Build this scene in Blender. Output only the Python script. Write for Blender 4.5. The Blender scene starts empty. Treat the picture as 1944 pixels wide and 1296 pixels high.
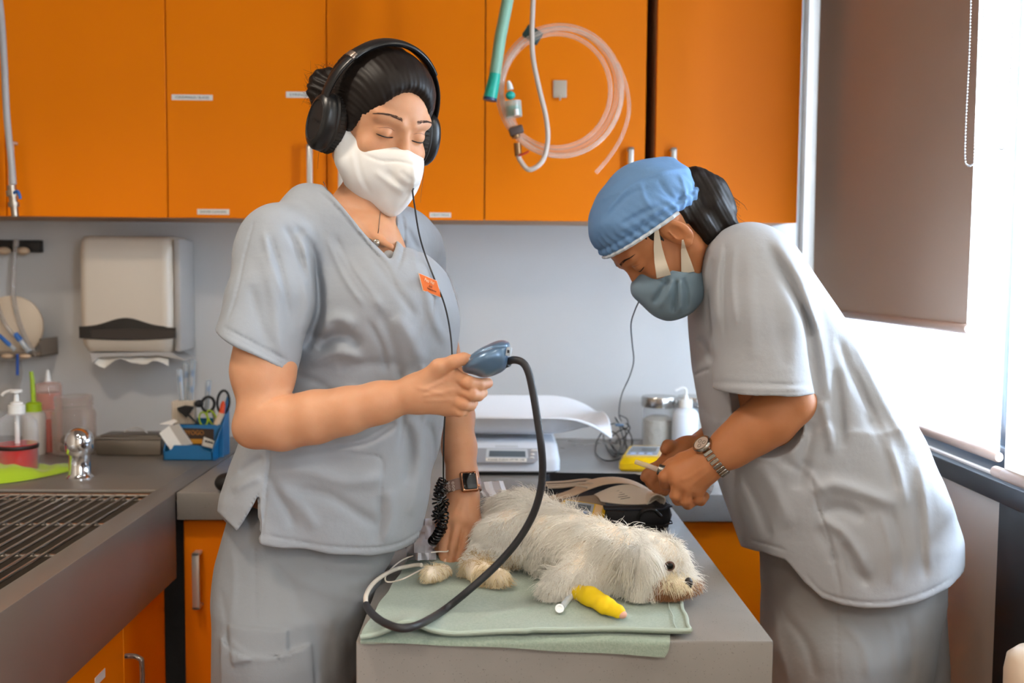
import bpy, bmesh, math, random
import numpy as np
from mathutils import Matrix, Vector

# ------------------------------------------------------------------ camera, world, lights, exposure
SC = bpy.context.scene
COL = SC.collection
F = 1890.0
CAM_Z = 1.42
YAW, PITCH, ROLL = math.radians(1.0), math.radians(3.865), math.radians(0.45)
fwd = Vector((math.sin(YAW)*math.cos(PITCH), math.cos(YAW)*math.cos(PITCH), -math.sin(PITCH)))
rgt = Vector((math.cos(YAW), -math.sin(YAW), 0))
upv = rgt.cross(fwd)
R0 = Matrix((rgt, upv, -fwd)).transposed()
RC = R0 @ Matrix.Rotation(ROLL, 3, 'Z')
cam_data = bpy.data.cameras.new('camera')
cam = bpy.data.objects.new('camera', cam_data)
COL.objects.link(cam)
cam.matrix_world = Matrix.Translation((0, 0, CAM_Z)) @ RC.to_4x4()
cam_data.sensor_width = 36
cam_data.lens = F/1944*36
cam_data.clip_start = 0.05
cam_data.dof.use_dof = True
cam_data.dof.focus_distance = 1.66
cam_data.dof.aperture_fstop = 3.6
SC.camera = cam

SC.view_settings.view_transform = 'Standard'
SC.view_settings.look = 'None'
SC.view_settings.gamma = 1
SC.view_settings.use_curve_mapping = False
SC.view_settings.exposure = 0.13

world = bpy.data.worlds.new('world')
SC.world = world
world.use_nodes = True
_bg = world.node_tree.nodes['Background']
_bg.inputs[0].default_value = (0.80, 0.90, 1.0, 1)
_bg.inputs[1].default_value = 5.0

def area(name, loc, target, size, power, color, sy=None):
    d = bpy.data.lights.new(name, 'AREA')
    d.shape = 'RECTANGLE'; d.size = size; d.size_y = sy or size
    d.energy = power; d.color = color
    o = bpy.data.objects.new(name, d); COL.objects.link(o)
    o.location = loc
    o.rotation_euler = (Vector(target)-Vector(loc)).to_track_quat('-Z', 'Y').to_euler()
    return o
# warm ceiling downlights in a row, and the cool daylight standing outside the long window
def downlight(x, y, power, cone=132, tgt=None):
    d = bpy.data.lights.new('ceiling_downlight', 'SPOT'); d.energy = power; d.color = (1.0, 0.87, 0.72)
    d.spot_size = math.radians(cone); d.spot_blend = 0.35; d.shadow_soft_size = 0.09
    o = bpy.data.objects.new('ceiling_downlight', d); COL.objects.link(o); o.location = (x, y, 2.66)
    if tgt: o.rotation_euler = (Vector(tgt)-Vector((x, y, 2.66))).to_track_quat('-Z', 'Y').to_euler()
    return o
for x, y, p in ((-0.9, 1.2, 48), (0.95, 1.15, 24), (0.0, 0.7, 12), (-0.45, -0.75, 55), (0.6, -0.75, 35)):
    downlight(x, y, p)
area('daylight_outside', (2.2, 1.3, 1.7), (0.0, 1.7, 1.25), 3.4, 1250, (0.66, 0.82, 1.0), 1.6)
area('fill_light_added_window', (1.7, -1.12, 1.95), (-0.3, 1.4, 1.25), 1.0, 410, (0.80, 0.91, 1.0), 1.3)  # added fill lamp outside an added window, brightens the woman's front

# ------------------------------------------------------------------ pixel + depth -> point on a plane Y
def P(px, py, Y):
    v = RC @ Vector(((px-972)/F, (648-py)/F, -1.0))
    t = Y/v.y
    return Vector((v.x*t, Y, CAM_Z+v.z*t))
def PX(px, py, X):
    v = RC @ Vector(((px-972)/F, (648-py)/F, -1.0))
    t = X/v.x
    return Vector((X, v.y*t, CAM_Z+v.z*t))
def PZ(px, py, Z=0.90):
    v = RC @ Vector(((px-972)/F, (648-py)/F, -1.0))
    t = (Z-CAM_Z)/v.z
    return Vector((v.x*t, v.y*t, Z))
TOP = 0.90

# ------------------------------------------------------------------ materials
def lin(c):
    if isinstance(c, str):
        c = [int(c[i:i+2], 16)/255 for i in (0, 2, 4)]
    return tuple(x/12.92 if x <= 0.04045 else ((x+0.055)/1.055)**2.4 for x in c[:3]) + (1,)
MATS = {}
def mat(name, col, rough=0.5, metal=0.0, noise=None, bump=None, trans=0.0, spec=None, sheen=0.0, sss=0.0, coat=0.0, ior=None, alpha=1.0, aniso=0.0):
    """noise=(scale, second colour, contrast); bump=(scale, strength, distance)"""
    if name in MATS: return MATS[name]
    m = bpy.data.materials.new(name); m.use_nodes = True
    nt = m.node_tree; b = nt.nodes['Principled BSDF']
    b.inputs['Base Color'].default_value = lin(col)
    b.inputs['Roughness'].default_value = rough
    b.inputs['Metallic'].default_value = metal
    b.inputs['Transmission Weight'].default_value = trans
    b.inputs['Alpha'].default_value = alpha
    if spec is not None: b.inputs['Specular IOR Level'].default_value = spec
    if ior: b.inputs['IOR'].default_value = ior
    if aniso: b.inputs['Anisotropic'].default_value = aniso
    b.inputs['Sheen Weight'].default_value = sheen
    b.inputs['Coat Weight'].default_value = coat
    b.inputs['Coat Roughness'].default_value = 0.15
    if sss:
        b.inputs['Subsurface Weight'].default_value = sss
        b.inputs['Subsurface Radius'].default_value = (0.012, 0.005, 0.003)
        b.inputs['Subsurface Scale'].default_value = 0.6
    tc = nt.nodes.new('ShaderNodeTexCoord')
    if noise:
        n = nt.nodes.new('ShaderNodeTexNoise'); sc = noise[0]
        if isinstance(sc, tuple):
            mp = nt.nodes.new('ShaderNodeMapping'); mp.inputs['Scale'].default_value = sc
            nt.links.new(tc.outputs['Object'], mp.inputs[0]); nt.links.new(mp.outputs[0], n.inputs['Vector'])
            n.inputs['Scale'].default_value = 1.0
        else:
            nt.links.new(tc.outputs['Object'], n.inputs['Vector']); n.inputs['Scale'].default_value = sc
        n.inputs['Detail'].default_value = 4
        r = nt.nodes.new('ShaderNodeValToRGB')
        c = noise[2] if len(noise) > 2 else 0.2
        r.color_ramp.elements[0].position = 0.5-c; r.color_ramp.elements[1].position = 0.5+c
        r.color_ramp.elements[0].color = lin(col); r.color_ramp.elements[1].color = lin(noise[1])
        nt.links.new(n.outputs[0], r.inputs[0]); nt.links.new(r.outputs[0], b.inputs['Base Color'])
    if bump:
        n = nt.nodes.new('ShaderNodeTexNoise'); sc = bump[0]
        if isinstance(sc, tuple):
            mp = nt.nodes.new('ShaderNodeMapping'); mp.inputs['Scale'].default_value = sc
            nt.links.new(tc.outputs['Object'], mp.inputs[0]); nt.links.new(mp.outputs[0], n.inputs['Vector'])
            n.inputs['Scale'].default_value = 1.0
        else:
            nt.links.new(tc.outputs['Object'], n.inputs['Vector']); n.inputs['Scale'].default_value = sc
        n.inputs['Detail'].default_value = 3
        bp = nt.nodes.new('ShaderNodeBump'); bp.inputs['Strength'].default_value = bump[1]
        bp.inputs['Distance'].default_value = bump[2] if len(bump) > 2 else 0.002
        nt.links.new(n.outputs[0], bp.inputs['Height']); nt.links.new(bp.outputs[0], b.inputs['Normal'])
    MATS[name] = m
    return m
def speckle(m, scale, col, thr=0.12):
    """small round flecks mixed over the base colour"""
    nt = m.node_tree; b = nt.nodes['Principled BSDF']
    tc = nt.nodes.new('ShaderNodeTexCoord'); v = nt.nodes.new('ShaderNodeTexVoronoi')
    v.inputs['Scale'].default_value = scale
    nt.links.new(tc.outputs['Object'], v.inputs['Vector'])
    n2 = nt.nodes.new('ShaderNodeTexNoise'); n2.inputs['Scale'].default_value = scale*0.45
    nt.links.new(tc.outputs['Object'], n2.inputs['Vector'])
    mu = nt.nodes.new('ShaderNodeMath'); mu.operation = 'MULTIPLY'; mu.inputs[1].default_value = 2*thr
    nt.links.new(n2.outputs[0], mu.inputs[0])
    lt = nt.nodes.new('ShaderNodeMath'); lt.operation = 'LESS_THAN'
    nt.links.new(v.outputs['Distance'], lt.inputs[0]); nt.links.new(mu.outputs[0], lt.inputs[1])
    mx = nt.nodes.new('ShaderNodeMix'); mx.data_type = 'RGBA'
    mx.inputs[7].default_value = lin(col)
    lk = b.inputs['Base Color'].links
    if lk: nt.links.new(lk[0].from_socket, mx.inputs[6])
    else: mx.inputs[6].default_value = b.inputs['Base Color'].default_value
    nt.links.new(lt.outputs[0], mx.inputs[0]); nt.links.new(mx.outputs[2], b.inputs['Base Color'])
    return m
def translucent(name, col, f=0.5, alpha=1.0, bump=None):
    m = mat(name, col, 0.8, bump=bump)
    nt = m.node_tree; b = nt.nodes['Principled BSDF']; out = nt.nodes['Material Output']
    t = nt.nodes.new('ShaderNodeBsdfTranslucent'); t.inputs[0].default_value = lin(col)
    mx = nt.nodes.new('ShaderNodeMixShader'); mx.inputs[0].default_value = f
    nt.links.new(b.outputs[0], mx.inputs[1]); nt.links.new(t.outputs[0], mx.inputs[2])
    if alpha < 1:
        tr = nt.nodes.new('ShaderNodeBsdfTransparent'); m2 = nt.nodes.new('ShaderNodeMixShader')
        m2.inputs[0].default_value = alpha
        nt.links.new(tr.outputs[0], m2.inputs[1]); nt.links.new(mx.outputs[0], m2.inputs[2])
        nt.links.new(m2.outputs[0], out.inputs[0])
    else: nt.links.new(mx.outputs[0], out.inputs[0])
    return m
def clear(name, col, alpha=0.25, rough=0.08):
    """thin clear plastic or glass: mostly see-through with a glossy skin"""
    if name in MATS: return MATS[name]
    m = bpy.data.materials.new(name); m.use_nodes = True; nt = m.node_tree
    b = nt.nodes['Principled BSDF']; out = nt.nodes['Material Output']
    b.inputs['Base Color'].default_value = lin(col); b.inputs['Roughness'].default_value = rough
    b.inputs['Specular IOR Level'].default_value = 0.9
    tr = nt.nodes.new('ShaderNodeBsdfTransparent'); tr.inputs[0].default_value = tuple(0.86+0.14*c for c in lin(col)[:3])+(1,)
    lw = nt.nodes.new('ShaderNodeLayerWeight'); lw.inputs[0].default_value = 0.35
    ma = nt.nodes.new('ShaderNodeMath'); ma.operation = 'MULTIPLY_ADD'; ma.inputs[1].default_value = 0.5; ma.inputs[2].default_value = alpha
    ma.use_clamp = True
    mx = nt.nodes.new('ShaderNodeMixShader')
    nt.links.new(lw.outputs['Facing'], ma.inputs[0]); nt.links.new(ma.outputs[0], mx.inputs[0])
    nt.links.new(tr.outputs[0], mx.inputs[1]); nt.links.new(b.outputs[0], mx.inputs[2])
    nt.links.new(mx.outputs[0], out.inputs[0])
    MATS[name] = m
    return m

orange = mat('orange_laminate', 'f07e00', 0.46, bump=(900, 0.02, 0.0005), spec=0.15)
quartz = speckle(mat('grey_quartz', '918c88', 0.24, noise=(9, '87837e', 0.3)), 260, '4a443f', 0.10)
steel = mat('brushed_steel', '928b83', 0.42, 0.6, bump=((4, 260, 260), 0.06, 0.0004))
steel_dull = mat('worn_steel', '8d857c', 0.38, 0.9)
chrome = mat('chrome', 'e8e8ea', 0.06, 1.0)
handle_m = mat('satin_handle', 'd4d0ca', 0.3, 0.6)
white_pl = mat('white_plastic', 'e9e6e1', 0.32)
black_pl = mat('black_plastic', '0e0e10', 0.42)
black_soft = mat('black_rubber', '141415', 0.6)
wall_m = mat('wall_laminate', 'c9c7c5', 0.5, bump=((160, 160, 12), 0.12, 0.0008))
paper = mat('paper', 'e8e2d8', 0.7)
clear_m = clear('clear_plastic', 'e8e4de', 0.10)
glass_m = clear('jar_glass', 'e6ecf2', 0.03, 0.04)
navy = mat('ink', '2a2c34', 0.7)
grey_ink = mat('grey_ink', '6c655c', 0.7)

# ------------------------------------------------------------------ object helpers
def tag(o, label=None, cat=None, group=None, kind=None):
    if label: o['label'] = label
    if cat: o['category'] = cat
    if group: o['group'] = group
    if kind: o['kind'] = kind
    return o
def thing(name, label, cat, loc=(0, 0, 0), group=None):
    o = bpy.data.objects.new(name, None); o.empty_display_size = 0.03
    COL.objects.link(o); o.location = loc
    return tag(o, label, cat, group)
def world_loc(o):
    v = Vector((0, 0, 0))
    while o: v += o.location; o = o.parent
    return v
def link(name, me, m, parent=None, label=None, loc=None):
    """me holds world coordinates; the object's origin goes to its parent's origin, or loc"""
    o = bpy.data.objects.new(name, me)
    if m is not None and not me.materials: me.materials.append(m)
    COL.objects.link(o)
    if parent is not None:
        off = world_loc(parent); o.parent = parent
        me.transform(Matrix.Translation(-off))
    else:
        if loc is None:
            n = len(me.vertices); co = np.empty(n*3, np.float32); me.vertices.foreach_get('co', co); co = co.reshape(-1, 3)
            lo, hi = co.min(0), co.max(0)
            loc = ((lo[0]+hi[0])/2, (lo[1]+hi[1])/2, lo[2])
        loc = Vector([float(x) for x in loc])
        me.transform(Matrix.Translation(-loc)); o.location = loc
    if label: o['label'] = label
    return o
def catmull(pts, n=8, closed=False):
    pts = [Vector(p) for p in pts]; out = []; N = len(pts)
    rng = range(N if closed else N-1)
    for i in rng:
        if closed: p0, p1, p2, p3 = pts[i-1], pts[i], pts[(i+1) % N], pts[(i+2) % N]
        else: p0, p1, p2, p3 = pts[max(i-1, 0)], pts[i], pts[i+1], pts[min(i+2, N-1)]
        for j in range(n):
            t = j/n
            out.append(0.5*((2*p1)+(-p0+p2)*t+(2*p0-5*p1+4*p2-p3)*t*t+(-p0+3*p1-3*p2+p3)*t**3))
    if not closed: out.append(pts[-1].copy())
    return out
class MB:
    def __init__(s, M=None): s.bm = bmesh.new(); s.M = M or Matrix.Identity(4)
    def _x(s, vs): 
        for v in vs: v.co = s.M @ v.co
    def box(s, lo, hi, bev=0.0, seg=2, M=None):
        lo, hi = Vector(lo), Vector(hi)
        r = bmesh.ops.create_cube(s.bm, size=1.0); vs = r['verts']
        for v in vs:
            v.co = Vector((lo[i]+(v.co[i]+0.5)*(hi[i]-lo[i]) for i in range(3)))
        if bev > 0:
            es = list({e for v in vs for e in v.link_edges})
            r = bmesh.ops.bevel(s.bm, geom=es, offset=bev, segments=seg, affect='EDGES', profile=0.5)
            vs = list({v for f in r['faces'] for v in f.verts} | {v for v in vs if v.is_valid})
        if M: 
            for v in vs: v.co = M @ v.co
        s._x(vs); return s
    def tube(s, pts, r, n=10, cap=True, closed=False, r2=None):
        pts = [Vector(p) for p in pts]; N = len(pts)
        up = None; rings = []
        for i, p in enumerate(pts):
            if closed: d = (pts[(i+1) % N]-pts[i-1])
            else: d = (pts[min(i+1, N-1)]-pts[max(i-1, 0)])
            d.normalize()
            if up is None:
                up = Vector((0, 0, 1)) if abs(d.z) < 0.9 else Vector((1, 0, 0))
            up = (up-d*up.dot(d)).normalized(); sd = d.cross(up)
            rr = r[i] if isinstance(r, (list, tuple)) else (r if r2 is None else r+(r2-r)*i/(N-1))
            rings.append([s.bm.verts.new(s.M @ (p+(up*math.cos(2*math.pi*k/n)+sd*math.sin(2*math.pi*k/n))*rr)) for k in range(n)])
        for i in range(N if closed else N-1):
            a, b = rings[i], rings[(i+1) % N]
            for k in range(n): s.bm.faces.new((a[k], a[(k+1) % n], b[(k+1) % n], b[k]))
        if cap and not closed:
            s.bm.faces.new(rings[0][::-1]); s.bm.faces.new(rings[-1])
        return s
    def cyl(s, a, b, r, r2=None, n=24): return s.tube([a, b], r, n, r2=r2 if r2 is not None else r)
    def lathe(s, o, prof, n=32, axis='Z', M=None):
        """prof: (radius, height) pairs"""
        o = Vector(o); rings = []
        for (r, h) in prof:
            if r < 1e-6: 
                rings.append([s.bm.verts.new(Vector((0, 0, h)))])
            else: rings.append([s.bm.verts.new(Vector((r*math.cos(2*math.pi*k/n), r*math.sin(2*math.pi*k/n), h))) for k in range(n)])
        for a, b in zip(rings, rings[1:]):
            for k in range(n):
                k2 = (k+1) % n
                if len(a) == 1 and len(b) > 1: s.bm.faces.new((a[0], b[k], b[k2]))
                elif len(b) == 1 and len(a) > 1: s.bm.faces.new((a[k], b[0], a[k2]))
                elif len(a) > 1: s.bm.faces.new((a[k], a[k2], b[k2], b[k]))
        for rg in rings:
            for v in rg:
                c = v.co
                if axis == 'Y': c = Vector((c.x, c.z, -c.y))
                if axis == 'X': c = Vector((c.z, c.x, c.y))
                if M: c = M @ c
                v.co = s.M @ (c+o)
        return s
    def prism(s, pts, d, cap=True):
        """pts: planar loop of 3D points; d: thickness vector"""
        d = Vector(d); a = [s.bm.verts.new(s.M @ Vector(p)) for p in pts]; b = [s.bm.verts.new(s.M @ (Vector(p)+d)) for p in pts]
        n = len(a)
        s.bm.faces.new(a[::-1]); s.bm.faces.new(b)
        for k in range(n): s.bm.faces.new((a[k], a[(k+1) % n], b[(k+1) % n], b[k]))
        return s
    def sph(s, c, r, n=20, sc=(1, 1, 1), M=None):
        rr = bmesh.ops.create_uvsphere(s.bm, u_segments=n, v_segments=n//2+1, radius=r)
        for v in rr['verts']:
            p = Vector((v.co.x*sc[0], v.co.y*sc[1], v.co.z*sc[2]))
            if M: p = M @ p
            v.co = s.M @ (p+Vector(c))
        return s
    def grid(s, rows, thick=0.0):
        """rows: list of rows of points"""
        vs = [[s.bm.verts.new(s.M @ Vector(p)) for p in r] for r in rows]
        for i in range(len(vs)-1):
            for j in range(len(vs[0])-1):
                s.bm.faces.new((vs[i][j], vs[i][j+1], vs[i+1][j+1], vs[i+1][j]))
        if thick:
            bmesh.ops.recalc_face_normals(s.bm, faces=s.bm.faces)
            bmesh.ops.solidify(s.bm, geom=s.bm.faces[:], thickness=thick)
        return s
    def build(s, name, m, parent=None, smooth=40, label=None, loc=None):
        bmesh.ops.recalc_face_normals(s.bm, faces=s.bm.faces)
        me = bpy.data.meshes.new(name); s.bm.to_mesh(me); s.bm.free()
        if smooth:
            me.shade_smooth(); me.set_sharp_from_angle(angle=math.radians(smooth))
        return link(name, me, m, parent, label, loc)
def text(body, size, M, m, name, parent, depth=0.0004, fit=None, bold=0.0):
    """fit=(w,h) squeezes the lettering to that size; M maps the text plane (x right, y up) to the world"""
    c = bpy.data.curves.new(name, 'FONT'); c.body = body; c.size = size; c.align_x = 'CENTER'; c.align_y = 'CENTER'
    c.extrude = depth; c.offset = bold; c.resolution_u = 3
    o = bpy.data.objects.new('tmp', c); COL.objects.link(o)
    dg = bpy.context.evaluated_depsgraph_get(); dg.update()
    me = bpy.data.meshes.new_from_object(o.evaluated_get(dg)); me.name = name
    COL.objects.unlink(o); bpy.data.objects.remove(o); bpy.data.curves.remove(c)
    if fit and len(me.vertices):
        co = np.array([v.co[:] for v in me.vertices]); lo, hi = co.min(0), co.max(0)
        cx, cy = (lo[0]+hi[0])/2, (lo[1]+hi[1])/2
        sx = fit[0]/max(hi[0]-lo[0], 1e-6); sy = fit[1]/max(hi[1]-lo[1], 1e-6)
        me.transform(Matrix.Diagonal((sx, sy, 1, 1)) @ Matrix.Translation((-cx, -cy, 0)))
    me.transform(M)
    return link(name, me, m, parent)
def frame(o, x, y):
    """matrix with origin o, x axis and (about) y axis given"""
    x = Vector(x).normalized(); y = Vector(y); z = x.cross(y).normalized(); y = z.cross(x)
    m = Matrix((x, y, z)).transposed().to_4x4(); m.translation = Vector(o)
    return m
# ================================================================== THE SETTING
WY, WX, CH = 3.14, 1.0, 2.70          # back wall, right wall, ceiling
LX, BY = -1.95, -1.6
def struct(mb, name, m, **k):
    o = mb.build(name, m, **k); o['kind'] = 'structure'; return o
floor_m = mat('floor_vinyl', '716a61', 0.45, noise=(14, '655e56', 0.25))
struct(MB().box((LX-.1, BY-.1, -0.1), (WX+.1, WY+.1, 0)), 'floor', floor_m, smooth=0)
ceil_m = mat('ceiling_paint', '8f877d', 0.8)
struct(MB().box((LX-.1, BY-.1, CH), (WX+.1, WY+.1, CH+.1)), 'ceiling', ceil_m, smooth=0)
struct(MB().box((LX-.1, WY, 0), (WX+.1, WY+.1, CH)), 'wall_back', wall_m, smooth=0)
struct(MB().box((LX-.1, BY, 0), (LX, WY, CH)), 'wall_left', mat('wall_paint_warm', 'a3917d', 0.7), smooth=0)
struct(MB().box((LX-.1, BY-.1, 0), (WX+.1, BY, CH)), 'wall_front', mat('wall_paint_warm', 'a3917d', 0.7), smooth=0)
# right wall: solid below the sill, above the head, and a narrow pier at the corner
sill_z, head_z, win_y0, win_y1 = 1.03, 2.55, 0.15, 3.0
board = mat('sill_board', 'd2c2b4', 0.45, noise=(3, 'c8b8aa', 0.3))
mb = MB()
mb.box((WX, BY, 0), (WX+.1, WY, sill_z)).box((WX, BY, head_z), (WX+.1, WY, CH))
mb.box((WX, win_y1, sill_z), (WX+.1, WY, head_z)).box((WX, -.65, sill_z), (WX+.1, win_y0, head_z)).box((WX, BY, sill_z), (WX+.1, -1.5, head_z))
struct(mb, 'wall_right', board, smooth=0)
dark_frame = mat('dark_window_frame', '2f3944', 0.35, 0.3)
# window frame with its panes
w = MB()
w.box((WX+.012, win_y0, sill_z-.005), (WX+.075, win_y1, sill_z+.055), .003)
w.box((WX+.012, win_y0, head_z-.05), (WX+.075, win_y1, head_z), .003)
for y in (win_y0, 1.02, 1.93, win_y1-.05):
    w.box((WX+.02, y, sill_z+.05), (WX+.07, y+.045, head_z-.05), .003)
wo = struct(w, 'window_1', dark_frame)
pane = clear('window_glass', 'f2f8ff', 0.02, 0.02)
MB().box((WX+.04, win_y0+.02, sill_z+.05), (WX+.046, win_y1-.02, head_z-.05)).build('pane', pane, wo, smooth=0)
w2f = MB()  # unseen window added behind the camera to let front fill light in
w2f.box((WX+.012, -1.5, sill_z-.005), (WX+.075, -.65, sill_z+.05), .003).box((WX+.012, -1.5, head_z-.05), (WX+.075, -.65, head_z), .003)
w2f.box((WX+.02, -1.5, sill_z), (WX+.07, -1.45, head_z), .003).box((WX+.02, -.70, sill_z), (WX+.07, -.65, head_z), .003)
wo2 = struct(w2f, 'fill_window', dark_frame)
MB().box((WX+.04, -1.46, sill_z+.04), (WX+.046, -.69, head_z-.04)).build('pane', pane, wo2, smooth=0)
struct(MB().box((WX-.022, -.4, sill_z-.045), (WX+.012, WY-.03, sill_z-.004), .004), 'trim_1', mat('black_trim', '1b1b1f', 0.45))
struct(MB().box((WX-.018, 1.55, 0), (WX+.002, 1.893, sill_z-.045), .002), 'trim_2', mat('black_trim', '1b1b1f', 0.45))
# pale vertical post in the corner next to the window
struct(MB().box((.958, 3.10, 1.3), (.999, WY, CH), .003), 'trim_3', mat('pale_post', 'd8d4ce', 0.5))

# ================================================================== WALL CABINETS
CY, CB, CT = 2.81, P(1000, 419, 2.81).z, 2.62
under_m = mat('cabinet_carcass', 'b98c66', 0.55)
def cabx(px): return P(px, 250, CY).x
LBL = {}
def d_handle(parent, x, z0, z1, yf, w=0.016, out=0.032, name='handle'):
    t = 0.009
    mb = MB()
    mb.box((x-w/2, yf-out, z0), (x+w/2, yf-out+t, z1), .003)
    mb.box((x-w/2, yf-out, z1-t), (x+w/2, yf, z1), .003).box((x-w/2, yf-out, z0), (x+w/2, yf, z0+t), .003)
    return mb.build(name, handle_m, parent)
def sticker(parent, px, py, w, h, words, Y):
    c = P(px, py, Y)
    k = Y/F
    W, H = w*k, h*k
    s = MB().box((c.x-W/2, Y-.0009, c.z-H/2), (c.x+W/2, Y-.0001, c.z+H/2)).build('label_sticker', paper, parent, smooth=0)
    M = frame((c.x, Y-.0012, c.z), (1, 0, 0), (0, 0, 1))
    text(words, .01, M, grey_ink, 'lettering', parent, fit=(W*.82, H*.42))
def cabinet(label, x0, x1, doors, handles, name='wall_cabinet'):
    """doors: list of (xa, xb); handles: x per door or None"""
    t = thing(name, label, 'cabinet', ((x0+x1)/2, CY+.16, CB), 'orange wall cabinets')
    mb = MB(); th = .018
    mb.box((x0, CY+.021, CB+.004), (x0+th, WY-.002, CT)).box((x1-th, CY+.021, CB+.004), (x1, WY-.002, CT))
    mb.box((x0+th, CY+.021, CB+.004), (x1-th, WY-.002, CB+.022)).box((x0+th, CY+.021, CT-.018), (x1-th, WY-.002, CT))
    mb.build('carcass', under_m, t, smooth=0)
    ds = []
    for (a, b), hx in zip(doors, handles):
        d = MB().box((a+.0015, CY, CB), (b-.0015, CY+.019, CT), .0012, 1).build('door', orange, t)
        if hx is not None: d_handle(d, hx, *HZ, CY)
        ds.append(d)
    return t, ds
HZ = (P(600, 396, CY-.03).z, P(600, 273, CY-.03).z)
xs = [cabx(p) for p in (-300, 9, 316.5, 620, 920.5, 1226)]
cA, dA = cabinet('orange wall cabinet far left, beside the tall wall hose', xs[0], xs[2], [(xs[0], xs[1]), (xs[1], xs[2])], [xs[1]-.03, cabx(29)])
cB, dB = cabinet('orange wall cabinet behind the woman wearing headphones, white stickers on its left door', xs[2]+.0005, xs[4], [(xs[2], xs[3]), (xs[3], xs[4])], [cabx(591), cabx(650)])
cC, dC = cabinet('orange wall cabinet behind the hanging coil of clear tubing', xs[4]+.0005, xs[5], [(xs[4], xs[5])], [cabx(1196)])
x0, x1 = cabx(1244), cabx(1518)
cD, dD = cabinet('orange wall cabinet at right, above the person in the blue cap', x0, x1, [(x0, x1)], [cabx(1277)])
sticker(dB[0], 365, 185, 76, 10, 'CONSUMABLES / BLADES', CY)
sticker(dB[0], 582, 180, 76, 11, 'SYRINGE CASES', CY)
sticker(dB[0], 405, 402, 60, 10, 'SHAVER CLEANERS', CY)
sticker(dB[1], 836, 408, 40, 9, 'HEAT PADS', CY)
# adhesive hook on the third cabinet's door
h = thing('adhesive_hook', 'translucent white adhesive hook stuck on the orange door inside the tube coil', 'hook', P(1063, 185, CY))
M = frame(P(1063, 169, CY-.0035), (1, 0, 0), (0, 0, 1))
MB().box((-.019, -.024, -.002), (.019, .024, .003), .002, M=M).build('plate', mat('frosted_plastic', 'cdbba4', 0.3, alpha=.85), h)
p = P(1063, 184, CY-.006)
MB().tube(catmull([p+Vector((0, 0, .006)), p+Vector((0, -.004, -.006)), p+Vector((0, -.012, -.009)), p+Vector((0, -.014, -.001))]), .0022).build('hook_arm', mat('frosted_plastic', 'cdbba4', 0.3), h)
# open gap between two cabinets: a black sheet gives its shade, racking in front
gx0, gx1 = xs[5]+.001, x0-.001
g = thing('cabinet_gap', 'dark open gap with a metal bracket between two orange cabinets, its shade a black sheet', 'panel', (gx0, WY-.1, CB))
MB().box((gx0, WY-.06, CB+.01), (gx1, WY-.004, CT)).build('gap_shade_sheet', mat('gap_shade_black', '0c0b0b', 0.6), g, smooth=0)
a, b = P(1231, 110, WY-.1), P(1229, 182, WY-.1)
MB().tube([a, b], .004, 8).build('rod', steel, g)
MB().box((gx0+.002, WY-.11, b.z-.02), (gx1-.002, WY-.058, b.z), .002).build('bracket', steel_dull, g)

# ================================================================== COUNTERS AND BASE UNITS
CF = PZ(1100, 938).y            # front edge of the back counter
PXL, PXR = PZ(700, 1150).x, PZ(1360, 1072).x
PF = PZ(1070, 1215).y
SX = -.75
slab = .075
pn = MB().box((PXL, PF, TOP-.24), (PXR, CF+.001, TOP), .004)
pen = pn.build('peninsula_worktop', quartz)
tag(pen, 'grey speckled stone worktop jutting toward the viewer, under the dog and towel', 'worktop')
base_p = MB().box((PXL+.03, PF+.05, .08), (PXR-.02, CF-.03, TOP-.24), .002).build('peninsula_cabinet', orange)
tag(base_p, 'orange base unit carrying the stone worktop the dog lies on', 'cabinet')
bc = MB()
bc.box((SX+.001, CF+.002, TOP-.066), (WX-.003, WY-.002, TOP), .003)
bco = tag(bc.build('back_worktop', quartz), 'grey stone worktop along the back wall, under the baby scale', 'worktop')
# base cabinet left segment with long handle, and right of the peninsula
def base_cab(label, x0, x1, hx, hz, group='orange base cabinets'):
    t = thing('base_cabinet', label, 'cabinet', ((x0+x1)/2, CF+.3, 0), group)
    MB().box((x0, CF+.055, .08), (x1, WY-.03, TOP-.068)).build('carcass', under_m, t, smooth=0)
    d = MB().box((x0+.003, CF+.034, .09), (x1-.003, CF+.053, TOP-.075), .0015, 1).build('door', orange, t)
    if hx is not None: d_handle(d, hx, hz[0], hz[1], CF+.034, .018, .034)
    MB().box((x0, CF+.08, 0), (x1, CF+.1, .08)).build('plinth', black_pl, t, smooth=0)
    return t
hz = (P(370, 1158, CF).z, P(370, 1050, CF).z)
base_cab('orange base cabinet with a vertical handle, between the sink and the woman', SX+.004, SX+.45, P(371, 1100, CF).x, hz)
base_cab('orange base cabinet hidden behind the woman and the stone worktop', SX+.453, PXR+.02, None, hz)
base_cab('orange base cabinet right of the stone worktop, below the watch hand', PXR+.023, WX-.005, None, hz)

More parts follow.
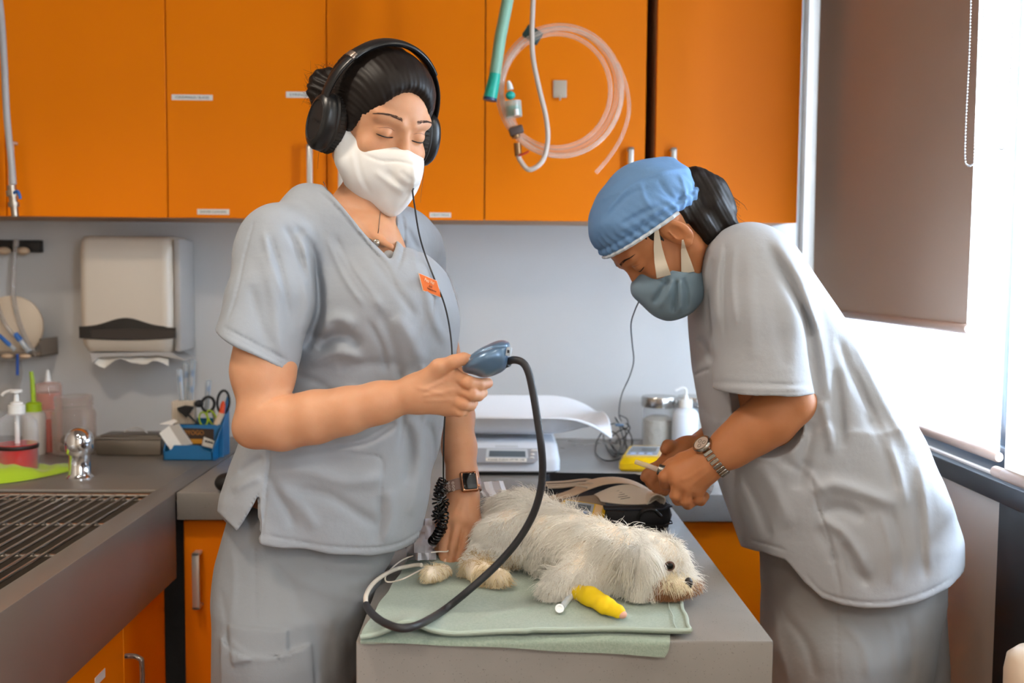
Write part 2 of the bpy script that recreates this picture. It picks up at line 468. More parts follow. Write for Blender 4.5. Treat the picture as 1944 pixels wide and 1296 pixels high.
# ------------------------------------------------------------------ steel sink unit with grate
sk = thing('sink_unit', 'stainless steel sink with a deep apron front and metal grate', 'sink', (-1.2, 2.2, TOP-.3))
GX, GY0, GY1 = -.805, .55, PZ(150, 929).y
ap0 = TOP-.205
mb = MB()
mb.box((SX-.018, .45, ap0), (SX, CF+.0, TOP), .0025)          # apron
mb.box((GX, .45, TOP-.02), (SX-.002, WY-.003, TOP+.0005), .002)        # right ledge
mb.box((LX+.003, GY1, TOP-.02), (GX+.001, WY-.003, TOP+.0005), .002)      # deck behind grate
mb.build('rim', steel, sk)
mb = MB()
mb.box((GX-.001, .45, TOP-.30), (GX+.003, GY1, TOP-.005)).box((LX+.003, GY1-.003, TOP-.3), (GX, GY1, TOP-.005))
mb.box((LX+.003, .45, TOP-.31), (GX, GY1, TOP-.30))
mb.build('basin', mat('basin_steel', '6f665d', 0.35, 0.85), sk, smooth=0)
mb = MB()
zg = TOP-.012
for i in range(32):
    x = GX-.012-i*.0275
    mb.tube([(x, .5, zg), (x, GY1-.012, zg), (x, GY1-.006, zg-.012)], .0035, 8)
gr_bars = mb
for k, py in enumerate((933, 979, 1036, 1110, 1205)):
    y = PZ(100, py).y
    gr_bars.tube([(LX+.05, y, zg-.007), (GX-.004, y, zg-.007)], .0038, 8)
gr_bars.tube([(GX-.004, .5, zg), (GX-.004, GY1-.008, zg)], .0045, 8)
gr_bars.tube([(LX+.05, GY1-.008, zg), (GX-.004, GY1-.008, zg)], .0045, 8)
tag(gr_bars.build('sink_grate', mat('grate_steel', 'b0a79e', 0.25, 0.9)), 'grate of parallel metal rods lying over the steel sink', 'grate')
# orange drawers/doors below the apron
t = thing('sink_base_cabinet', 'orange base cabinet with curved handles below the steel sink', 'cabinet', (SX-.3, 1.5, 0))
MB().box((LX+.01, .5, .08), (SX-.05, CF+.03, TOP-.32)).build('carcass', under_m, t, smooth=0)
ysplit = [.6, 1.06, 1.52, PX(227, 1290, SX-.03).y, CF-.004]
ysplit[3] = PX(232, 1200, SX-.03).y
for a, b in zip(ysplit, ysplit[1:]):
    d = MB().box((SX-.048, a+.002, .09), (SX-.028, b-.002, ap0+.02), .0015, 1).build('door', orange, t)
    if b > 1.9:
        ys = (PX(263, 1250, SX).y,)
    elif b > 1.6: ys = (PX(238, 1280, SX).y,)
    else: ys = ()
    for y in ys:
        z1 = PX(262, 1246, SX).z if b > 1.9 else PX(238, 1273, SX).z
        hb = MB(); 
        pts = [(SX-.03, y, z1), (SX-.01, y, z1), (SX+.003, y, z1-.006), (SX+.007, y, z1-.02), (SX+.007, y, z1-.12), (SX+.003, y, z1-.134), (SX-.01, y, z1-.14), (SX-.03, y, z1-.14)]
        hb.tube(catmull(pts, 4), .0055, 10).build('handle', handle_m, d)
l = PX(192, 1281, SX-.0275)
MB().box((SX-.0282, l.y-.03, l.z-.012), (SX-.0272, l.y+.02, l.z+.006)).build('label_sticker', paper, t, smooth=0)
# ================================================================== ROLLER BLINDS
blind_beige = translucent('blind_beige', 'ae9785', 0.10, bump=(420, 0.15, 0.001))
sheer_white = translucent('blind_sheer', 'eef1f4', 0.68, 0.86)
sheer_greige = translucent('blind_greige', 'cbc5bd', 0.35, 1.0)
rail_m = mat('blind_rail', 'a3897a', 0.5)
def blind(label, X, y0, y1, z0, m, rail_r=.011, over=0.0, chain=None, group='window roller blinds'):
    t = thing('roller_blind', label, 'blind', (X, (y0+y1)/2, z0), group)
    rows = []
    for i in range(13):
        z = z0+(2.60-z0)*i/12
        rows.append([(X+.0015*math.sin(j*1.3+i*.5), y0+(y1-y0)*j/16, z) for j in range(17)])
    MB().grid(rows, .0008).build('fabric', m, t)
    MB().tube([(X, y0-over, z0), (X, y0-over+.004, z0), (X, y1-.004, z0), (X, y1, z0)], [rail_r*.8, rail_r, rail_r, rail_r*.8], 16).build('bottom_rail', rail_m, t)
    MB().cyl((X, y0, 2.61), (X, y1, 2.61), .009).build('roller_tube', rail_m, t)
    if chain:
        pts = catmull(chain, 6)
        L = [0]
        for a, b in zip(pts, pts[1:]): L.append(L[-1]+(b-a).length)
        mb = MB(); s = 0; i = 0
        while s < L[-1]:
            while L[i+1] < s: i += 1
            p = pts[i].lerp(pts[i+1], (s-L[i])/max(L[i+1]-L[i], 1e-9))
            mb.sph(p, .0021, 6); s += .0062
        mb.tube(pts, .0005, 4)
        mb.build('bead_chain', mat('chain_beads', 'a9a5a2', 0.35, 0.3), t)
    return t
XB1, XB2 = .952, .972
b1y0, b1y1 = PX(1836, 600, XB1).y, PX(1547, 400, XB1).y
b1z = PX(1836, 624, XB1).z
c1 = [PX(px, py, XB1-.028) for px, py in ((1844, -40), (1840, 100), (1834, 220), (1832, 300), (1838, 314), (1846, 312), (1850, 300), (1856, 200), (1864, 90), (1870, -40))]
blind('beige opaque roller blind in front, lowered half way beside the orange cabinet', XB1, b1y0, b1y1, b1z, blind_beige, over=.008, chain=c1)
b2y0 = PX(1904, 700, XB2).y; b2z = PX(1890, 866, XB2).z
c2 = [PX(px, py, XB2-.03) for px, py in ((1899, -40), (1896, 100), (1891, 220), (1892, 270), (1900, 283), (1909, 278), (1915, 250), (1920, 120), (1928, -40))]
blind('white sheer roller blind glowing with daylight behind the bending person', XB2, b2y0, 3.0, b2z, sheer_white, .010, over=.0, chain=c2)
XB3 = .945
b3y1 = PX(1914, 700, XB3).y; b3z = PX(1940, 914, XB3).z
t = blind('grey translucent roller blind at the right edge of the picture', XB3, .25, b3y1, b3z, sheer_greige, .011)
MB().tube([(XB3, b3y1-.02, b3z), (XB3, PX(1890, 893, XB3).y, b3z)], .0105, 16).build('rail_end', rail_m, t)
# object in the lower right corner
c = P(1968, 1290, 1.55)
mb = MB(Matrix.Translation(c)); mb.lathe((0, 0, 0), [(0, .052), (.03, .05), (.045, .036), (.049, .01), (.046, -.3), (0, -.3)])
tag(mb.build('container', mat('beige_plastic', 'd9c3ab', 0.4)), 'pale beige rounded container top in the bottom right corner', 'container')
MB().box((c.x-.06, c.y-.12, 0), (.99, c.y+.12, c.z-.3), .004).build('side_stand', mat('beige_plastic', 'd9c3ab', 0.4))
tag(bpy.data.objects['side_stand'], 'low stand under the beige container by the right wall', 'stand')

# ================================================================== PAPER TOWEL DISPENSER
YD = 2.98
def dp(px, py, Y=YD): return P(px, py, Y)
t = thing('paper_towel_dispenser', 'white wall paper towel dispenser with a dark curved viewing slot', 'dispenser', dp(248, 690, WY-.01))
a, b = dp(147, 450), dp(346, 682)
cx = (dp(147, 560).x+dp(325, 560).x)/2
cream = mat('dispenser_cream', 'd9cbb9', 0.28); cream2 = mat('dispenser_grey', 'b7b2ad', 0.35)
# body: profile in z (outline of the front), rounded in plan
def disp_ring(z, half, front, n=9, r=.03):
    pts = []
    xl, xr = cx-half, cx+half
    for k in range(n):
        an = math.pi/2*k/(n-1); pts.append((xr-r+r*math.sin(an), front+r-r*math.cos(an), z))
    pts.append((xr, WY-.002, z)); pts.append((xl, WY-.002, z))
    for k in range(n):
        an = math.pi/2*(1-k/(n-1)); pts.append((xl+r-r*math.sin(an), front+r-r*math.cos(an), z))
    return pts
z_of = lambda py: dp(248, py).z
half = (dp(325, 560).x-dp(147, 560).x)/2
prof = [(447, .93, .05), (449, .985, .026), (458, 1.0, .012), (480, 1.0, .004), (560, 1.0, 0), (600, 1.0, -.001), (640, .985, .0), (655, .97, .004), (668, .93, .02)]
rings = [disp_ring(z_of(py), half*s, YD+dy) for py, s, dy in prof]
mb = MB(); vs = [[mb.bm.verts.new(p) for p in r] for r in rings]
for r0, r1 in zip(vs, vs[1:]):
    for k in range(len(r0)): mb.bm.faces.new((r0[k], r0[(k+1) % len(r0)], r1[(k+1) % len(r0)], r1[k]))
mb.bm.faces.new(vs[0]); mb.bm.faces.new(vs[-1][::-1])
mb.build('cover', cream, t, smooth=50)
# dark slot: arched on top, nearly flat at the bottom, following the cover
up, dn = [], []
for k in range(25):
    u = k/24; px = 150+u*183
    bump_ = math.exp(-((u-.48)/.24)**2)
    up.append(P(px, 620-17*bump_+2*(u > .9), YD-.0035)); dn.append(P(px, 642+3.5*math.sin(math.pi*u), YD-.0035))
MB().prism(up+dn[::-1], (0, .004, 0)).build('viewing_slot', mat('slot_black', '17110f', 0.18), t)
up = [P(172+k/11*160, 627-3*math.sin(math.pi*k/11), YD-.0042) for k in range(12)]; dn = [P(172+k/11*160, 641+2*math.sin(math.pi*k/11), YD-.0042) for k in range(12)]
MB().prism(up+dn[::-1], (0, .001, 0)).build('paper_stack', mat('slot_grey', '3b322c', 0.4), t)
# side flange and base skirt
mb = MB()
mb.box((cx+half+.001, YD+.02, z_of(668)), (cx+half+.022, WY-.002, z_of(452)), .006)
mb.prism([P(170, 670, YD+.02), P(322, 668, YD+.02), P(350, 684, YD+.02), P(300, 674, YD+.02), P(185, 678, YD+.02), P(176, 690, YD+.02)], (0, .11, 0))
mb.build('backplate', cream2, t)
rows = []
for j in range(3):
    rows.append([P(178+k*(142/14), 676+j*5.5*(1+.5*math.sin(k*.9))+(6 if (k in (1, 2) or k > 11) and j == 2 else 0)-2*math.sin(k*1.7), YD+.045-.012*j) for k in range(15)])
MB().grid(rows, .0006).build('towel_sheet', paper, t)

# ================================================================== LEFT WALL FITTINGS
# supply hose with a valve, in front of the leftmost door
t = thing('wall_hose', 'grey supply hose with a brass valve and blue lever hanging at the far left', 'hose', P(28, 405, 2.6))
YH = 2.62
MB().tube(catmull([P(-10, -60, YH), P(2, 30, YH), P(8, 120, YH), P(13, 220, YH), P(21, 300, YH), P(25, 350, YH)]), .0085, 12).build('hose', mat('grey_hose', 'a59f9b', 0.35), t)
mb = MB()
for (p0, p1, r) in ((352, 362, .011), (362, 372, .015), (372, 384, .010), (384, 392, .014), (392, 411, .009)):
    mb.cyl(P(22+(p0-352)*.12, p0, YH), P(22+(p1-352)*.12, p1, YH), r, n=16)
mb.build('valve_body', mat('valve_metal', '9d8f80', 0.3, 0.9), t)
MB().tube(catmull([P(27, 366, YH-.012), P(33, 363, YH-.02), P(37, 370, YH-.022), P(38, 377, YH-.02)]), .004, 8).build('lever', mat('blue_plastic', '1d5fa8', 0.4), t)
# black rail with two cream knobs
t = thing('wall_rail', 'black rail with two cream knobs under the cabinet at far left', 'rail', P(20, 478, WY-.02))
MB().box((P(-80, 460, WY).x, WY-.03, P(0, 478, WY-.03).z), (P(75, 460, WY-.03).x, WY-.002, P(0, 455, WY-.03).z), .003).build('bar', mat('rail_black', '15100d', 0.5), t)
for px in (8, 44):
    MB().sph(P(px, 476, WY-.045), .02, 16, (1, .8, .62)).build('knob', mat('cream_plastic', 'c8a888', 0.5), t)
# white round canister lid standing in a clear wall tray
t = thing('round_lid', 'large pale round lid standing in the clear wall tray', 'lid', P(30, 650, WY-.06))
mb = MB(); M = Matrix.Rotation(math.radians(-12), 4, 'X')
mb.lathe(P(24, 619, WY-.055), [(0, .012), (.088, .010), (.094, .004), (.094, -.004), (.088, -.008), (0, -.008)], 48, 'Y')
mb.build('disc', mat('lid_cream', 'd8c3a9', 0.42), t)
tr = thing('wall_tray', 'clear plastic tray fixed to the wall at far left', 'tray', P(35, 678, WY-.08))
yt = WY-.12
mb = MB(); zb = P(0, 677, yt).z; xr = P(78, 670, yt).x; xl = P(-60, 670, yt).x
mb.box((xl, yt, zb), (xr, WY-.003, zb+.004)).box((xr-.004, yt, zb), (xr, WY-.003, zb+.055)).box((xl, yt, zb), (xr, yt+.003, zb+.018))
mb.build('shell', clear('tray_plastic', '8f7d6c', .35), tr)
# tubes hanging over the lid
hz1 = thing('drip_tubing', 'clear tubing hanging from the black rail over the round lid', 'tubing', P(26, 470, WY-.09))
MB().tube(catmull([P(30, 455, WY-.07), P(27, 500, WY-.08), P(25, 555, WY-.09), P(33, 600, WY-.1), P(50, 645, WY-.11), P(70, 676, WY-.115)]), .0065, 10).build('tube', clear('drip_plastic', 'b9aea5', .35), hz1)
MB().tube(catmull([P(-10, 560, WY-.11), P(4, 603, WY-.115), P(25, 635, WY-.12), P(60, 668, WY-.12)]), .006, 10).build('tube', clear('drip_plastic', 'b9aea5', .35), hz1)
MB().cyl(P(31, 456, WY-.07), P(30, 468, WY-.07), .009).build('connector', clear('drip_plastic', 'b9aea5', .35), hz1)
blue_cap = mat('blue_plastic', '1d5fa8', 0.4)
def syringe(label, a, b, r=.007, cap=.3, group=None, name='syringe'):
    t = thing(name, label, 'syringe', a, group)
    a, b = Vector(a), Vector(b); d = b-a
    MB().tube([a+d*cap, b-d*.04, b], [r, r, r*1.2], 10).build('barrel', clear('syringe_plastic', 'c9d4dc', .35), t)
    MB().tube([a, a+d*.04, a+d*cap*.9, a+d*cap], [r*.5, r*1.0, r*1.15, r*.8], 10).build('needle_cap', blue_cap, t)
    return t
syringe('blue capped syringe lying lowest in the clear wall tray', P(-4, 634, yt-.015), P(28, 664, yt-.015), .006, .75, 'syringes in the wall tray')
syringe('blue capped syringe lying upper in the clear wall tray, over the round lid', P(28, 632, yt-.005), P(56, 668, yt-.005), .008, .4, 'syringes in the wall tray')
w = MB().cyl(P(33, 672, yt-.02), P(33, 712, yt-.02), .0045).build('probe', mat('deep_blue', '0d3f8a', 0.4))
tag(w, 'thin dark blue stick hanging below the wall tray', 'stick')
for i, px in enumerate((14, 48)):
    k = MB().sph(P(px, 676, yt-.012), .018, 14, (1, .7, .42)).build('tray_knob', mat('cream_plastic', 'c8a888', 0.5), tr)
rows = [[P(x+4*math.sin(i*.8), 684+i*12, WY-.02-.008*math.sin(i+x*.1)) for x in range(-20, 46, 6)] for i in range(9)]
bg = MB().grid(rows, .0006).build('plastic_bag', clear('bag_film', 'd5cdc6', .18, .15))
tag(bg, 'crumpled clear plastic bag hanging against the wall behind the soap bottle', 'bag')

# ================================================================== LEFT COUNTER
# soap bottle
def kk(Y): return Y/F
b0 = PZ(35, 903); k = kk(b0.y)
t = thing('soap_bottle', 'clear pump bottle of red liquid soap with white pump at far left', 'bottle', b0)
def prf(seq, k): return [(r*k, h*k) for r, h in seq]
MB().lathe(b0, prf([(0, 0), (34, 0), (36.5, 3), (36.5, 95), (36, 100), (30, 112), (18, 119), (13, 122), (13, 128)], k), 40).build('bottle_shell', glass_m, t)
MB().lathe(b0, prf([(0, 1.5), (33, 1.5), (35, 4), (35, 63), (0, 63)], k), 40).build('liquid', mat('red_soap', 'd01004', 0.12, spec=.6), t)
pm = MB(); pm.lathe(b0, prf([(14, 118), (15, 119), (15, 136), (11, 137), (11, 141), (5, 143), (4, 158), (6, 159), (11, 160), (11, 165), (0, 166)], k), 28)
pm.tube(catmull([b0+Vector((0, 0, 162*k)), b0+Vector((-10*k, 0, 163*k)), b0+Vector((-22*k, 0, 159*k)), b0+Vector((-27*k, 0, 154*k))]), 3*k, 10)
pm.tube([b0+Vector((0, 0, 118*k)), b0+Vector((0, 0, 10*k))], 4.5*k, 10)
pm.build('pump', white_pl, t)
MB().lathe(b0, prf([(36.8, 54), (37.2, 54.5), (37.2, 61), (36.8, 61.5)], k), 40).build('label_band', mat('dark_label', '2a1410', 0.5), t)
# green cloth
def sdf_blob(): pass
clm = mat('lime_cloth', 'a5bf17', 0.9, bump=(500, .35, .001), sheen=.3)
t0 = PZ(60, 905)
rows = []
rng = np.random.RandomState(3)
cloth_pts = []
for i in range(15):
    v = i/14
    row = []
    for j in range(45):
        u = j/44; px = -30+u*162
        pt = PZ(px, 922-26*u**1.5-24*v*(1-.55*u), TOP)
        edge = min(1, 6*v, 6*(1-v))*min(1, 6*(1-u)+.15)
        hgt = (.024+.012*math.sin(u*5.2+.6)+.003*math.sin(v*7+u*13)+.0015*math.sin(u*27-v*5))*edge**.6
        row.append((pt.x, pt.y, TOP+.002+max(0, hgt)))
    rows.append(row)
cl = MB().grid(rows, -.002).build('cloth', clm); tag(cl, 'crumpled lime green cloth in front of the soap bottle', 'cloth')
# tap
b0 = PZ(152, 908); k = kk(b0.y)
t = thing('tap', 'short domed chrome tap standing on the steel deck', 'tap', b0)
MB().lathe(b0, prf([(0, 0), (25, 0), (25, 4), (22, 7), (20, 10), (20, 50), (22, 56), (0, 56)], k), 40).build('column', chrome, t)
MB().lathe(b0, prf([(0, 46), (21, 47), (25, 52), (26, 60), (26, 75), (23, 86), (16, 94), (8, 98), (0, 99)], k), 40).build('dome', chrome, t)
# white tube bottle with green spout
def bottle(name, label, px, py, w, segs, m, parts=(), group=None):
    b = PZ(px, py); k = kk(b.y); t = thing(name, label, 'bottle', b, group)
    MB().lathe(b, prf(segs, k), 32).build('bottle_shell', m, t)
    for nm, sg, mm in parts: MB().lathe(b, prf(sg, k), 32).build(nm, mm, t)
    return t, b, k
lime_pl = mat('lime_plastic', '9ab50e', 0.4)
t, b, k = bottle('nozzle_bottle', 'translucent white bottle with a tall lime green nozzle', 66, 862, 40, [(0, 0), (19, 0), (20.5, 3), (20.5, 76), (17, 82), (0, 84)], mat('milky_plastic', 'cdc2b6', 0.4, alpha=.8),
    [('screw_cap', [(13, 78), (14, 79), (14, 97), (10, 100), (0, 100)], lime_pl)])
MB().tube([b+Vector((0, 0, 99*k)), b+Vector((-1*k, 0, 140*k)), b+Vector((-3*k, 0, 158*k))], [4.5*k, 4*k, 3.4*k], 12).build('nozzle', lime_pl, t)
pink = mat('pink_liquid', 'd07a62', 0.2, alpha=.85); red_l = mat('red_liquid', 'c0281a', 0.2)
t, b, k = bottle('solution_bottle', 'square bottle of pale pink liquid behind the green nozzle', 94, 838, 52, [(0, 0), (22, 0), (24, 2), (24, 106), (22, 112), (8, 115), (0, 116)], clear('pinkish_plastic', 'e0b8a8', .25),
    [('liquid', [(0, 1), (22.5, 1), (22.5, 94), (0, 94)], pink), ('nozzle', [(6, 113), (5, 118), (2.5, 136), (0, 137)], white_pl)])
t, b, k = bottle('solution_bottle', 'narrow bottle of red liquid beside the white nozzle bottle', 95, 858, 20, [(0, 0), (12, 0), (13, 2), (13, 78), (10, 81), (0, 82)], clear('pinkish_plastic', 'e0b8a8', .25),
    [('liquid', [(0, 1), (12, 1), (12, 64), (0, 64)], red_l)])
# glass jar with balled cotton
t, b, k = bottle('glass_jar', 'open clear glass jar with cotton balls in the bottom, beside the tap', 142, 862, 80, [(0, 0), (35, 0), (39, 4), (39.5, 76), (37, 84), (33, 88), (33, 94), (35, 96), (33, 100), (35, 103), (34, 112), (32, 112), (32, 90), (36, 80), (37, 6), (0, 3)], clear('old_glass', 'd8c2b4', .06, .08))
t['category'] = 'jar'
rng = random.Random(5)
for i in range(9):
    a = rng.uniform(0, 6.28); r = rng.uniform(0, 20)
    MB().sph(b+Vector((r*k*math.cos(a), r*k*math.sin(a), (12+rng.uniform(0, 22))*k)), 11*k, 12, (1, 1, .8)).build('cotton_ball', mat('cotton' if i % 3 else 'cotton_dark', 'b8a596' if i % 3 else '4d463e', 0.9), t)
# steel instrument tray with lid
a = PZ(181, 865); bq = PZ(307, 865); yb = a.y+.10
t = thing('instrument_tray', 'flat steel instrument tray with a lidded top and wire handle', 'tray', ((a.x+bq.x)/2, a.y+.05, TOP))
zt = P(181, 834, a.y).z
MB().box((a.x, a.y, TOP+.001), (bq.x, yb, zt), .006).build('pan', steel_dull, t)
MB().box((a.x-.002, a.y-.003, zt), (bq.x+.002, yb+.003, zt+.006), .002).build('lid', steel, t)
M_ = MB(); M_.box((a.x+.01, a.y+.01, zt+.005), (bq.x-.01, yb-.01, zt+.011), .004); M_.build('lid_panel', steel_dull, t)
hx0, hx1, hy = P(240, 820, a.y+.05).x, P(275, 820, a.y+.05).x, a.y+.05
MB().tube(catmull([(hx0-.006, hy, zt+.011), (hx0+.004, hy, zt+.02), ((hx0+hx1)/2, hy, zt+.026), (hx1-.004, hy, zt+.02), (hx1+.008, hy, zt+.011)]), .0017, 8).build('handle', chrome, t)

# ------------------------------------------------------------------ blue organiser
A = PZ(310, 874); B = PZ(404, 874); C2 = PZ(443, 856)
k = kk(A.y)
t = thing('desk_organiser', 'open blue plastic organiser box full of scissors and syringes', 'organiser', ((A.x+B.x)/2, A.y+.05, TOP))
bluem = mat('organiser_blue', '0f6aa0', 0.35, spec=.6)
yf = A.y; yb = A.y+.105; ym = yf+.038
x0, x1 = A.x, B.x; x2 = C2.x+.002
zl = P(310, 847, yf).z; zm = P(350, 806, ym).z; zh = P(440, 745, yb).z
def wallpoly(pts, m, d, name):
    MB().prism(pts, d).build(name, m, t)
th = .003
# front wall with the scooped cut-outs
fr = [(310, 874), (404, 874), (404, 858), (396, 858), (384, 853), (380, 846), (375, 845), (330, 845), (326, 852), (317, 857), (310, 856)]
MB().prism([P(x, y, yf) for x, y in fr], (0, th, 0)).build('front_wall', bluem, t)
md = [(315, 868), (424, 868), (424, 806), (338, 806), (315, 815)]
MB().prism([P(x, y, ym) for x, y in md], (0, th, 0)).build('middle_wall', bluem, t)
xr1 = P(424, 806, ym).x
# right side: slanting wall rising to the back
MB().prism([(x1, yf, TOP), (x1, yf, P(404, 858, yf).z), (xr1, ym, zm), (x2, yb, zh), (x2, yb, TOP)], (-th, 0, 0)).build('right_wall', bluem, t)
MB().prism([(x0, yf, TOP), (x0, yf, P(310, 856, yf).z), (x0+.004, ym, P(315, 812, ym).z), (x0+.004, yb, P(315, 790, yb).z), (x0+.004, yb, TOP)], (th, 0, 0)).build('left_wall', bluem, t)
MB().box((x0, yb-th, TOP), (x2, yb, zm+.01)).build('back_wall', bluem, t)
MB().box((x0, yf, TOP), (x2-.012, yb, TOP+th)).build('base', bluem, t)
# printed card on the middle wall
pc = MB().prism([P(x, y, ym-.0012) for x, y in ((345, 845), (406, 845), (406, 814), (345, 812))], (0, .0008, 0)).build('printed_card', mat('card_brown', '3a2a20', 0.5), t)
text('OYOGO', .01, frame(P(367, 821, ym-.0016), (1, 0, .0), (0, 0, 1)), mat('card_gold', 'c07a2a', 0.5), 'lettering', t, fit=(40*k, 9*k))
MB().prism([P(x, y, ym-.0014) for x, y in ((348, 842), (384, 842), (384, 833), (348, 833))], (0, .0004, 0)).build('card_print', mat('card_orange', 'c98a24', 0.5), t)
tagm = MB().prism([P(x, y, ym-.006) for x, y in ((383, 846), (403, 851), (408, 837), (387, 829))], (0, .001, 0)).build('price_tag', paper, t)
for i in range(9):
    x = 388+i*1.8
    MB().prism([P(x, 839+i*.4, ym-.0072), P(x+(1.2 if i % 3 else .6), 839.3+i*.4, ym-.0072), P(x+(1.6 if i % 3 else .9), 834.5+i*.4, ym-.0072), P(x+.5, 834.2+i*.4, ym-.0072)], (0, .0003, 0)).build('barcode_line', navy, t)
# white box leaning in the front tray
bx = thing('small_box', 'small white cardboard box leaning in the front of the blue organiser', 'box', P(325, 850, yf+.012))
cols_ = [(302, 821), (325, 857), (362, 842), (340, 806)]
f1 = [P(x, y, yf+.010+(.012 if i in (2, 3) else 0)) for i, (x, y) in enumerate(((302, 822), (326, 858), (345, 846), (321, 808)))]
f2 = [P(x, y, yf+.010+.012) for i, (x, y) in enumerate(((321, 808), (345, 846), (364, 843), (338, 805)))]
MB().prism(f1, (.003, .02, .004)).build('carton', paper, bx, smooth=0)
MB().prism(f2, (0, .01, 0)).build('printed_side', mat('paper_grey', 'c9c2b8', 0.7), bx, smooth=0)
MB().prism([P(303, 805, yf+.02), P(326, 806, yf+.02), P(337, 800, yf+.03), P(330, 796, yf+.035)], (0, .002, .001)).build('open_flap', paper, bx, smooth=0)
# syringe packets sleeve
yk = ym+.02
sl = thing('swab_holder', 'white fluted paper holder standing in the blue organiser', 'holder', P(348, 800, yk))
mb = MB()
for i in range(9):
    mb.box((P(326+i*4.7, 800, yk).x, yk, P(330, 805, yk).z), (P(330.2+i*4.7, 800, yk).x, yk+.03, P(330, 761+(i == 0), yk).z), .0015, 1)
mb.build('sleeve', mat('holder_cream', 'd7c8b4', 0.6), sl)
for i, (xa, ya, xb, yb_, cp, lb) in enumerate(((345, 762, 340, 700, .5, 'clear syringe with blue plunger, leftmost above the white holder'), (362, 762, 367, 682, .4, 'tallest clear packed syringe above the white holder'), (352, 762, 354, 688, .5, 'clear packed syringe between two others above the white holder'), (392, 778, 396, 720, .5, 'clear packed tube with a blue top behind the black scissors'))):
    s_ = thing('packed_syringe', lb, 'syringe', P(xa, ya, yk+.02), 'packed syringes in the blue organiser')
    a_, b_ = P(xa, ya, yk+.015+.004*i), P(xb, yb_, yk+.02+.004*i)
    MB().tube([a_, a_.lerp(b_, .96), b_], [.007, .0085, .004], 12).build('barrel', clear('syringe_plastic', 'c9d4dc', .12), s_)
    for q in ((.62,) if i != 1 else (.22, .6)):
        MB().tube([a_.lerp(b_, q), a_.lerp(b_, q+.14)], .0062, 10).build('blue_plunger', blue_cap, s_)
    MB().cyl(a_.lerp(b_, .02), a_.lerp(b_, .6), .0022, n=8).build('inner_rod', mat('rod_pinkish', 'cdb9a8', 0.5), s_)
def loop(c, rx, rz, tilt, r, Y, n=18, m=black_pl):
    pts = []
    for i in range(n):
        a = 2*math.pi*i/n; x, y = rx*math.cos(a), rz*math.sin(a)
        ct, st = math.cos(tilt), math.sin(tilt)
        pts.append(P(c[0]+x*ct-y*st, c[1]+x*st+y*ct, Y))
    return pts
ys = ym+.025
s = thing('scissors', 'black handled scissors standing in the blue organiser', 'scissors', P(400, 800, ys), 'scissors in the blue organiser')
MB().tube(loop((395, 767), 12, 14, .2, 0, ys), .0042, 8, closed=True).build('finger_ring', black_soft, s)
MB().tube(loop((424, 763), 11.5, 22, .06, 0, ys+.01), .0036, 8, closed=True).build('finger_ring', black_soft, s)
MB().tube([P(404, 778, ys), P(409, 800, ys), P(414, 835, ys)], .005, 8).build('blade', steel, s)
MB().tube([P(424, 785, ys+.01), P(420, 800, ys+.01), P(415, 835, ys+.004)], .005, 8).build('blade', steel, s)
MB().sph(P(378, 766, ys), .012, 12, (1.1, 1, .9)).build('handle_end', black_soft, s)
s = thing('scissors', 'lime green rimmed scissors in front of the black scissors', 'scissors', P(395, 805, ys-.015), 'scissors in the blue organiser')
MB().tube(loop((386, 795), 8, 13, -.12, 0, ys-.016), .0024, 8, closed=True).build('finger_ring', lime_pl, s)
MB().tube(loop((403, 793), 7, 16, -.5, 0, ys-.016), .0024, 8, closed=True).build('finger_ring', lime_pl, s)
MB().tube([P(393, 806, ys-.013), P(396, 840, ys-.013)], .004, 8).build('blade', steel, s)
s = thing('marker_pen', 'orange pen with a pale body in the blue organiser', 'pen', P(412, 806, ys-.01))
MB().tube([P(411, 806, ys-.018), P(421, 784, ys-.015)], .009, 12).build('pen_body', mat('beige_plastic', 'd9c3ab', 0.4), s)
MB().tube([P(421, 784, ys-.015), P(423, 768, ys-.013), P(424, 761, ys-.013)], [.008, .007, .003], 12).build('pen_cap', mat('orange_red', 'e0480a', 0.4), s)
s = thing('rubber_hammer', 'black triangular reflex hammer leaning in the blue organiser', 'hammer', P(370, 800, ys-.01))
MB().prism([P(336, 774, ys-.02), P(338, 780, ys-.02), P(353, 793, ys-.02), P(366, 775, ys-.02), P(364, 772, ys-.02), P(350, 770, ys-.02)], (0, .012, 0)).build('rubber_head', black_soft, s)
MB().tube([P(356, 786, ys-.014), P(378, 806, ys-.012)], .0028, 8).build('shaft', black_pl, s)
# black rounded object by the hip
b = PZ(428, 936)
bo = MB().sph(b+Vector((0, .02, .022)), .03, 20, (1, 1.1, .76)).build('black_pebble', black_soft)
bo.name = 'rubber_bulb'; tag(bo, 'black rounded object on the worktop partly behind the woman', 'bulb')
# ================================================================== RIGHT COUNTER
# baby scale
b0 = PZ(980, 904); k = kk(b0.y)
t = thing('baby_scale', 'white digital baby scale with a curved tray, behind the dog', 'scale', b0)
def sp(px, py, dy=0): return P(px, py, b0.y+dy)
sh = mat('scale_white', 'dcdfe6', 0.22)
xl, xr = sp(880, 870).x, sp(1064, 870).x
zb_, zt_ = TOP+.012, sp(980, 843).z
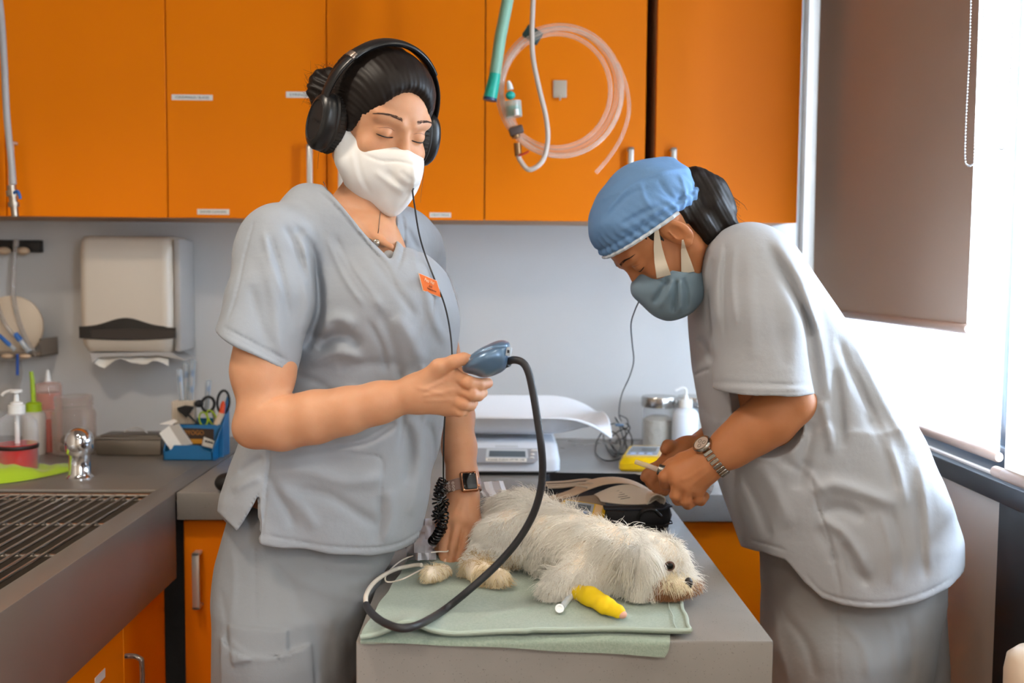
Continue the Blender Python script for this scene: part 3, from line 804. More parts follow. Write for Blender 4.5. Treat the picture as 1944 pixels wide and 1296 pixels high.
# base body: front face leaning back
mb = MB()
def basering(z, inset, y0):
    r = .022; pts = []
    X0, X1, Y0, Y1 = xl-.02+inset, xr-inset, b0.y+y0, b0.y+.24
    for (cx_, cy_, a0) in ((X1-r, Y0+r, -90), (X1-r, Y1-r, 0), (X0+r, Y1-r, 90), (X0+r, Y0+r, 180)):
        for q in range(6):
            a = math.radians(a0+q*18); pts.append((cx_+r*math.cos(a), cy_+r*math.sin(a), z))
    return pts
rg = [basering(TOP+.010, .004, .006), basering(TOP+.014, 0, 0), basering(TOP+.04, 0, .0), basering(TOP+.05, .002, .004), basering(zt_-.008, .006, .03), basering(zt_, .014, .04)]
vs = [[mb.bm.verts.new(p) for p in r] for r in rg]
for r0, r1 in zip(vs, vs[1:]):
    for i in range(len(r0)): mb.bm.faces.new((r0[i], r0[(i+1) % len(r0)], r1[(i+1) % len(r0)], r1[i]))
mb.bm.faces.new(vs[0][::-1]); mb.bm.faces.new(vs[-1])
mb.build('housing', sh, t, smooth=45)
MB().box((xl-.01, b0.y+.012, TOP+.0005), (xr-.012, b0.y+.23, TOP+.011), .003).build('foot_plate', black_pl, t)
# sloping display panel
sl0, sl1 = Vector((0, b0.y+.004, TOP+.05)), Vector((0, b0.y+.03, zt_-.008))
slope = (sl1-sl0).normalized(); nrm = Vector((0, -slope.z, slope.y))
def onslope(px, py, lift):
    # point on the slope plane seen at that pixel
    v = RC @ Vector(((px-972)/F, (648-py)/F, -1.0)); o = Vector((0, 0, CAM_Z))
    pl = sl0+nrm*lift; tt = (pl-o).dot(nrm)/v.dot(nrm); return o+v*tt
def slopequad(pts, lift, m, name, thick=.001):
    return MB().prism([onslope(x, y, lift) for x, y in pts], -nrm*thick).build(name, m, t)
slopequad([(905, 850), (1020, 851), (1022, 872), (1012, 879), (903, 878), (901, 868)], .0012, mat('panel_grey', '9b9ba0', 0.35), 'fascia', .002)
slopequad([(924, 851), (1001, 852), (1003, 869), (922, 868)], .002, mat('bezel_grey', 'c3c6ca', 0.3), 'bezel')
slopequad([(929, 855), (997, 856), (998, 867), (928, 866)], .0026, mat('lcd_dark', '5f686f', 0.15), 'lcd_display')
slopequad([(922, 868.5), (1000, 869.5), (1000, 876), (922, 875)], .0026, paper, 'label_strip')
c = onslope(961, 872.3, .0032)
text('PLEASE CLEAN AFTER USE', .01, frame(c, (1, 0, 0), slope), navy, 'lettering', t, fit=(70*k, 3.6*k), depth=.0002)
slopequad([(940, 844.5), (983, 845), (984, 848.5), (940, 848)], .0012, mat('bezel_grey', 'c3c6ca', 0.3), 'badge')
for (x, y) in ((1012, 855), (1011, 862), (1010, 868.5), (1017, 855)):
    MB().sph(onslope(x, y, .003), .006, 12, (1, .5, .5)).build('button', white_pl, t)
# tray: cross-section swept along x, upturned at the right end
rows = []
xa, xb = sp(860, 800).x, sp(1160, 800).x
nx = 40; secs = []
for i in range(nx+1):
    u = i/nx; x = xa+(xb-xa)*u
    tip = max(0, (u-.62)/.38)
    # dip of the right lip downwards and narrowing
    drop = .0*u
    row = []
    for j in range(17):
        v = j/16*2-1
        floor_z = zt_+.012+.045*tip**1.6
        side = abs(v)**3.2
        zz = floor_z+side*(sp(0, 773).z-floor_z-.052*tip**2.4)*1.0
        yy = b0.y+.135+v*(.15)*(1-.10*tip)
        if v < 0: zz -= .018*side
        row.append((x, yy, zz))
    rows.append(row)
tmb = MB(); tmb.grid(rows, .004)
tmb.tube([Vector(r[0]) for r in rows], .0042, 8).tube([Vector(p) for p in rows[-1]], .0036, 8).tube([Vector(r[-1]) for r in rows], .0042, 8)
tmb.build('weighing_tray', mat('tray_white', 'e9ebef', 0.2), t, smooth=60)

# black cable coil with a rising thin lead
b0 = PZ(1165, 868)
YC = b0.y+.03
t = thing('cable_coil', 'loose coil of thin black cable with a strand rising up the wall, beside the scale', 'cable', b0)
def CP(px, py, dy=0): return P(px, py, YC+dy)
MB().tube(catmull([P(1214, 570, 2.02), P(1205, 590, 2.08), P(1198, 615, 2.15), P(1200, 650, 2.25), P(1203, 685, 2.35), P(1195, 715, 2.42), P(1180, 750, 2.5), P(1175, 785, YC-.02), P(1180, 800, YC)], 8), .0016, 8).build('rising_lead', mat('lead_grey', '4a4a4d', 0.5), t)
lp = [(1176, 788), (1190, 795), (1192, 810), (1183, 812), (1172, 800), (1168, 792), (1175, 805), (1183, 830), (1190, 850), (1180, 862), (1165, 850), (1158, 835), (1172, 820), (1190, 815), (1200, 835), (1195, 855), (1178, 870), (1150, 874), (1133, 862), (1131, 845), (1140, 825), (1158, 806), (1175, 806), (1188, 820), (1184, 845), (1170, 866), (1158, 858), (1148, 838), (1146, 822), (1158, 818), (1172, 826), (1178, 845), (1170, 862), (1160, 852), (1170, 838), (1185, 830), (1196, 812), (1188, 803)]
rg_ = random.Random(2)
MB().tube(catmull([PZ(x, y, TOP+.004) if y > 836 else CP(x, y, rg_.uniform(-.015, .015)) for x, y in lp], 8), .0017, 8).build('coil', black_pl, t)
MB().cyl(CP(1168, 806, -.02), CP(1184, 807, -.02), .004, n=8).build('tie', mat('blue_tie', '5a6f86', 0.5), t)

# yellow meter
yel = mat('yellow_case', 'e3b400', 0.38); pale = mat('pale_yellow', 'e8c28a', 0.45)
def meter(label, corners, h, lcd, name='handheld_monitor'):
    a, b, c, d = corners      # bottom outline on the table: front-left, front-right, back-right, back-left
    cen = (a+b+c+d)/4
    t = thing(name, label, 'monitor', cen, 'yellow handheld monitors')
    up = Vector((0, 0, h))
    def ring(s, z): return [cen+(p-cen)*s+Vector((0, 0, z)) for p in (a, b, c, d)]
    mb = MB(); R = []
    for s, z in ((.94, 0), (1, h*.2), (1, h*.6), (.9, h*.9), (.86, h)):
        r4 = ring(s, z); o = []
        for i in range(4):
            p, q, n_ = r4[i], r4[i-1], r4[(i+1) % 4]
            f = .12
            for w_ in (0, .5, 1):
                e0 = p+(q-p)*f; e1 = p+(n_-p)*f
                o.append(e0*(1-w_)**2+p*2*w_*(1-w_)+e1*w_**2)
        R.append([mb.bm.verts.new(x) for x in o])
    for r0, r1 in zip(R, R[1:]):
        for i in range(12): mb.bm.faces.new((r0[i], r0[(i+1) % 12], r1[(i+1) % 12], r1[i]))
    mb.bm.faces.new(R[0][::-1]); mb.bm.faces.new(R[-1])
    mb.build('case', yel, t, smooth=35)
    def q(u, v, z): return a.lerp(b, u).lerp(d.lerp(c, u), v)+Vector((0, 0, h+z))
    def plate(u0, u1, v0, v1, z, m, nm): MB().prism([q(u0, v0, z), q(u1, v0, z), q(u1, v1, z), q(u0, v1, z)], (0, 0, -.002)).build(nm, m, t)
    plate(.12, .76, .22, .86, .0015, mat('panel_silver', 'b9bec6', 0.25, .3), 'front_panel')
    plate(.17, .70, .45, .72, .0028, mat('lcd_dark', '5f686f', 0.15), 'lcd_display')
    plate(.79, .95, .16, .86, .0012, pale, 'end_grip')
    for i in range(3): plate(.2+i*.17, .3+i*.17, .27, .36, .003, mat('key_blue', '8ea0bf', 0.4), 'key')
    return t
Z1 = TOP+.001
meter('yellow handheld monitor lying on the back worktop in front of the jars', [PZ(1172, 895, Z1), PZ(1268, 896, Z1), PZ(1276, 868, Z1), PZ(1192, 866, Z1)], .035, None)
# glass jar with steel lid, wash bottle, second jar
def lidjar(label, px, py, r, h, Y=None):
    b = PZ(px, py); k = kk(b.y)
    t = thing('storage_jar', label, 'jar', b, 'steel lidded glass jars')
    MB().lathe(b, prf([(0, 0), (r*.92, 0), (r*.96, 3), (r*.96, h*.74), (r*.9, h*.8), (r*.9, h*.86)], k), 40).build('glass_body', glass_m, t)
    MB().lathe(b, prf([(0, h*.80), (r*1.02, h*.8), (r*1.04, h*.82), (r*1.04, h*.97), (r*1.0, h), (0, h)], k), 40).build('steel_lid', mat('lid_steel', 'b9b4ae', 0.22, 1.0), t)
    MB().lathe(b, prf([(0, 2), (r*.88, 2), (r*.88, h*.55), (r*.5, h*.62), (0, h*.6)], k), 32).build('gauze_filling', mat('gauze', 'cfcac0', 0.9, bump=(60, .6, .01)), t)
    return t
lidjar('glass jar with a steel lid and pale gauze, left of the wash bottle', 1250, 848, 33, 98)
lidjar('glass jar with a steel lid behind the wash bottle', 1318, 838, 33, 88)
b = PZ(1300, 856); k = kk(b.y)
t = thing('wash_bottle', 'white squeeze bottle with a bent spout between the steel lidded jars', 'bottle', b)
mw = mat('squeeze_white', 'dfe5ee', 0.4)
MB().lathe(b, prf([(0, 0), (23, 0), (25, 3), (25, 72), (20, 80), (11, 84), (11, 88)], k), 36).build('bottle_shell', mw, t)
MB().lathe(b, prf([(12, 84), (13, 85), (13, 99), (5, 102), (4, 108), (0, 108)], k), 28).build('screw_cap', white_pl, t)
MB().tube(catmull([b+Vector((0, 0, 100*k)), b+Vector((0, 0, 118*k)), b+Vector((-8*k, 0, 122*k)), b+Vector((-20*k, 0, 117*k))]), 2.4*k, 10).build('spout', white_pl, t)

# ------------------------------------------------------------------ black instrument bag
fl, fr_ = PZ(1046, 1006), PZ(1262, 1006); bl, br = PZ(1056, 948), PZ(1268, 948)
x0, x1 = P(1042, 960, fl.y).x, P(1276, 985, fl.y).x
y0, y1 = fl.y, PZ(1150, 938).y+.0
hb = P(1270, 962, y0).z-TOP
cord = mat('black_nylon', '15161b', 0.65, bump=(700, .3, .0008)); cordb = mat('navy_nylon', '1c2533', 0.6)
t = thing('instrument_bag', 'open black zip bag holding beige cuffs, behind the dog', 'bag', ((x0+x1)/2, (y0+y1)/2, TOP))
def bagring(z, g):
    r = .03; pts = []
    for (cx_, cy_, a0) in ((x1-r, y0+r, -90), (x1-r, y1-r, 0), (x0+r, y1-r, 90), (x0+r, y0+r, 180)):
        for q in range(7):
            a = math.radians(a0+q*15)
            wob = .002*math.sin(q*2.1+z*180+a0)
            pts.append((cx_+(r+g+wob)*math.cos(a), cy_+(r+g+wob)*math.sin(a), z+.002*math.sin(q+a0)*(z > TOP+.02)))
    return pts
mb = MB()
rg = [bagring(TOP+.001, -.004), bagring(TOP+.012, 0), bagring(TOP+hb*.55, .003), bagring(TOP+hb, .0), bagring(TOP+hb+.002, -.004), bagring(TOP+hb*.5, -.007), bagring(TOP+.012, -.009)]
vs = [[mb.bm.verts.new(p) for p in r] for r in rg]
for r0, r1 in zip(vs, vs[1:]):
    for i in range(len(r0)): mb.bm.faces.new((r0[i], r0[(i+1) % len(r0)], r1[(i+1) % len(r0)], r1[i]))
mb.bm.faces.new(vs[0][::-1]); mb.bm.faces.new(vs[-1])
mb.build('shell', cord, t, smooth=60)
MB().tube([Vector(p) for p in bagring(TOP+hb*.93, .002)], .0028, 8, closed=True).build('zip_piping', cordb, t)
MB().tube([Vector(p) for p in bagring(TOP+hb*.25, .005)], .0018, 6, closed=True).build('seam_piping', black_pl, t)
# end tab and side pocket
q0 = P(1232, 985, y0-.004)
MB().tube(catmull([P(1212, 985, y0-.006), P(1220, 970, y0-.008), P(1240, 967, y0-.008), P(1255, 980, y0-.006)]), .0035, 8).build('carry_loop', black_pl, t)
MB().box((P(1150, 985, y0).x, y0-.012, TOP+.02), (P(1184, 985, y0).x, y0-.001, TOP+hb-.006), .005).build('pocket_tab', cord, t)
# beige blood pressure cuffs
beige = mat('cuff_beige', 'dcc6ab', 0.75, bump=(600, .2, .0006)); beige_w = mat('cuff_light', 'e6dac8', 0.7)
def ribbon(name, label, top, bot, y_off0, y_off1, m, parent=None, group=None):
    """strip between two pixel curves, its upper edge farther back than its lower edge"""
    n = 24
    ta = catmull([P(x, y, y0+y_off1) for x, y in top], 6); tb = catmull([P(x, y, y0+y_off0) for x, y in bot], 6)
    def res(c):
        L = [0]
        for a, b in zip(c, c[1:]): L.append(L[-1]+(b-a).length)
        out = []
        for i in range(n+1):
            s = L[-1]*i/n; j = 0
            while j < len(L)-2 and L[j+1] < s: j += 1
            out.append(c[j].lerp(c[j+1], (s-L[j])/max(L[j+1]-L[j], 1e-9)))
        return out
    ra, rb = res(ta), res(tb)
    rows = [[rb[i].lerp(ra[i], q/4)+Vector((0, 0, .003*math.sin(math.pi*q/4))) for i in range(n+1)] for q in range(5)]
    o = MB().grid(rows, .0022).build(name, m, parent)
    return o
cg = 'beige pressure cuffs in the black bag'
zr = hb
o = ribbon('pressure_cuff', '', [(1040, 942), (1080, 930), (1115, 912), (1150, 905), (1185, 907), (1220, 920), (1262, 948)], [(1046, 949), (1085, 941), (1120, 927), (1150, 918), (1185, 916), (1215, 925), (1256, 955)], .05, .085, beige)
tag(o, 'long arched beige pressure cuff lying on top in the black bag', 'cuff', cg)
o = ribbon('pressure_cuff', '', [(1128, 940), (1160, 926), (1188, 921), (1215, 925), (1240, 934), (1262, 946)], [(1140, 952), (1165, 956), (1190, 958), (1212, 958), (1228, 957), (1236, 955)], .012, .055, beige_w)
tag(o, 'broad pale beige pressure cuff spread under the arched one', 'cuff', cg)
mb = MB(); c_ = P(1244, 950, y0+.03)
mb.tube(catmull([P(1228, 957, y0+.012), P(1236, 944, y0+.014), P(1250, 938, y0+.02), P(1262, 946, y0+.024), P(1260, 957, y0+.02)], 6), .0022, 6)
roll = []
for q in range(2):
    pass
rows = [[Vector(p)+Vector((-.004*i, .012*i, 0)) for p in catmull([P(1228, 957, y0+.010), P(1236, 944, y0+.012), P(1250, 938, y0+.014), P(1262, 946, y0+.016), P(1261, 957, y0+.014)], 5)] for i in range(4)]
mb.grid(rows, .0015)
o = mb.build('pressure_cuff', beige_w); tag(o, 'rolled end of a pale cuff at the right end of the black bag', 'cuff', cg)
o = ribbon('pressure_cuff', '', [(1048, 950), (1080, 945), (1110, 941), (1140, 938)], [(1060, 953), (1090, 953), (1120, 955), (1150, 957)], .02, .05, mat('cuff_brown', 'a08d78', 0.75))
tag(o, 'folded darker beige cuff at the left of the black bag', 'cuff', cg)
lb = MB().grid([[P(1150+i*7+j*6, 936+j*8-i*1.0+2*math.sin(i), y0+.05-.012*j) for i in range(5)] for j in range(3)], .0008).build('printed_slip', paper)
tag(lb, 'small printed white slip with grey lines between the beige cuffs', 'label')
for j in range(5):
    MB().tube([P(1158+j*5, 934+j*3.2, y0+.038-.005*j), P(1176+j*5, 931+j*3.2, y0+.038-.005*j)], .0005, 4).build('printed_line', grey_ink, lb)
for i, (l, r) in enumerate((((1036, 916), (1112, 910)), ((1034, 921), (1110, 916)), ((1040, 925), (1095, 921)))):
    s_ = MB().tube(catmull([P(l[0], l[1], y0+.10-.02*i), P((l[0]+r[0])/2, (l[1]+r[1])/2+1, y0+.10-.02*i), P(r[0], r[1], y0+.09-.02*i), P(r[0]+20, r[1]+4, y0+.08-.02*i)]), .0026, 8).build('cuff_tube', mat('tube_beige', 'cbbba8', 0.5))
    tag(s_, ['uppermost', 'middle', 'lowest'][i]+' of the thin beige tubes lying at the left end of the black bag', 'tube', 'beige tubes of the cuffs')
# second yellow monitor tucked at the front of the bag
yq = y0-.035
meter('yellow handheld monitor tucked between the dog and the black bag', [P(1062, 1000, yq), P(1140, 1006, yq), P(1150, 975, yq+.04), P(1064, 962, yq+.04)], .02, None)

# ------------------------------------------------------------------ hanging coil of clear tubing in front of the third cabinet
YT = 2.55
tube_m = clear('oxygen_tubing', 'f0dccb', .17, .05)
t = thing('tubing_coil', 'hanging coil of clear tubing tied in loops against the orange cabinet', 'tubing', P(1065, 180, YT))
def ring_pts(cx, cy, rx, ry, a0, a1, n, dy):
    return [P(cx+rx*math.cos(math.radians(a0+(a1-a0)*i/n)), cy+ry*math.sin(math.radians(a0+(a1-a0)*i/n)), YT+dy) for i in range(n+1)]
for i, (cx, cy, rx, ry, dy) in enumerate(((1063, 172, 118, 124, 0), (1061, 170, 109, 117, .012), (1056, 172, 103, 108, -.010), (1065, 175, 114, 121, -.018))):
    MB().tube(ring_pts(cx, cy, rx, ry, 0, 360, 56, dy)[:-1], .0058, 12, closed=True).build('tube_loop', tube_m, t)
MB().tube(catmull([P(1172, 120, YT), P(1188, 160, YT), P(1194, 210, YT), P(1180, 260, YT), P(1155, 300, YT), P(1131, 328, YT)]), .005, 12).build('tube_tail', tube_m, t)
M = frame(P(1011, 66, YT), P(1022, 78, YT)-P(1000, 54, YT), (0, 0, 1))
MB().box((-.016, -.011, -.022), (.016, .011, .022), .003, M=frame(P(1011, 66, YT), P(1018, 55, YT)-P(1004, 77, YT), (0, -1, 0))).build('strap', mat('dark_green_strap', '24423f', 0.6), t)
white_hose = mat('pale_hose', 'c6b6a8', 0.4)
t2 = thing('gas_hose', 'pale hose running down through the clear tubing coil to a small valve', 'hose', P(1005, 300, YT))
MB().tube(catmull([P(1013, -60, YT-.03), P(1012, 0, YT-.03), P(1010, 60, YT-.03), P(1012, 110, YT-.03), P(1024, 170, YT-.03), P(1036, 220, YT-.03), P(1040, 265, YT-.03), P(1030, 305, YT-.03), P(1005, 322, YT-.03), P(988, 305, YT-.02), P(984, 294, YT-.02)]), .0062, 12).build('hose', white_hose, t2)
mb = MB()
mb.cyl(P(984, 296, YT-.02), P(982, 272, YT-.02), .009).cyl(P(980, 262, YT-.015), P(976, 240, YT-.015), .011)
mb.build('brass_fitting', mat('aged_brass', '8c6a4a', 0.35, .9), t2)
MB().tube(catmull([P(985, 295, YT-.03), P(994, 292, YT-.034), P(1004, 287, YT-.034)]), .003, 8).build('red_lever', mat('red_lever', 'b8300e', 0.4), t2)
MB().box((-.018, -.013, -.01), (.018, .013, .01), .004, M=frame(P(980, 248, YT-.02), (1, 0, .35), (0, -1, 0))).build('clamp', mat('dark_clamp', '4b3a33', 0.5), t2)
t3 = thing('flow_regulator', 'clear flow gauge with green and white fittings hanging inside the tubing coil', 'gauge', P(975, 205, YT-.03))
MB().cyl(P(976, 222, YT-.03), P(974, 192, YT-.03), .0205).build('gauge_body', clear('gauge_glass', 'cfe0d6', .35), t3)
MB().cyl(P(976, 219, YT-.03), P(975, 201, YT-.03), .017).build('green_core', mat('green_core', '1c6a45', 0.4), t3)
MB().cyl(P(981, 219, YT-.052), P(980, 207, YT-.052), .006).build('white_float', white_pl, t3)
MB().sph(P(969, 181, YT-.03), .0125, 16, (1, 1, .85)).build('teal_knob', mat('teal_knob', '1aa596', 0.4), t3)
MB().tube([P(969, 170, YT-.03), P(967, 160, YT-.03), P(965, 154, YT-.03)], [.008, .0065, .004], 12).build('white_nipple', white_pl, t3)
for dx in (0, 4): MB().tube([P(972+dx, 224, YT-.028), P(979+dx, 242, YT-.022)], .0022, 8).build('outlet_tube', tube_m, t3)
t4 = thing('breathing_hose', 'sea green hose with a teal cuff hanging at the top left of the tubing coil', 'hose', P(934, 185, 2.5))
sg = mat('sea_green_hose', '8fb39a', 0.45, bump=((1, 1, 1), .0)) if False else mat('sea_green_hose', '86b096', 0.45)
MB().tube([P(975, -60, 2.5), P(964, 0, 2.5), P(950, 70, 2.5), P(940, 140, 2.5)], .0145, 18).build('hose', sg, t4)
MB().tube([P(940, 138, 2.5), P(939, 146, 2.5), P(934, 170, 2.5), P(930, 188, 2.5)], [.0135, .0145, .0165, .0172], 20).build('teal_cuff', mat('teal_cuff', '1aa58f', 0.4), t4)
MB().tube([P(930.5, 186, 2.5), P(929.6, 191, 2.5)], .0176, 20).build('cuff_rim', mat('dark_blue_rim', '1a3a5c', 0.4), t4)
# clear bent hose behind the woman's shoulder
hh = thing('wall_tubing', 'pale clear tubing loop hanging on the wall behind the woman', 'tubing', P(860, 660, WY-.04))
for off in (0, 10):
    MB().tube(catmull([P(818-off, 492+off, WY-.03), P(845-off, 520+off*.6, WY-.03), P(862-off*.8, 560, WY-.03), P(868-off*.6, 605, WY-.03), P(862-off*.5, 650, WY-.03), P(855-off, 710, WY-.03)]), .0085, 12).build('tube', clear('wall_tube_plastic', 'd8cfc8', .22), hh)

# ================================================================== TOWEL ON THE WORKTOP
tw = mat('towel_green', '8c9f8e', 0.95, noise=(300, 'a6b5a5', 0.25), bump=(900, .8, .002), sheen=.4)
tw_edge = mat('towel_hem', 'a9b8ab', 0.95, bump=(900, .5, .001), sheen=.3)
nt = tw.node_tree
t = thing('towel', 'folded pale green towel spread on the stone worktop under the dog', 'towel', PZ(1000, 1150))
# grid in plan; front edge hangs just over the worktop edge
def towel_sheet(name, L, Rr, back, dz, ripple, seed, m, hang=0.0):
    """L, Rr: front edge left and right pixels (x,y); back: back-left, back-right pixels; everything on the worktop plane"""
    NXg, NYg = 70, 34
    rg = np.random.RandomState(seed); ph = rg.rand(8)*6.28
    f0, f1 = PZ(*L), PZ(*Rr); b0_, b1_ = PZ(*back[0]), PZ(*back[1])
    rows = []
    for j in range(NYg+1):
        v = j/NYg; row = []
        for i in range(NXg+1):
            u = i/NXg
            p = f0.lerp(f1, u).lerp(b0_.lerp(b1_, u), v)
            e = (1-v)
            z = dz+ripple(u, v)
            z += .0009*math.sin(17*u+5*v+ph[0])+.0009*math.sin(9*u-11*v+ph[1])
            if p.y < PF:   # past the edge: drops
                over = PF-p.y
                p = Vector((p.x, PF-.004-min(over, .012)*.4, 0)); z -= over*.37
            row.append((p.x+.0012*math.sin(9*v*3+ph[2]), p.y+.0015*math.sin(13*u+ph[3]), TOP+z))
        rows.append(row)
    mb = MB(); mb.grid(rows, .0045 if dz > .008 else .004)
    mb.bm.normal_update()
    return mb.build(name, m, t, smooth=70), rows
def rip_top(u, v):
    w = math.exp(-((u-.14)/.07)**2)*math.exp(-(v/.16)**2)*.019
    w += math.exp(-((u-.45-.55*v)/.05)**2)*.0035*min(1, 4*v)
    w += math.exp(-((u-.24-.9*v)/.035)**2)*.0035*math.exp(-((v-.2)/.2)**2)
    w += math.exp(-((u-.6)/.22)**2)*math.exp(-(v/.10)**2)*.005
    return w
low, _ = towel_sheet('lower_layer', (684, 1219), (1276, 1250), ((790, 1060), (1262, 1096)), .005, lambda u, v: 0.0, 4, tw)
top, rows = towel_sheet('upper_layer', (684, 1219), (1310, 1211), ((788, 1052), (1270, 1090)), .0115, rip_top, 7, tw)
MB().tube([Vector(p)+Vector((0, -.0015, .001)) for p in rows[0]], .0032, 8).build('front_hem', tw_edge, t)
MB().tube([Vector(r[-1])+Vector((0, 0, .001)) for r in rows], .003, 8).build('side_hem', tw_edge, t)
MB().tube([Vector(r[-4])+Vector((0, 0, .0025)) for r in rows], .0011, 6).build('stitched_line', tw_edge, t)
# ================================================================== SOLID MODELLING BY DISTANCE FIELDS
_RCn = np.array(RC)
def pix(Q):
    """world points -> pixels of the reference frame"""
    q = (Q-np.array([0, 0, CAM_Z])) @ _RCn
    return 972+F*q[:, 0]/(-q[:, 2]), 648-F*q[:, 1]/(-q[:, 2])
def npv(v): return np.array([v[0], v[1], v[2]], dtype=np.float64)
def smin(a, b, k):
    if k <= 0: return np.minimum(a, b)
    h = np.maximum(k-np.abs(a-b), 0)/k
    return np.minimum(a, b)-h*h*k*0.25
def smax(a, b, k): return -smin(-a, -b, k)
class Cone:
    def __init__(s, a, b, ra, rb): s.a, s.b, s.ra, s.rb = npv(a), npv(b), ra, rb
    def __call__(s, Q):
        ab = s.b-s.a; d = Q-s.a
        t = np.clip((d @ ab)/(ab @ ab), 0, 1)
        return np.sqrt(((d-t[:, None]*ab)**2).sum(1))-(s.ra+(s.rb-s.ra)*t)
class Ell:
    def __init__(s, c, r, R=None): s.c, s.r, s.R = npv(c), np.array(r, float), (np.array(R) if R is not None else np.eye(3))
    def __call__(s, Q):
        q = (Q-s.c) @ s.R
        k0 = np.sqrt(((q/s.r)**2).sum(1))+1e-9; k1 = np.sqrt(((q/s.r**2)**2).sum(1))+1e-9
        return k0*(k0-1)/k1
class Plane:
    """negative on the side the normal points away from"""
    def __init__(s, p, n): s.p = npv(p); n = npv(n); s.n = n/np.linalg.norm(n)
    def __call__(s, Q): return (Q-s.p) @ s.n
class Loft:
    """stack of upright super-ellipses: rows (z, x centre, half width, y centre, half depth)"""
    def __init__(s, rows, e=2.3, cap=.03):
        rows = sorted(rows); A = np.array(rows)
        z = A[:, 0]; s.z = np.linspace(z[0], z[-1], 200)
        # smooth interpolation
        s.t = [np.interp(s.z, z, A[:, i]) for i in range(1, 5)]
        ker = np.hanning(15); ker /= ker.sum()
        s.t = [np.convolve(np.pad(c, 7, mode='reflect', reflect_type='odd'), ker, 'valid') for c in s.t]
        s.e = e; s.cap = cap
    def __call__(s, Q):
        z = Q[:, 2]
        xc, hx, yc, hy = [np.interp(z, s.z, c) for c in s.t]
        hx = np.maximum(hx, .004); hy = np.maximum(hy, .004)
        ax = np.abs(Q[:, 0]-xc)/hx; ay = np.abs(Q[:, 1]-yc)/hy
        k = (ax**s.e+ay**s.e)**(1/s.e)+1e-9
        rad = np.sqrt((Q[:, 0]-xc)**2+(Q[:, 1]-yc)**2)
        d = rad*(1-1/k)
        d = np.where(k < .2, -.8*np.minimum(hx, hy), d)
        dz = np.maximum(s.z[0]-z, z-s.z[-1])
        return smax(d, dz, s.cap)
class Fn:
    def __init__(s, f, big=True): s.f = f
    def __call__(s, Q): return s.f(Q)
class Field:
    """ordered list of (op, primitive, k); far primitives are skipped per block"""
    def __init__(s): s.items = []; s.disp = []; s.post = []
    def psub(s, p, k=.002): s.post.append((p, k)); return s
    def add(s, p, k=.01): s.items.append(('+', p, k)); return s
    def sub(s, p, k=.004): s.items.append(('-', p, k)); return s
    def cut(s, p, k=.004): s.items.append(('&', p, k)); return s
    def displace(s, f): s.disp.append(f); return s
    def __call__(s, Q, c=None, R=None):
        d = np.full(len(Q), .5); got = False
        for op, p, k in s.items:
            if c is not None and op in '+-':
                if p(c)[0] > R*1.25+.03+k: continue
            v = p(Q)
            if op == '+': d = smin(d, v, k)
            elif op == '-': d = smax(d, -v, k)
            else: d = smax(d, v, k)
        if s.disp:
            near = np.abs(d) < .05
            if near.any():
                q = Q[near]; u, v = pix(q); dd = d[near]
                for f in s.disp: dd = dd+f(q, u, v)
                d[near] = dd
        for p, k in s.post: d = smax(d, -p(Q), k)
        return d
def crease(*lines, gain=1.0):
    """lines: (amplitude mm (+ = raised), width px, [(px,py) ...])"""
    L = []
    for amp, w, pts in lines:
        p = [(Vector((x, y, 0))) for x, y in pts]
        p = catmull(p, 4) if len(p) > 2 else p
        L.append((amp*gain/1000, w, np.array([(q.x, q.y) for q in p])))
    def f(q, u, v):
        out = np.zeros(len(q)); lo_u, hi_u, lo_v, hi_v = u.min(), u.max(), v.min(), v.max()
        for amp, w, p in L:
            m = w*2.6
            if p[:, 0].max() < lo_u-m or p[:, 0].min() > hi_u+m or p[:, 1].max() < lo_v-m or p[:, 1].min() > hi_v+m: continue
            best = np.full(len(q), 1e9); bt = np.zeros(len(q)); n = len(p)-1
            for i in range(n):
                a, b = p[i], p[i+1]; ab = b-a; l2 = ab @ ab
                if l2 < 1e-9: continue
                t = np.clip(((u-a[0])*ab[0]+(v-a[1])*ab[1])/l2, 0, 1)
                dd = (u-a[0]-t*ab[0])**2+(v-a[1]-t*ab[1])**2
                k = dd < best; best[k] = dd[k]; bt[k] = ((i+t)/n)[k]
            taper = np.clip(np.minimum(bt, 1-bt)*5, 0, 1)**.7*.85+.15
            out -= amp*taper*np.exp(-best/(w*w))
        return out
    return f
def patch(amp, pts, soft=3.0):
    """raised (or sunk) cloth panel inside a pixel polygon"""
    P_ = np.array(pts, float)
    def f(q, u, v):
        if P_[:, 0].max() < u.min()-9 or P_[:, 0].min() > u.max()+9 or P_[:, 1].max() < v.min()-9 or P_[:, 1].min() > v.max()+9: return 0
        d = np.full(len(q), 1e9); ins = np.zeros(len(q), bool); n = len(P_)
        for i in range(n):
            a, b = P_[i], P_[(i+1) % n]; ab = b-a
            t = np.clip(((u-a[0])*ab[0]+(v-a[1])*ab[1])/(ab @ ab), 0, 1)
            d = np.minimum(d, np.hypot(u-a[0]-t*ab[0], v-a[1]-t*ab[1]))
            c = ((a[1] > v) != (b[1] > v)) & (u < (b[0]-a[0])*(v-a[1])/(b[1]-a[1]+1e-12)+a[0])
            ins ^= c
        s = np.where(ins, d, -d)
        return -amp/1000*np.clip(s/soft+.5, 0, 1)
    return f
def wobble(amp, freq, seed=0, stretch=(1, 1, 1)):
    r = np.random.RandomState(seed); K = []
    for i in range(7):
        k = r.randn(3)*np.array(stretch); k = k/np.linalg.norm(k)*freq*(.6+1.1*r.rand()); K.append((k, r.rand()*6.28, .5+r.rand()))
    def f(q, u=None, v=None):
        o = 0
        for k, ph, a in K: o = o+a*np.sin(q @ k+ph)
        return amp/1000*o/3.2
    return f
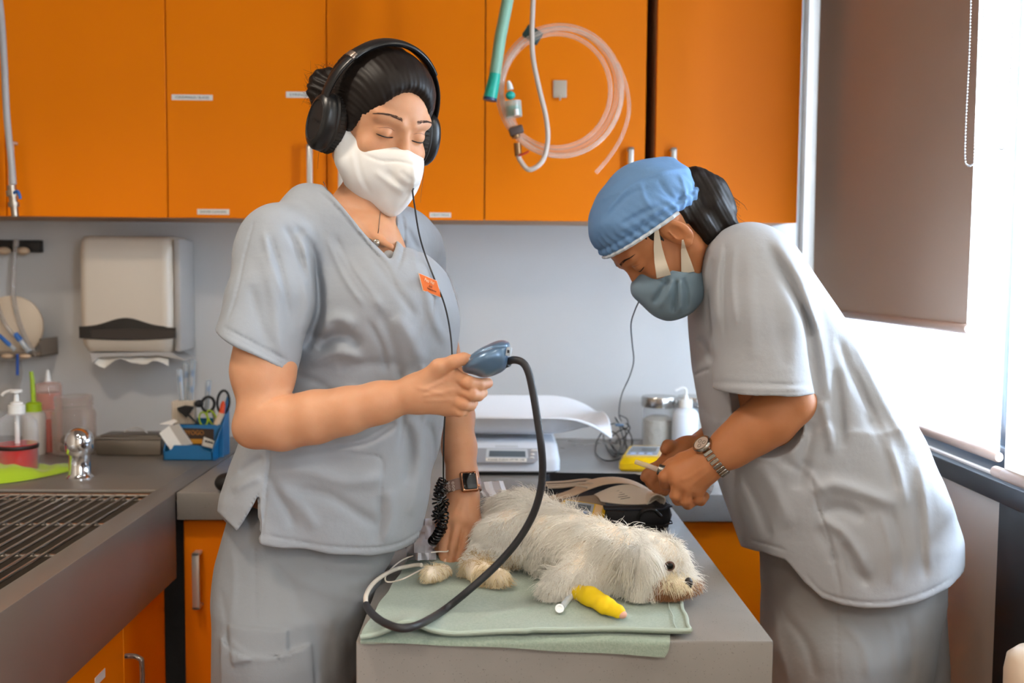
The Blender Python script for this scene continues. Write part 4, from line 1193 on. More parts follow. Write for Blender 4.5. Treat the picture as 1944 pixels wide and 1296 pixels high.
_CC = np.array([(i, j, k) for i in (0, 1) for j in (0, 1) for k in (0, 1)])
def sdf_mesh(name, field, lo, hi, h, B=12, project=True):
    lo = np.array(lo, float); hi = np.array(hi, float)
    nb = np.maximum(1, np.ceil((hi-lo)/(B*h)).astype(int))
    gi = np.stack(np.meshgrid(*[np.arange(n) for n in nb], indexing='ij'), -1).reshape(-1, 3)
    cen = lo+(gi+.5)*B*h
    D = np.concatenate([field(c) for c in np.array_split(cen, max(1, len(cen)//20000))])
    R = B*h*math.sqrt(3)/2
    act = gi[np.abs(D) < R*1.35+.012]
    ax = np.arange(B+1)
    loc = np.stack(np.meshgrid(ax, ax, ax, indexing='ij'), -1).reshape(-1, 3)
    big = int(nb.max()*B+4); VK, VP, EK, ED, EF = [], [], [], [], []
    key = lambda ijk: (ijk[..., 0].astype(np.int64)*big+ijk[..., 1])*big+ijk[..., 2]
    for g in act:
        base = g*B; Q = lo+(base+loc)*h
        d = field(Q, lo[None]+(base+B/2)[None]*h, R)
        if d.min() > 0 or d.max() < 0: continue
        d = d.reshape(B+1, B+1, B+1); d = np.where(d == 0, 1e-9, d)
        sg = d < 0
        cnt = sum(sg[a:B+a, b:B+b, c:B+c].astype(int) for a, b, c in _CC)
        mx = (cnt > 0) & (cnt < 8)
        if mx.any():
            ci = np.argwhere(mx); acc = np.zeros((len(ci), 3)); num = np.zeros(len(ci))
            val = np.stack([d[ci[:, 0]+a, ci[:, 1]+b, ci[:, 2]+c] for a, b, c in _CC], 1)
            for i in range(8):
                for j in range(i+1, 8):
                    df = _CC[j]-_CC[i]
                    if abs(df).sum() != 1: continue
                    cr = (val[:, i] < 0) != (val[:, j] < 0)
                    t = val[:, i]/(val[:, i]-val[:, j]+1e-20)
                    p = _CC[i]+t[:, None]*df
                    acc[cr] += p[cr]; num[cr] += 1
            VK.append(key(ci+base)); VP.append(lo+(base+ci+acc/num[:, None])*h)
        for axn in range(3):
            o = [0, 0, 0]; o[axn] = 1
            a = sg[:B, :B, :B]; b = sg[o[0]:B+o[0], o[1]:B+o[1], o[2]:B+o[2]]
            e = np.argwhere(a != b)
            if len(e):
                EK.append(e+base); ED.append(np.full(len(e), axn)); EF.append(a[e[:, 0], e[:, 1], e[:, 2]])
    VK = np.concatenate(VK); VP = np.concatenate(VP); EK = np.concatenate(EK); ED = np.concatenate(ED); EF = np.concatenate(EF)
    od = np.argsort(VK); VK, VP = VK[od], VP[od]
    faces = []
    for axn in range(3):
        m = ED == axn; e = EK[m]; f = EF[m]
        o1, o2 = [(np.array([0, 1, 0]), np.array([0, 0, 1])), (np.array([0, 0, 1]), np.array([1, 0, 0])), (np.array([1, 0, 0]), np.array([0, 1, 0]))][axn]
        q = [e, e-o1, e-o1-o2, e-o2]
        ids = []; ok = np.ones(len(e), bool)
        for c in q:
            ok &= (c >= 0).all(1); kk_ = key(c); ix = np.searchsorted(VK, kk_); ix = np.minimum(ix, len(VK)-1)
            ok &= VK[ix] == kk_; ids.append(ix)
        ids = np.stack(ids, 1)
        ids[~f] = ids[~f][:, ::-1]
        faces.append(ids[ok])
    faces = np.concatenate(faces)
    if project:   # pull the vertices onto the surface and even them out a little
        e = h*.5
        for _ in range(1):
            d0 = np.empty(len(VP)); gr = np.empty((len(VP), 3))
            for ch in np.array_split(np.arange(len(VP)), max(1, len(VP)//30000)):
                q = VP[ch]; c = (q.min(0)+q.max(0))/2; c = c[None]; Rr = np.linalg.norm(q-c, axis=1).max()
                d0[ch] = field(q, c, Rr)
                for a in range(3):
                    s = np.zeros(3); s[a] = e
                    gr[ch, a] = (field(q+s, c, Rr+e)-d0[ch])/e
            g2 = (gr**2).sum(1)+1e-6
            VP = VP-np.clip((d0/g2)[:, None]*gr, -h, h)
    return mesh_np(name, VP, faces)
def mesh_np(name, V, Fc):
    me = bpy.data.meshes.new(name)
    n = Fc.shape[1]
    me.vertices.add(len(V)); me.vertices.foreach_set('co', np.ascontiguousarray(V, np.float32).ravel())
    me.loops.add(len(Fc)*n); me.loops.foreach_set('vertex_index', np.ascontiguousarray(Fc, np.int32).ravel())
    me.polygons.add(len(Fc)); me.polygons.foreach_set('loop_start', np.arange(0, len(Fc)*n, n, dtype=np.int32))
    me.update(calc_edges=True); me.validate()
    me.shade_smooth()
    return me
def laplace(me, it=2, f=.5):
    n = len(me.vertices); co = np.empty(n*3); me.vertices.foreach_get('co', co); co = co.reshape(-1, 3)
    e = np.empty(len(me.edges)*2, np.int32); me.edges.foreach_get('vertices', e); e = e.reshape(-1, 2)
    deg = np.bincount(e.ravel(), minlength=n)[:, None]+1e-9
    for _ in range(it):
        s = np.zeros_like(co)
        for a in range(3):
            s[:, a] = np.bincount(e[:, 0], co[e[:, 1], a], n)+np.bincount(e[:, 1], co[e[:, 0], a], n)
        co = co+f*(s/deg-co)
    me.vertices.foreach_set('co', co.astype(np.float32).ravel()); me.update()
    return me
def surface_samples(me, n, seed=0, keep=None):
    """random points and normals on a mesh (world coordinates at build time)"""
    r = np.random.RandomState(seed)
    me.calc_loop_triangles(); T = np.empty(len(me.loop_triangles)*3, np.int32); me.loop_triangles.foreach_get('vertices', T); T = T.reshape(-1, 3)
    co = np.empty(len(me.vertices)*3); me.vertices.foreach_get('co', co); co = co.reshape(-1, 3)
    a, b, c = co[T[:, 0]], co[T[:, 1]], co[T[:, 2]]
    cr = np.cross(b-a, c-a); A = np.linalg.norm(cr, axis=1)
    cen = (a+b+c)/3
    w = A.copy()
    if keep is not None: w = w*keep(cen, cr/(A[:, None]+1e-12))
    w = np.nan_to_num(w); w = w/w.sum(); ix = r.choice(len(T), n, p=w)
    u, v = r.rand(n), r.rand(n); f = u+v > 1; u[f], v[f] = 1-u[f], 1-v[f]
    return a[ix]*(1-u-v)[:, None]+b[ix]*u[:, None]+c[ix]*v[:, None], (cr/(A[:, None]+1e-12))[ix]
def strands(name, paths, r0, r1=None, sides=3):
    """paths: (n, k, 3) polylines -> tapered hairs in one mesh"""
    n, k, _ = paths.shape
    if r1 is None: r1 = r0*.25
    d = np.gradient(paths, axis=1); d /= np.linalg.norm(d, axis=2, keepdims=True)+1e-9
    up = np.zeros_like(d); up[..., 2] = 1; up[np.abs(d[..., 2]) > .9] = (1, 0, 0)
    s = np.cross(d, up); s /= np.linalg.norm(s, axis=2, keepdims=True)+1e-9; t = np.cross(d, s)
    rr = np.linspace(0, 1, k)[None, :, None]
    r0_ = np.reshape(r0, (-1, 1, 1)) if np.ndim(r0) else r0
    rad = (r0_*(1-rr**1.5)+r1*rr**1.5)
    V = np.stack([paths+rad*(s*math.cos(2*math.pi*q/sides)+t*math.sin(2*math.pi*q/sides)) for q in range(sides)], 2).reshape(-1, 3)
    idx = np.arange(n*k*sides).reshape(n, k, sides); Fs = []
    for q in range(sides):
        q2 = (q+1) % sides
        Fs.append(np.stack([idx[:, :-1, q], idx[:, :-1, q2], idx[:, 1:, q2], idx[:, 1:, q]], -1).reshape(-1, 4))
    return mesh_np(name, V, np.concatenate(Fs))
def headframe(px, py, Y, yaw, pitch, roll=0):
    """yaw: 0 looks at the viewer, 90 looks to the right; pitch: downwards. Columns = person's right, face, up"""
    a, b = math.radians(yaw), math.radians(pitch)
    Fv = Vector((math.sin(a)*math.cos(b), -math.cos(a)*math.cos(b), -math.sin(b)))
    Rv = Vector((-math.cos(a), -math.sin(a), 0)); Uv = Rv.cross(Fv)
    M = Matrix((Rv, Fv, Uv)).transposed()
    M = M @ Matrix.Rotation(math.radians(roll), 3, 'Y')
    M = M.to_4x4(); M.translation = P(px, py, Y); return M
def W(M, x, y, z): return M @ Vector((x, y, z))
def R3(M): return np.array(M.to_3x3())
def chain(f, pts, k=.012, Y=None):
    """pts: (px, py, Y, r in px) joined by tapered cones"""
    for a, b in zip(pts, pts[1:]):
        f.add(Cone(P(*a[:3]), P(*b[:3]), a[3]*a[2]/F, b[3]*b[2]/F), k)
def head_parts(f, M, k=.012, ears=(1, -1), width=1.0):
    R = R3(M); w = width
    E = lambda c, r, kk_=k, T=None: f.add(Ell(W(M, *c), r, R if T is None else R @ np.array(T)), kk_)
    E((0, -.012, .042), (.074*w, .094, .080))
    E((0, .030, .040), (.060*w, .058, .056), .02)
    E((0, .030, -.020), (.058*w, .056, .074), .02)
    for s in (1, -1):
        f.add(Cone(W(M, s*.052*w, -.002, -.050), W(M, s*.014, .066, -.098), .018, .016), .025)
        E((s*.040, .062, -.018), (.020, .018, .017), .02)
        f.add(Cone(W(M, s*.044, .072, .037), W(M, s*.014, .084, .031), .009, .009), .012)
    E((0, .070, -.094), (.018, .017, .015), .015)
    E((0, .078, -.058), (.024, .015, .020), .014)          # mouth mound
    f.add(Cone(W(M, 0, .082, .022), W(M, 0, .104, -.022), .0085, .0100), .010)
    E((0, .108, -.026), (.0105, .010, .009), .006)
    for s in (1, -1):
        E((s*.010, .100, -.029), (.007, .009, .0065), .005)
        f.sub(Ell(W(M, s*.031, .097, .014), (.018, .014, .011), R), .014)
        f.add(Ell(W(M, s*.031, .0705, .0135), (.0155, .0160, .0135), R), .005)
    for s in (-1, 1):
        E((s*.010, .093, -.052), (.014, .008, .0045), .005); E((s*.008, .093, -.060), (.013, .008, .005), .005)
    for s in ears:   # pinna: plate with a hollow and a rim
        T = Matrix.Rotation(math.radians(s*22), 3, 'Z') @ Matrix.Rotation(math.radians(-10), 3, 'X')
        RT = R @ np.array(T)
        c0 = W(M, s*.078*w, -.004, .000)
        f.add(Ell(c0, (.0070, .0200, .033), RT), .006)
        f.sub(Ell(c0+Vector(R @ np.array([s*.0075, .003, .004])), (.006, .0115, .0185), RT), .003)
        f.add(Cone(c0+Vector(R @ np.array([s*.004, .012, -.004])), c0+Vector(R @ np.array([s*.003, .008, .014])), .0022, .0016), .003)
        f.add(Ell(c0+Vector(R @ np.array([0, .004, -.027])), (.005, .008, .009), RT), .004)
def hand(f, wrist, mcps, fingers, thumb, k=.006):
    """wrist: (px,py,Y,r); mcps: knuckles; fingers: per finger list of (px,py,Y,r) from the knuckle on"""
    for m in mcps:
        f.add(Cone(P(*wrist[:3]), P(*m[:3]), wrist[3]*wrist[2]/F*.62, m[3]*m[2]/F), .016)
    for a, b in zip(mcps, mcps[1:]):
        f.add(Cone(P(*a[:3]), P(*b[:3]), a[3]*a[2]/F*.9, b[3]*b[2]/F*.9), .008)
    for fg in fingers:
        for a, b in zip(fg, fg[1:]): f.add(Cone(P(*a[:3]), P(*b[:3]), a[3]*a[2]/F, b[3]*b[2]/F), .0025)
    for a, b in zip(thumb, thumb[1:]): f.add(Cone(P(*a[:3]), P(*b[:3]), a[3]*a[2]/F, b[3]*b[2]/F), .006)
def snap(f, p, d, lift=0.0, far=.06):
    """slides p along d until it meets the surface of field f"""
    p, d = npv(p), npv(d); d = d/np.linalg.norm(d)
    t = np.linspace(far, -far, 241); q = p+t[:, None]*d; v = f(q)
    i = int(np.argmax(v < 0))
    if v[i] >= 0: return Vector(p)
    if i: a = v[i-1]/(v[i-1]-v[i]+1e-12); tt = t[i-1]+(t[i]-t[i-1])*a
    else: tt = t[0]
    return Vector(p+(tt+lift)*d)
VIEW = lambda p: Vector((0, 0, CAM_Z))-Vector(p)
def fit_ring(fld, c, d, x, y, n, lift, r0=.05):
    """closed loop round a limb, lying on its surface"""
    out = []
    for i in range(n):
        a = 2*math.pi*i/n; g = (x*math.cos(a)+y*math.sin(a)).normalized()
        t = np.linspace(.005, .06, 221); v = fld(npv(c)+t[:, None]*npv(g)); k = np.where(v > 0)[0]
        out.append((t[k[0]] if len(k) else .03)+lift)
    out = np.array(out); out = (out+np.roll(out, 1)+np.roll(out, -1))/3
    return out
def bounds(f, pad=.03):
    lo, hi = np.full(3, 1e9), np.full(3, -1e9)
    for op, p, k in f.items:
        if op != '+': continue
        if isinstance(p, Cone):
            r = max(p.ra, p.rb); lo = np.minimum(lo, np.minimum(p.a, p.b)-r); hi = np.maximum(hi, np.maximum(p.a, p.b)+r)
        elif hasattr(p, 'f') and isinstance(p.f, Field):
            a, b = bounds(p.f, 0); lo = np.minimum(lo, a); hi = np.maximum(hi, b)
        elif isinstance(p, Ell):
            r = p.r.max(); lo = np.minimum(lo, p.c-r); hi = np.maximum(hi, p.c+r)
        elif isinstance(p, Loft):
            xc, hx, yc, hy = p.t
            lo = np.minimum(lo, [(xc-hx).min(), (yc-hy).min(), p.z[0]]); hi = np.maximum(hi, [(xc+hx).max(), (yc+hy).max(), p.z[-1]])
    return lo-pad, hi+pad
def loft_px(rows, Yc, e=2.3, cap=.03, sx=0.0):
    """rows: (py, left px, right px, half depth m[, Y]) -> Loft"""
    out = []
    for r in rows:
        Y = r[4] if len(r) > 4 else Yc
        a, b = P(r[1], r[0], Y), P(r[2], r[0], Y)
        out.append(((a.z+b.z)/2, (a.x+b.x)/2, (b.x-a.x)/2+sx, Y, r[3]+sx))
    return Loft(out, e, cap)
def fabric(name, c1, c2):
    m = mat(name, c1, 0.82, noise=(5, c2, .35), bump=(24, .22, .010), sheen=.05)
    nt = m.node_tree; b = nt.nodes['Principled BSDF']; bp = [n for n in nt.nodes if n.type == 'BUMP'][0]
    tc = [n for n in nt.nodes if n.type == 'TEX_COORD'][0]
    n2 = nt.nodes.new('ShaderNodeTexNoise'); n2.inputs['Scale'].default_value = 900; n2.inputs['Detail'].default_value = 2
    nt.links.new(tc.outputs['Object'], n2.inputs['Vector'])
    b2 = nt.nodes.new('ShaderNodeBump'); b2.inputs['Strength'].default_value = .35; b2.inputs['Distance'].default_value = .0006
    nt.links.new(n2.outputs[0], b2.inputs['Height']); nt.links.new(bp.outputs[0], b2.inputs['Normal']); nt.links.new(b2.outputs[0], b.inputs['Normal'])
    return m
# ================================================================== WOMAN WITH HEADPHONES
skin1 = mat('skin_fair', 'd09b78', 0.5, noise=(38, 'c78d67', .35), bump=(420, .22, .0006), sss=.25, spec=.35)
scrub1 = fabric('scrub_grey', 'a0a5ac', '969ca4')
w1 = thing('person', 'woman with black headphones, white mask and grey scrubs, holding a scanner', 'person', (P(600, 1000, 1.68).x, 1.68, 0))
H1 = headframe(716, 247, 1.70, 37, 21, -3)
K = 1
# ---- body (skin), one surface: head, neck, trunk, arms, hands
body = Field()
trunk_rows = [(470, 560, 800, .10), (520, 545, 838, .13), (600, 540, 850, .14), (700, 560, 852, .14), (800, 500, 832, .15), (900, 458, 815, .15), (1000, 432, 795, .14), (1050, 430, 765, .14)]
body.add(loft_px(trunk_rows, 1.70, sx=-.022), .02)
chain(body, [(560, 462, 1.63, 36), (640, 430, 1.70, 34), (740, 440, 1.77, 36), (800, 480, 1.84, 34)], .03)
body.add(Ell(P(700, 465, 1.665), (.055, .05, .06)), .03)
chain(body, [(716, 340, 1.71, 50), (690, 400, 1.71, 52), (680, 450, 1.71, 64)], .03)
head_parts(body, H1, ears=())
# right arm
chain(body, [(520, 470, 1.60, 52), (506, 600, 1.55, 58), (500, 705, 1.52, 57), (500, 790, 1.50, 45)], .02)
chain(body, [(500, 800, 1.50, 47), (535, 803, 1.49, 48), (600, 791, 1.48, 46.5), (660, 779, 1.47, 41), (720, 764, 1.465, 36), (786, 748, 1.46, 31)], .02)
body.add(Ell(P(478, 815, 1.505), (.027, .028, .026)), .02)
body.add(Cone(P(640, 404, 1.66), P(742, 468, 1.60), .006, .005), .02)
hand(body, (786, 748, 1.46, 33), [(858, 712, 1.452, 15), (868, 735, 1.452, 15), (864, 757, 1.457, 14), (852, 775, 1.462, 13)],
     [[(858, 712, 1.452, 15), (888, 726, 1.436, 13.5), (908, 730, 1.448, 12), (926, 727, 1.468, 10.5)],
      [(868, 735, 1.450, 14.5), (894, 748, 1.438, 12.8), (908, 750, 1.452, 11.5), (916, 745, 1.470, 10.5)],
      [(864, 757, 1.455, 14), (880, 766, 1.440, 12.5), (893, 769, 1.455, 11), (898, 764, 1.472, 10)],
      [(852, 775, 1.460, 12.5), (872, 780, 1.446, 11), (882, 780, 1.460, 9.8), (887, 774, 1.475, 9)]],
     [(800, 728, 1.452, 20), (833, 697, 1.440, 15.5), (862, 686, 1.436, 12), (880, 681, 1.440, 11), (890, 682, 1.446, 10)])
body.add(Cone(P(800, 745, 1.462), P(846, 748, 1.462), .026, .022), .02)
# left arm and hand
chain(body, [(800, 490, 1.86, 36), (826, 600, 1.90, 33), (852, 720, 1.90, 33), (866, 790, 1.87, 32), (872, 850, 1.84, 30), (878, 905, 1.815, 27), (882, 938, 1.80, 27)], .02)
hand(body, (880, 935, 1.80, 29), [(849, 985, 1.775, 13.5), (869, 986, 1.772, 14), (889, 991, 1.775, 13.5), (906, 999, 1.782, 12.5)],
     [[(849, 987, 1.775, 13.5), (843, 1030, 1.755, 11.6), (843, 1052, 1.747, 10.5), (846, 1069, 1.742, 9.4)],
      [(869, 988, 1.772, 13.5), (860, 1038, 1.745, 11.8), (856, 1062, 1.738, 10.6), (854, 1081, 1.733, 9.4)],
      [(889, 993, 1.775, 13), (880, 1036, 1.752, 11.6), (873, 1058, 1.744, 10.4), (867, 1074, 1.738, 9.3)],
      [(906, 1001, 1.782, 12), (907, 1027, 1.765, 10), (903, 1042, 1.757, 9), (899, 1053, 1.752, 8.2)]],
     [(862, 955, 1.80, 18), (842, 985, 1.795, 14), (834, 1015, 1.785, 11.5), (834, 1045, 1.775, 9.8)])
body.add(Cone(P(878, 945, 1.80), P(874, 985, 1.79), .020, .024), .02)
# tendons, veins, elbow fold, knuckle creases
body.displace(crease((1.6, 3.5, [(800, 742), (830, 728), (858, 716)]), (1.5, 3.5, [(802, 752), (835, 745), (866, 738)]), (1.2, 3, [(805, 760), (838, 760), (862, 758)]),
    (-2.2, 4, [(492, 772), (515, 757), (545, 748), (560, 746)]), (-1.5, 3, [(866, 724), (880, 738), (890, 741)]), (-1.5, 3, [(866, 750), (882, 757), (892, 759)]),
    (1.0, 3, [(790, 735), (812, 740), (850, 752)]), (-.8, 2.5, [(858, 676), (862, 690)]),
    (1.3, 4, [(876, 945), (858, 980)]), (1.2, 4, [(882, 945), (874, 985)]), (1.0, 4, [(888, 950), (893, 990)]),
    (-2.0, 3, [(860, 1000), (852, 1030), (850, 1060)]), (-2.0, 3, [(880, 1002), (871, 1035), (862, 1062)]), (-2.0, 3, [(900, 1005), (893, 1025), (885, 1045)]),
    (-.9, 3, [(645, 382), (690, 432), (720, 470)])))
me = sdf_mesh('body', body, *bounds(body), .0026)
laplace(me, 1, .4)
b1 = link('body', me, skin1, w1, label='fair skin')
# nails
nail = mat('fingernail', 'dfae94', 0.25, coat=.4)
for (x, y, Y) in ((846, 1067, 1.7335), (854, 1079, 1.7245), (868, 1073, 1.7305)):
    p_ = snap(body, P(x, y, Y), VIEW(P(x, y, Y)), -.0012, .02); MB().sph(p_, .0062, 10, (.72, .35, 1.1)).build('fingernail', nail, b1)
MB().sph(P(888, 684, 1.437), .0062, 10, (.8, .5, .9)).build('fingernail', mat('pale_nail', 'e6d9d2', .3), b1)
# ---- eyes: downcast lids, lashes, brows
lash = mat('lash_brown', '1d120e', 0.7); eyew = mat('eye_white', 'd8cfc8', 0.2); iris = mat('iris_brown', '2a1c16', 0.15)
def eyes(M, parent, body_, fld, brow='4a3226'):
    fd = M.to_3x3() @ Vector((0, 1, 0))
    bm_ = mat('brow_'+brow, brow, 0.8)
    for s in (1, -1):
        pts = [W(M, s*(.031+dx), .0705+.0162*math.sqrt(max(0, 1-(dx/.0162)**2-.06)), .0085-.0022*math.cos(dx/.016*1.3)) for dx in np.linspace(-.0135, .0140, 13)]
        pts = [snap(fld, p, fd, .0002, .02) for p in pts]
        MB().tube(pts, [.0003]+[.0011]*11+[.0004], 6).build('eyelid_lashes', lash, body_)
        pts = [W(M, s*(.031+dx), .0725+.0130*math.sqrt(max(0, 1-(dx/.0170)**2)), .0215-.0055*(dx/.016)**2) for dx in np.linspace(-.0135, .0150, 11)]
        pts = [snap(fld, p, fd, -.0001, .02) for p in pts]
        MB().tube(pts, [.0002]+[.0005]*9+[.0002], 6).build('lid_fold', mat('fold_brown', '8f5f48', 0.6), body_)
        # brow hairs
        n = 150; r = np.random.RandomState(5+s)
        t = r.rand(n); bx = .013+.036*t; bz = .038+.0055*np.sin(t*2.4)-.004*t+(r.rand(n)-.5)*(.0052*(1-t*.75))
        by = .0930-.0130*t-.011*t**2-.3*(bz-.038)
        base = np.stack([s*bx, by, bz], 1); tip = base+np.stack([s*(.0035+.003*t), -.0008-.002*t, .0022*(1-1.6*t)], 1)
        R = R3(M); o = np.array(M.translation)
        pp = np.stack([base, (base+tip)/2, tip], 1) @ R.T+o
        for a in range(n):
            g = np.array(M.to_3x3() @ Vector((s*.35, 1, .25)))
            for q, lf in enumerate((-.0003, .0007, .0005)): pp[a, q] = snap(fld, pp[a, q], g, lf, .02)
        link('eyebrow', strands('eyebrow', pp, .00038, .00012), bm_, body_)
eyes(H1, w1, w1, body)
# ---- hair: swept back over the skull, with a bun
hair_m = mat('hair_dark', '160e0a', 0.5, spec=.28)
hf = Field(); R = R3(H1)
hf.add(Ell(W(H1, 0, -.020, .048), (.084, .100, .090), R), .01)
hf.add(Ell(W(H1, 0, .020, .068), (.070, .072, .064), R), .02)
hf.add(Ell(W(H1, 0, -.060, .005), (.072, .050, .062), R), .02)
for s in (1, -1): hf.add(Ell(W(H1, s*.066, .000, .028), (.012, .040, .040), R), .01)
hf.sub(Ell(W(H1, 0, .112, -.006), (.062, .074, .100), R), .016)
hf.sub(Ell(W(H1, 0, .070, -.050), (.10, .055, .066), R), .016)
Ri = R
def comb(q, u, v):
    l = (q-np.array(H1.translation)) @ Ri
    a = np.arctan2(l[:, 0], l[:, 2]+.02)
    return .0003*np.sin(a*42+l[:, 1]*20)+.0003*np.sin(a*90+l[:, 1]*35+1)
hf.displace(comb)
me = sdf_mesh('hair', hf, *bounds(hf, .015), .0026)
hr = link('hair', me, hair_m, w1, label='dark brown hair swept back')
bun = Field()
bc_ = P(622, 172, 1.80)
bun.add(Ell(bc_, (.036, .034, .040)), .01)
for i in range(6):
    a = i*1.05; c1 = bc_+Vector((.020*math.cos(a), -.016, .024*math.sin(a))); c2 = bc_+Vector((.026*math.cos(a+1.3), -.012, .028*math.sin(a+1.3)))
    bun.add(Cone(c1, c2, .013, .010), .003)
bun.add(Cone(bc_, W(H1, 0, -.08, .05), .026, .03), .01)
bun.displace(lambda q, u, v: .0012*np.sin((q[:, 0]*.7+q[:, 2])*330+np.sin(q[:, 2]*90)*2))
link('hair_bun', sdf_mesh('hair_bun', bun, *bounds(bun, .01), .0024), hair_m, w1)
# loose strands: hairline wisps and fuzz round the bun
r = np.random.RandomState(8); n = 5200
ang = r.uniform(-1.5, 1.5, n); fr = r.rand(n)
R_, o_ = R3(H1), np.array(H1.translation)
bs = np.stack([.076*np.sin(ang), .060-.03*np.abs(np.sin(ang)), .060+.030*np.cos(ang)], 1)
pth = []
ctr_ = np.array([0, -.020, .050]); rd_ = np.array([.0845, .102, .0905])
for q in range(7):
    t = q/6
    # from the hairline back over the skull to the bun, in the head's own frame
    a2 = ang*(1-.55*t)
    c = np.stack([.088*np.sin(a2)*(1-.25*t), .071-.030*np.abs(np.sin(ang))-.17*t, .052+.045*np.cos(a2)*np.sin(math.pi*(.35+.55*t))-.05*t*np.abs(np.sin(ang))], 1)
    c = c+(r.rand(n, 3)-.5)*.002*t
    l = (c-ctr_)/rd_; nn = np.linalg.norm(l, axis=1, keepdims=True)
    c = ctr_+l/nn*(1.0+.012*fr[:, None]*math.sin(math.pi*min(1, t+.1)))*rd_
    pth.append(c)
pp = np.stack(pth, 1) @ R_.T+o_
link('hair_wisps', strands('hair_wisps', pp, .00042, .0002), hair_m, w1)
n = 220; d = r.randn(n, 3); d /= np.linalg.norm(d, axis=1, keepdims=True)
bb = npv(bc_)+d*[.034, .032, .038]; tg = np.cross(d, r.randn(n, 3)); 
pp = np.stack([bb, bb+d*.006+tg*.006, bb+d*.009+tg*.014], 1)
link('bun_wisps', strands('bun_wisps', pp, .00025, .0001), hair_m, w1)
pp = np.array([[npv(P(806, 310, 1.66)), npv(P(803, 340, 1.66)), npv(P(800, 362, 1.66)), npv(P(798, 385, 1.66))], [npv(P(612, 250, 1.80)), npv(P(607, 275, 1.80)), npv(P(604, 300, 1.80)), npv(P(603, 320, 1.8))]])
link('stray_hair', strands('stray_hair', pp, .0004, .0002), hair_m, w1)
# ---- white cloth mask
mk = Field()
mk.add(Ell(W(H1, 0, .038, -.050), (.069, .072, .070), R), .01)
mk.add(Ell(W(H1, 0, .072, -.052), (.040, .050, .058), R), .025)
mk.add(Cone(W(H1, 0, .098, -.004), W(H1, 0, .128, -.040), .010, .011), .03)
mk.add(Cone(W(H1, 0, .128, -.040), W(H1, 0, .098, -.104), .011, .012), .03)
for s in (1, -1):
    mk.add(Cone(W(H1, s*.067, .010, -.012), W(H1, s*.060, .030, -.050), .012, .020), .02)
def mask_region(Q):
    l = (Q-np.array(H1.translation)) @ R
    x, y, z = np.abs(l[:, 0]), l[:, 1], l[:, 2]
    top = z-(-.004-.016*np.clip(x/.05, 0, 1)+.040*np.clip((x-.052)/.022, 0, 1))
    back = -(y-(.004+.30*np.maximum(0, -z-.045)+.0*x))
    return np.maximum(top, back)
mk.cut(Fn(mask_region), .003)
mk.displace(crease((-2.0, 3, [(688, 292), (722, 305), (760, 307), (798, 318)]), (-2.5, 7, [(735, 325), (762, 350), (785, 352)]), (2.2, 6, [(712, 325), (740, 348), (768, 368)]),
    (2.0, 4, [(784, 305), (786, 335), (780, 372), (762, 395)]), (-2.0, 5, [(760, 325), (775, 338), (786, 345)]), (1.6, 5, [(668, 285), (675, 330), (690, 365)]), (-1.3, 4, [(678, 290), (686, 330), (705, 368)])))
mk.displace(wobble(1.2, 90, 4))
maskm = mat('mask_white', 'e9e7e4', 0.85, bump=(700, .2, .0005), sheen=.1)
me = sdf_mesh('face_mask', mk, *bounds(mk, .01), .0022); laplace(me, 1)
fm = link('face_mask', me, maskm, w1, label='white cloth face mask')
# ---- scrub top
st = Field()
st.add(loft_px(trunk_rows, 1.70, sx=0), .02)
st.add(Ell(P(735, 590, 1.60), (.085, .075, .085)), .06)
st.add(Ell(P(790, 600, 1.68), (.065, .07, .085)), .05)
chain(st, [(545, 452, 1.62, 54), (592, 412, 1.66, 50), (650, 410, 1.69, 46)], .04)
st.add(Ell(P(655, 452, 1.645), (.075, .06, .075)), .04)
chain(st, [(680, 430, 1.70, 60), (770, 452, 1.80, 48), (800, 482, 1.86, 48)], .04)
chain(st, [(756, 436, 1.73, 32), (800, 462, 1.83, 38)], .03)
# shirt skirt flares to the hem
st.add(loft_px([(760, 484, 832, .155), (850, 458, 824, .16), (930, 430, 808, .165), (1000, 418, 796, .16), (1060, 413, 768, .155), (1080, 412, 760, .155)], 1.69, 2.4, cap=.002), .03)
# left sleeve (behind)
slv2 = Field(); chain(st, [(795, 488, 1.88, 46), (818, 580, 1.90, 44), (822, 680, 1.90, 42)], .02)
# hem and neck openings
HX = np.array([400, 415, 430, 450, 462, 480, 493, 494.5, 540, 620, 700, 750, 790, 815, 835, 860.])
HYv = np.array([966, 972, 988, 1006, 990, 960, 936, 1029, 1039, 1049, 1054, 1046, 1028, 1010, 985, 950.])
def hem_cut(Q):
    u, v = pix(Q); return (v-np.interp(u, HX, HYv))*1.65/F
st.cut(Fn(hem_cut), .002)
neck_poly = np.array([(560, 250), (604, 340), (618, 356), (640, 380), (676, 424), (708, 462), (737, 492), (745, 492), (750, 470), (752, 430), (748, 398), (765, 380), (800, 250)], float)
def poly_sd(u, v, P_):
    d = np.full(len(u), 1e9); ins = np.zeros(len(u), bool); n = len(P_)
    for i in range(n):
        a, b = P_[i], P_[(i+1) % n]; ab = b-a
        t = np.clip(((u-a[0])*ab[0]+(v-a[1])*ab[1])/(ab @ ab), 0, 1)
        d = np.minimum(d, np.hypot(u-a[0]-t*ab[0], v-a[1]-t*ab[1]))
        c = ((a[1] > v) != (b[1] > v)) & (u < (b[0]-a[0])*(v-a[1])/(b[1]-a[1]+1e-12)+a[0])
        ins ^= c
    return np.where(ins, -d, d)
def neck_cut(Q):
    u, v = pix(Q); return poly_sd(u, v, neck_poly)*1.65/F
st.sub(Fn(neck_cut), .003)
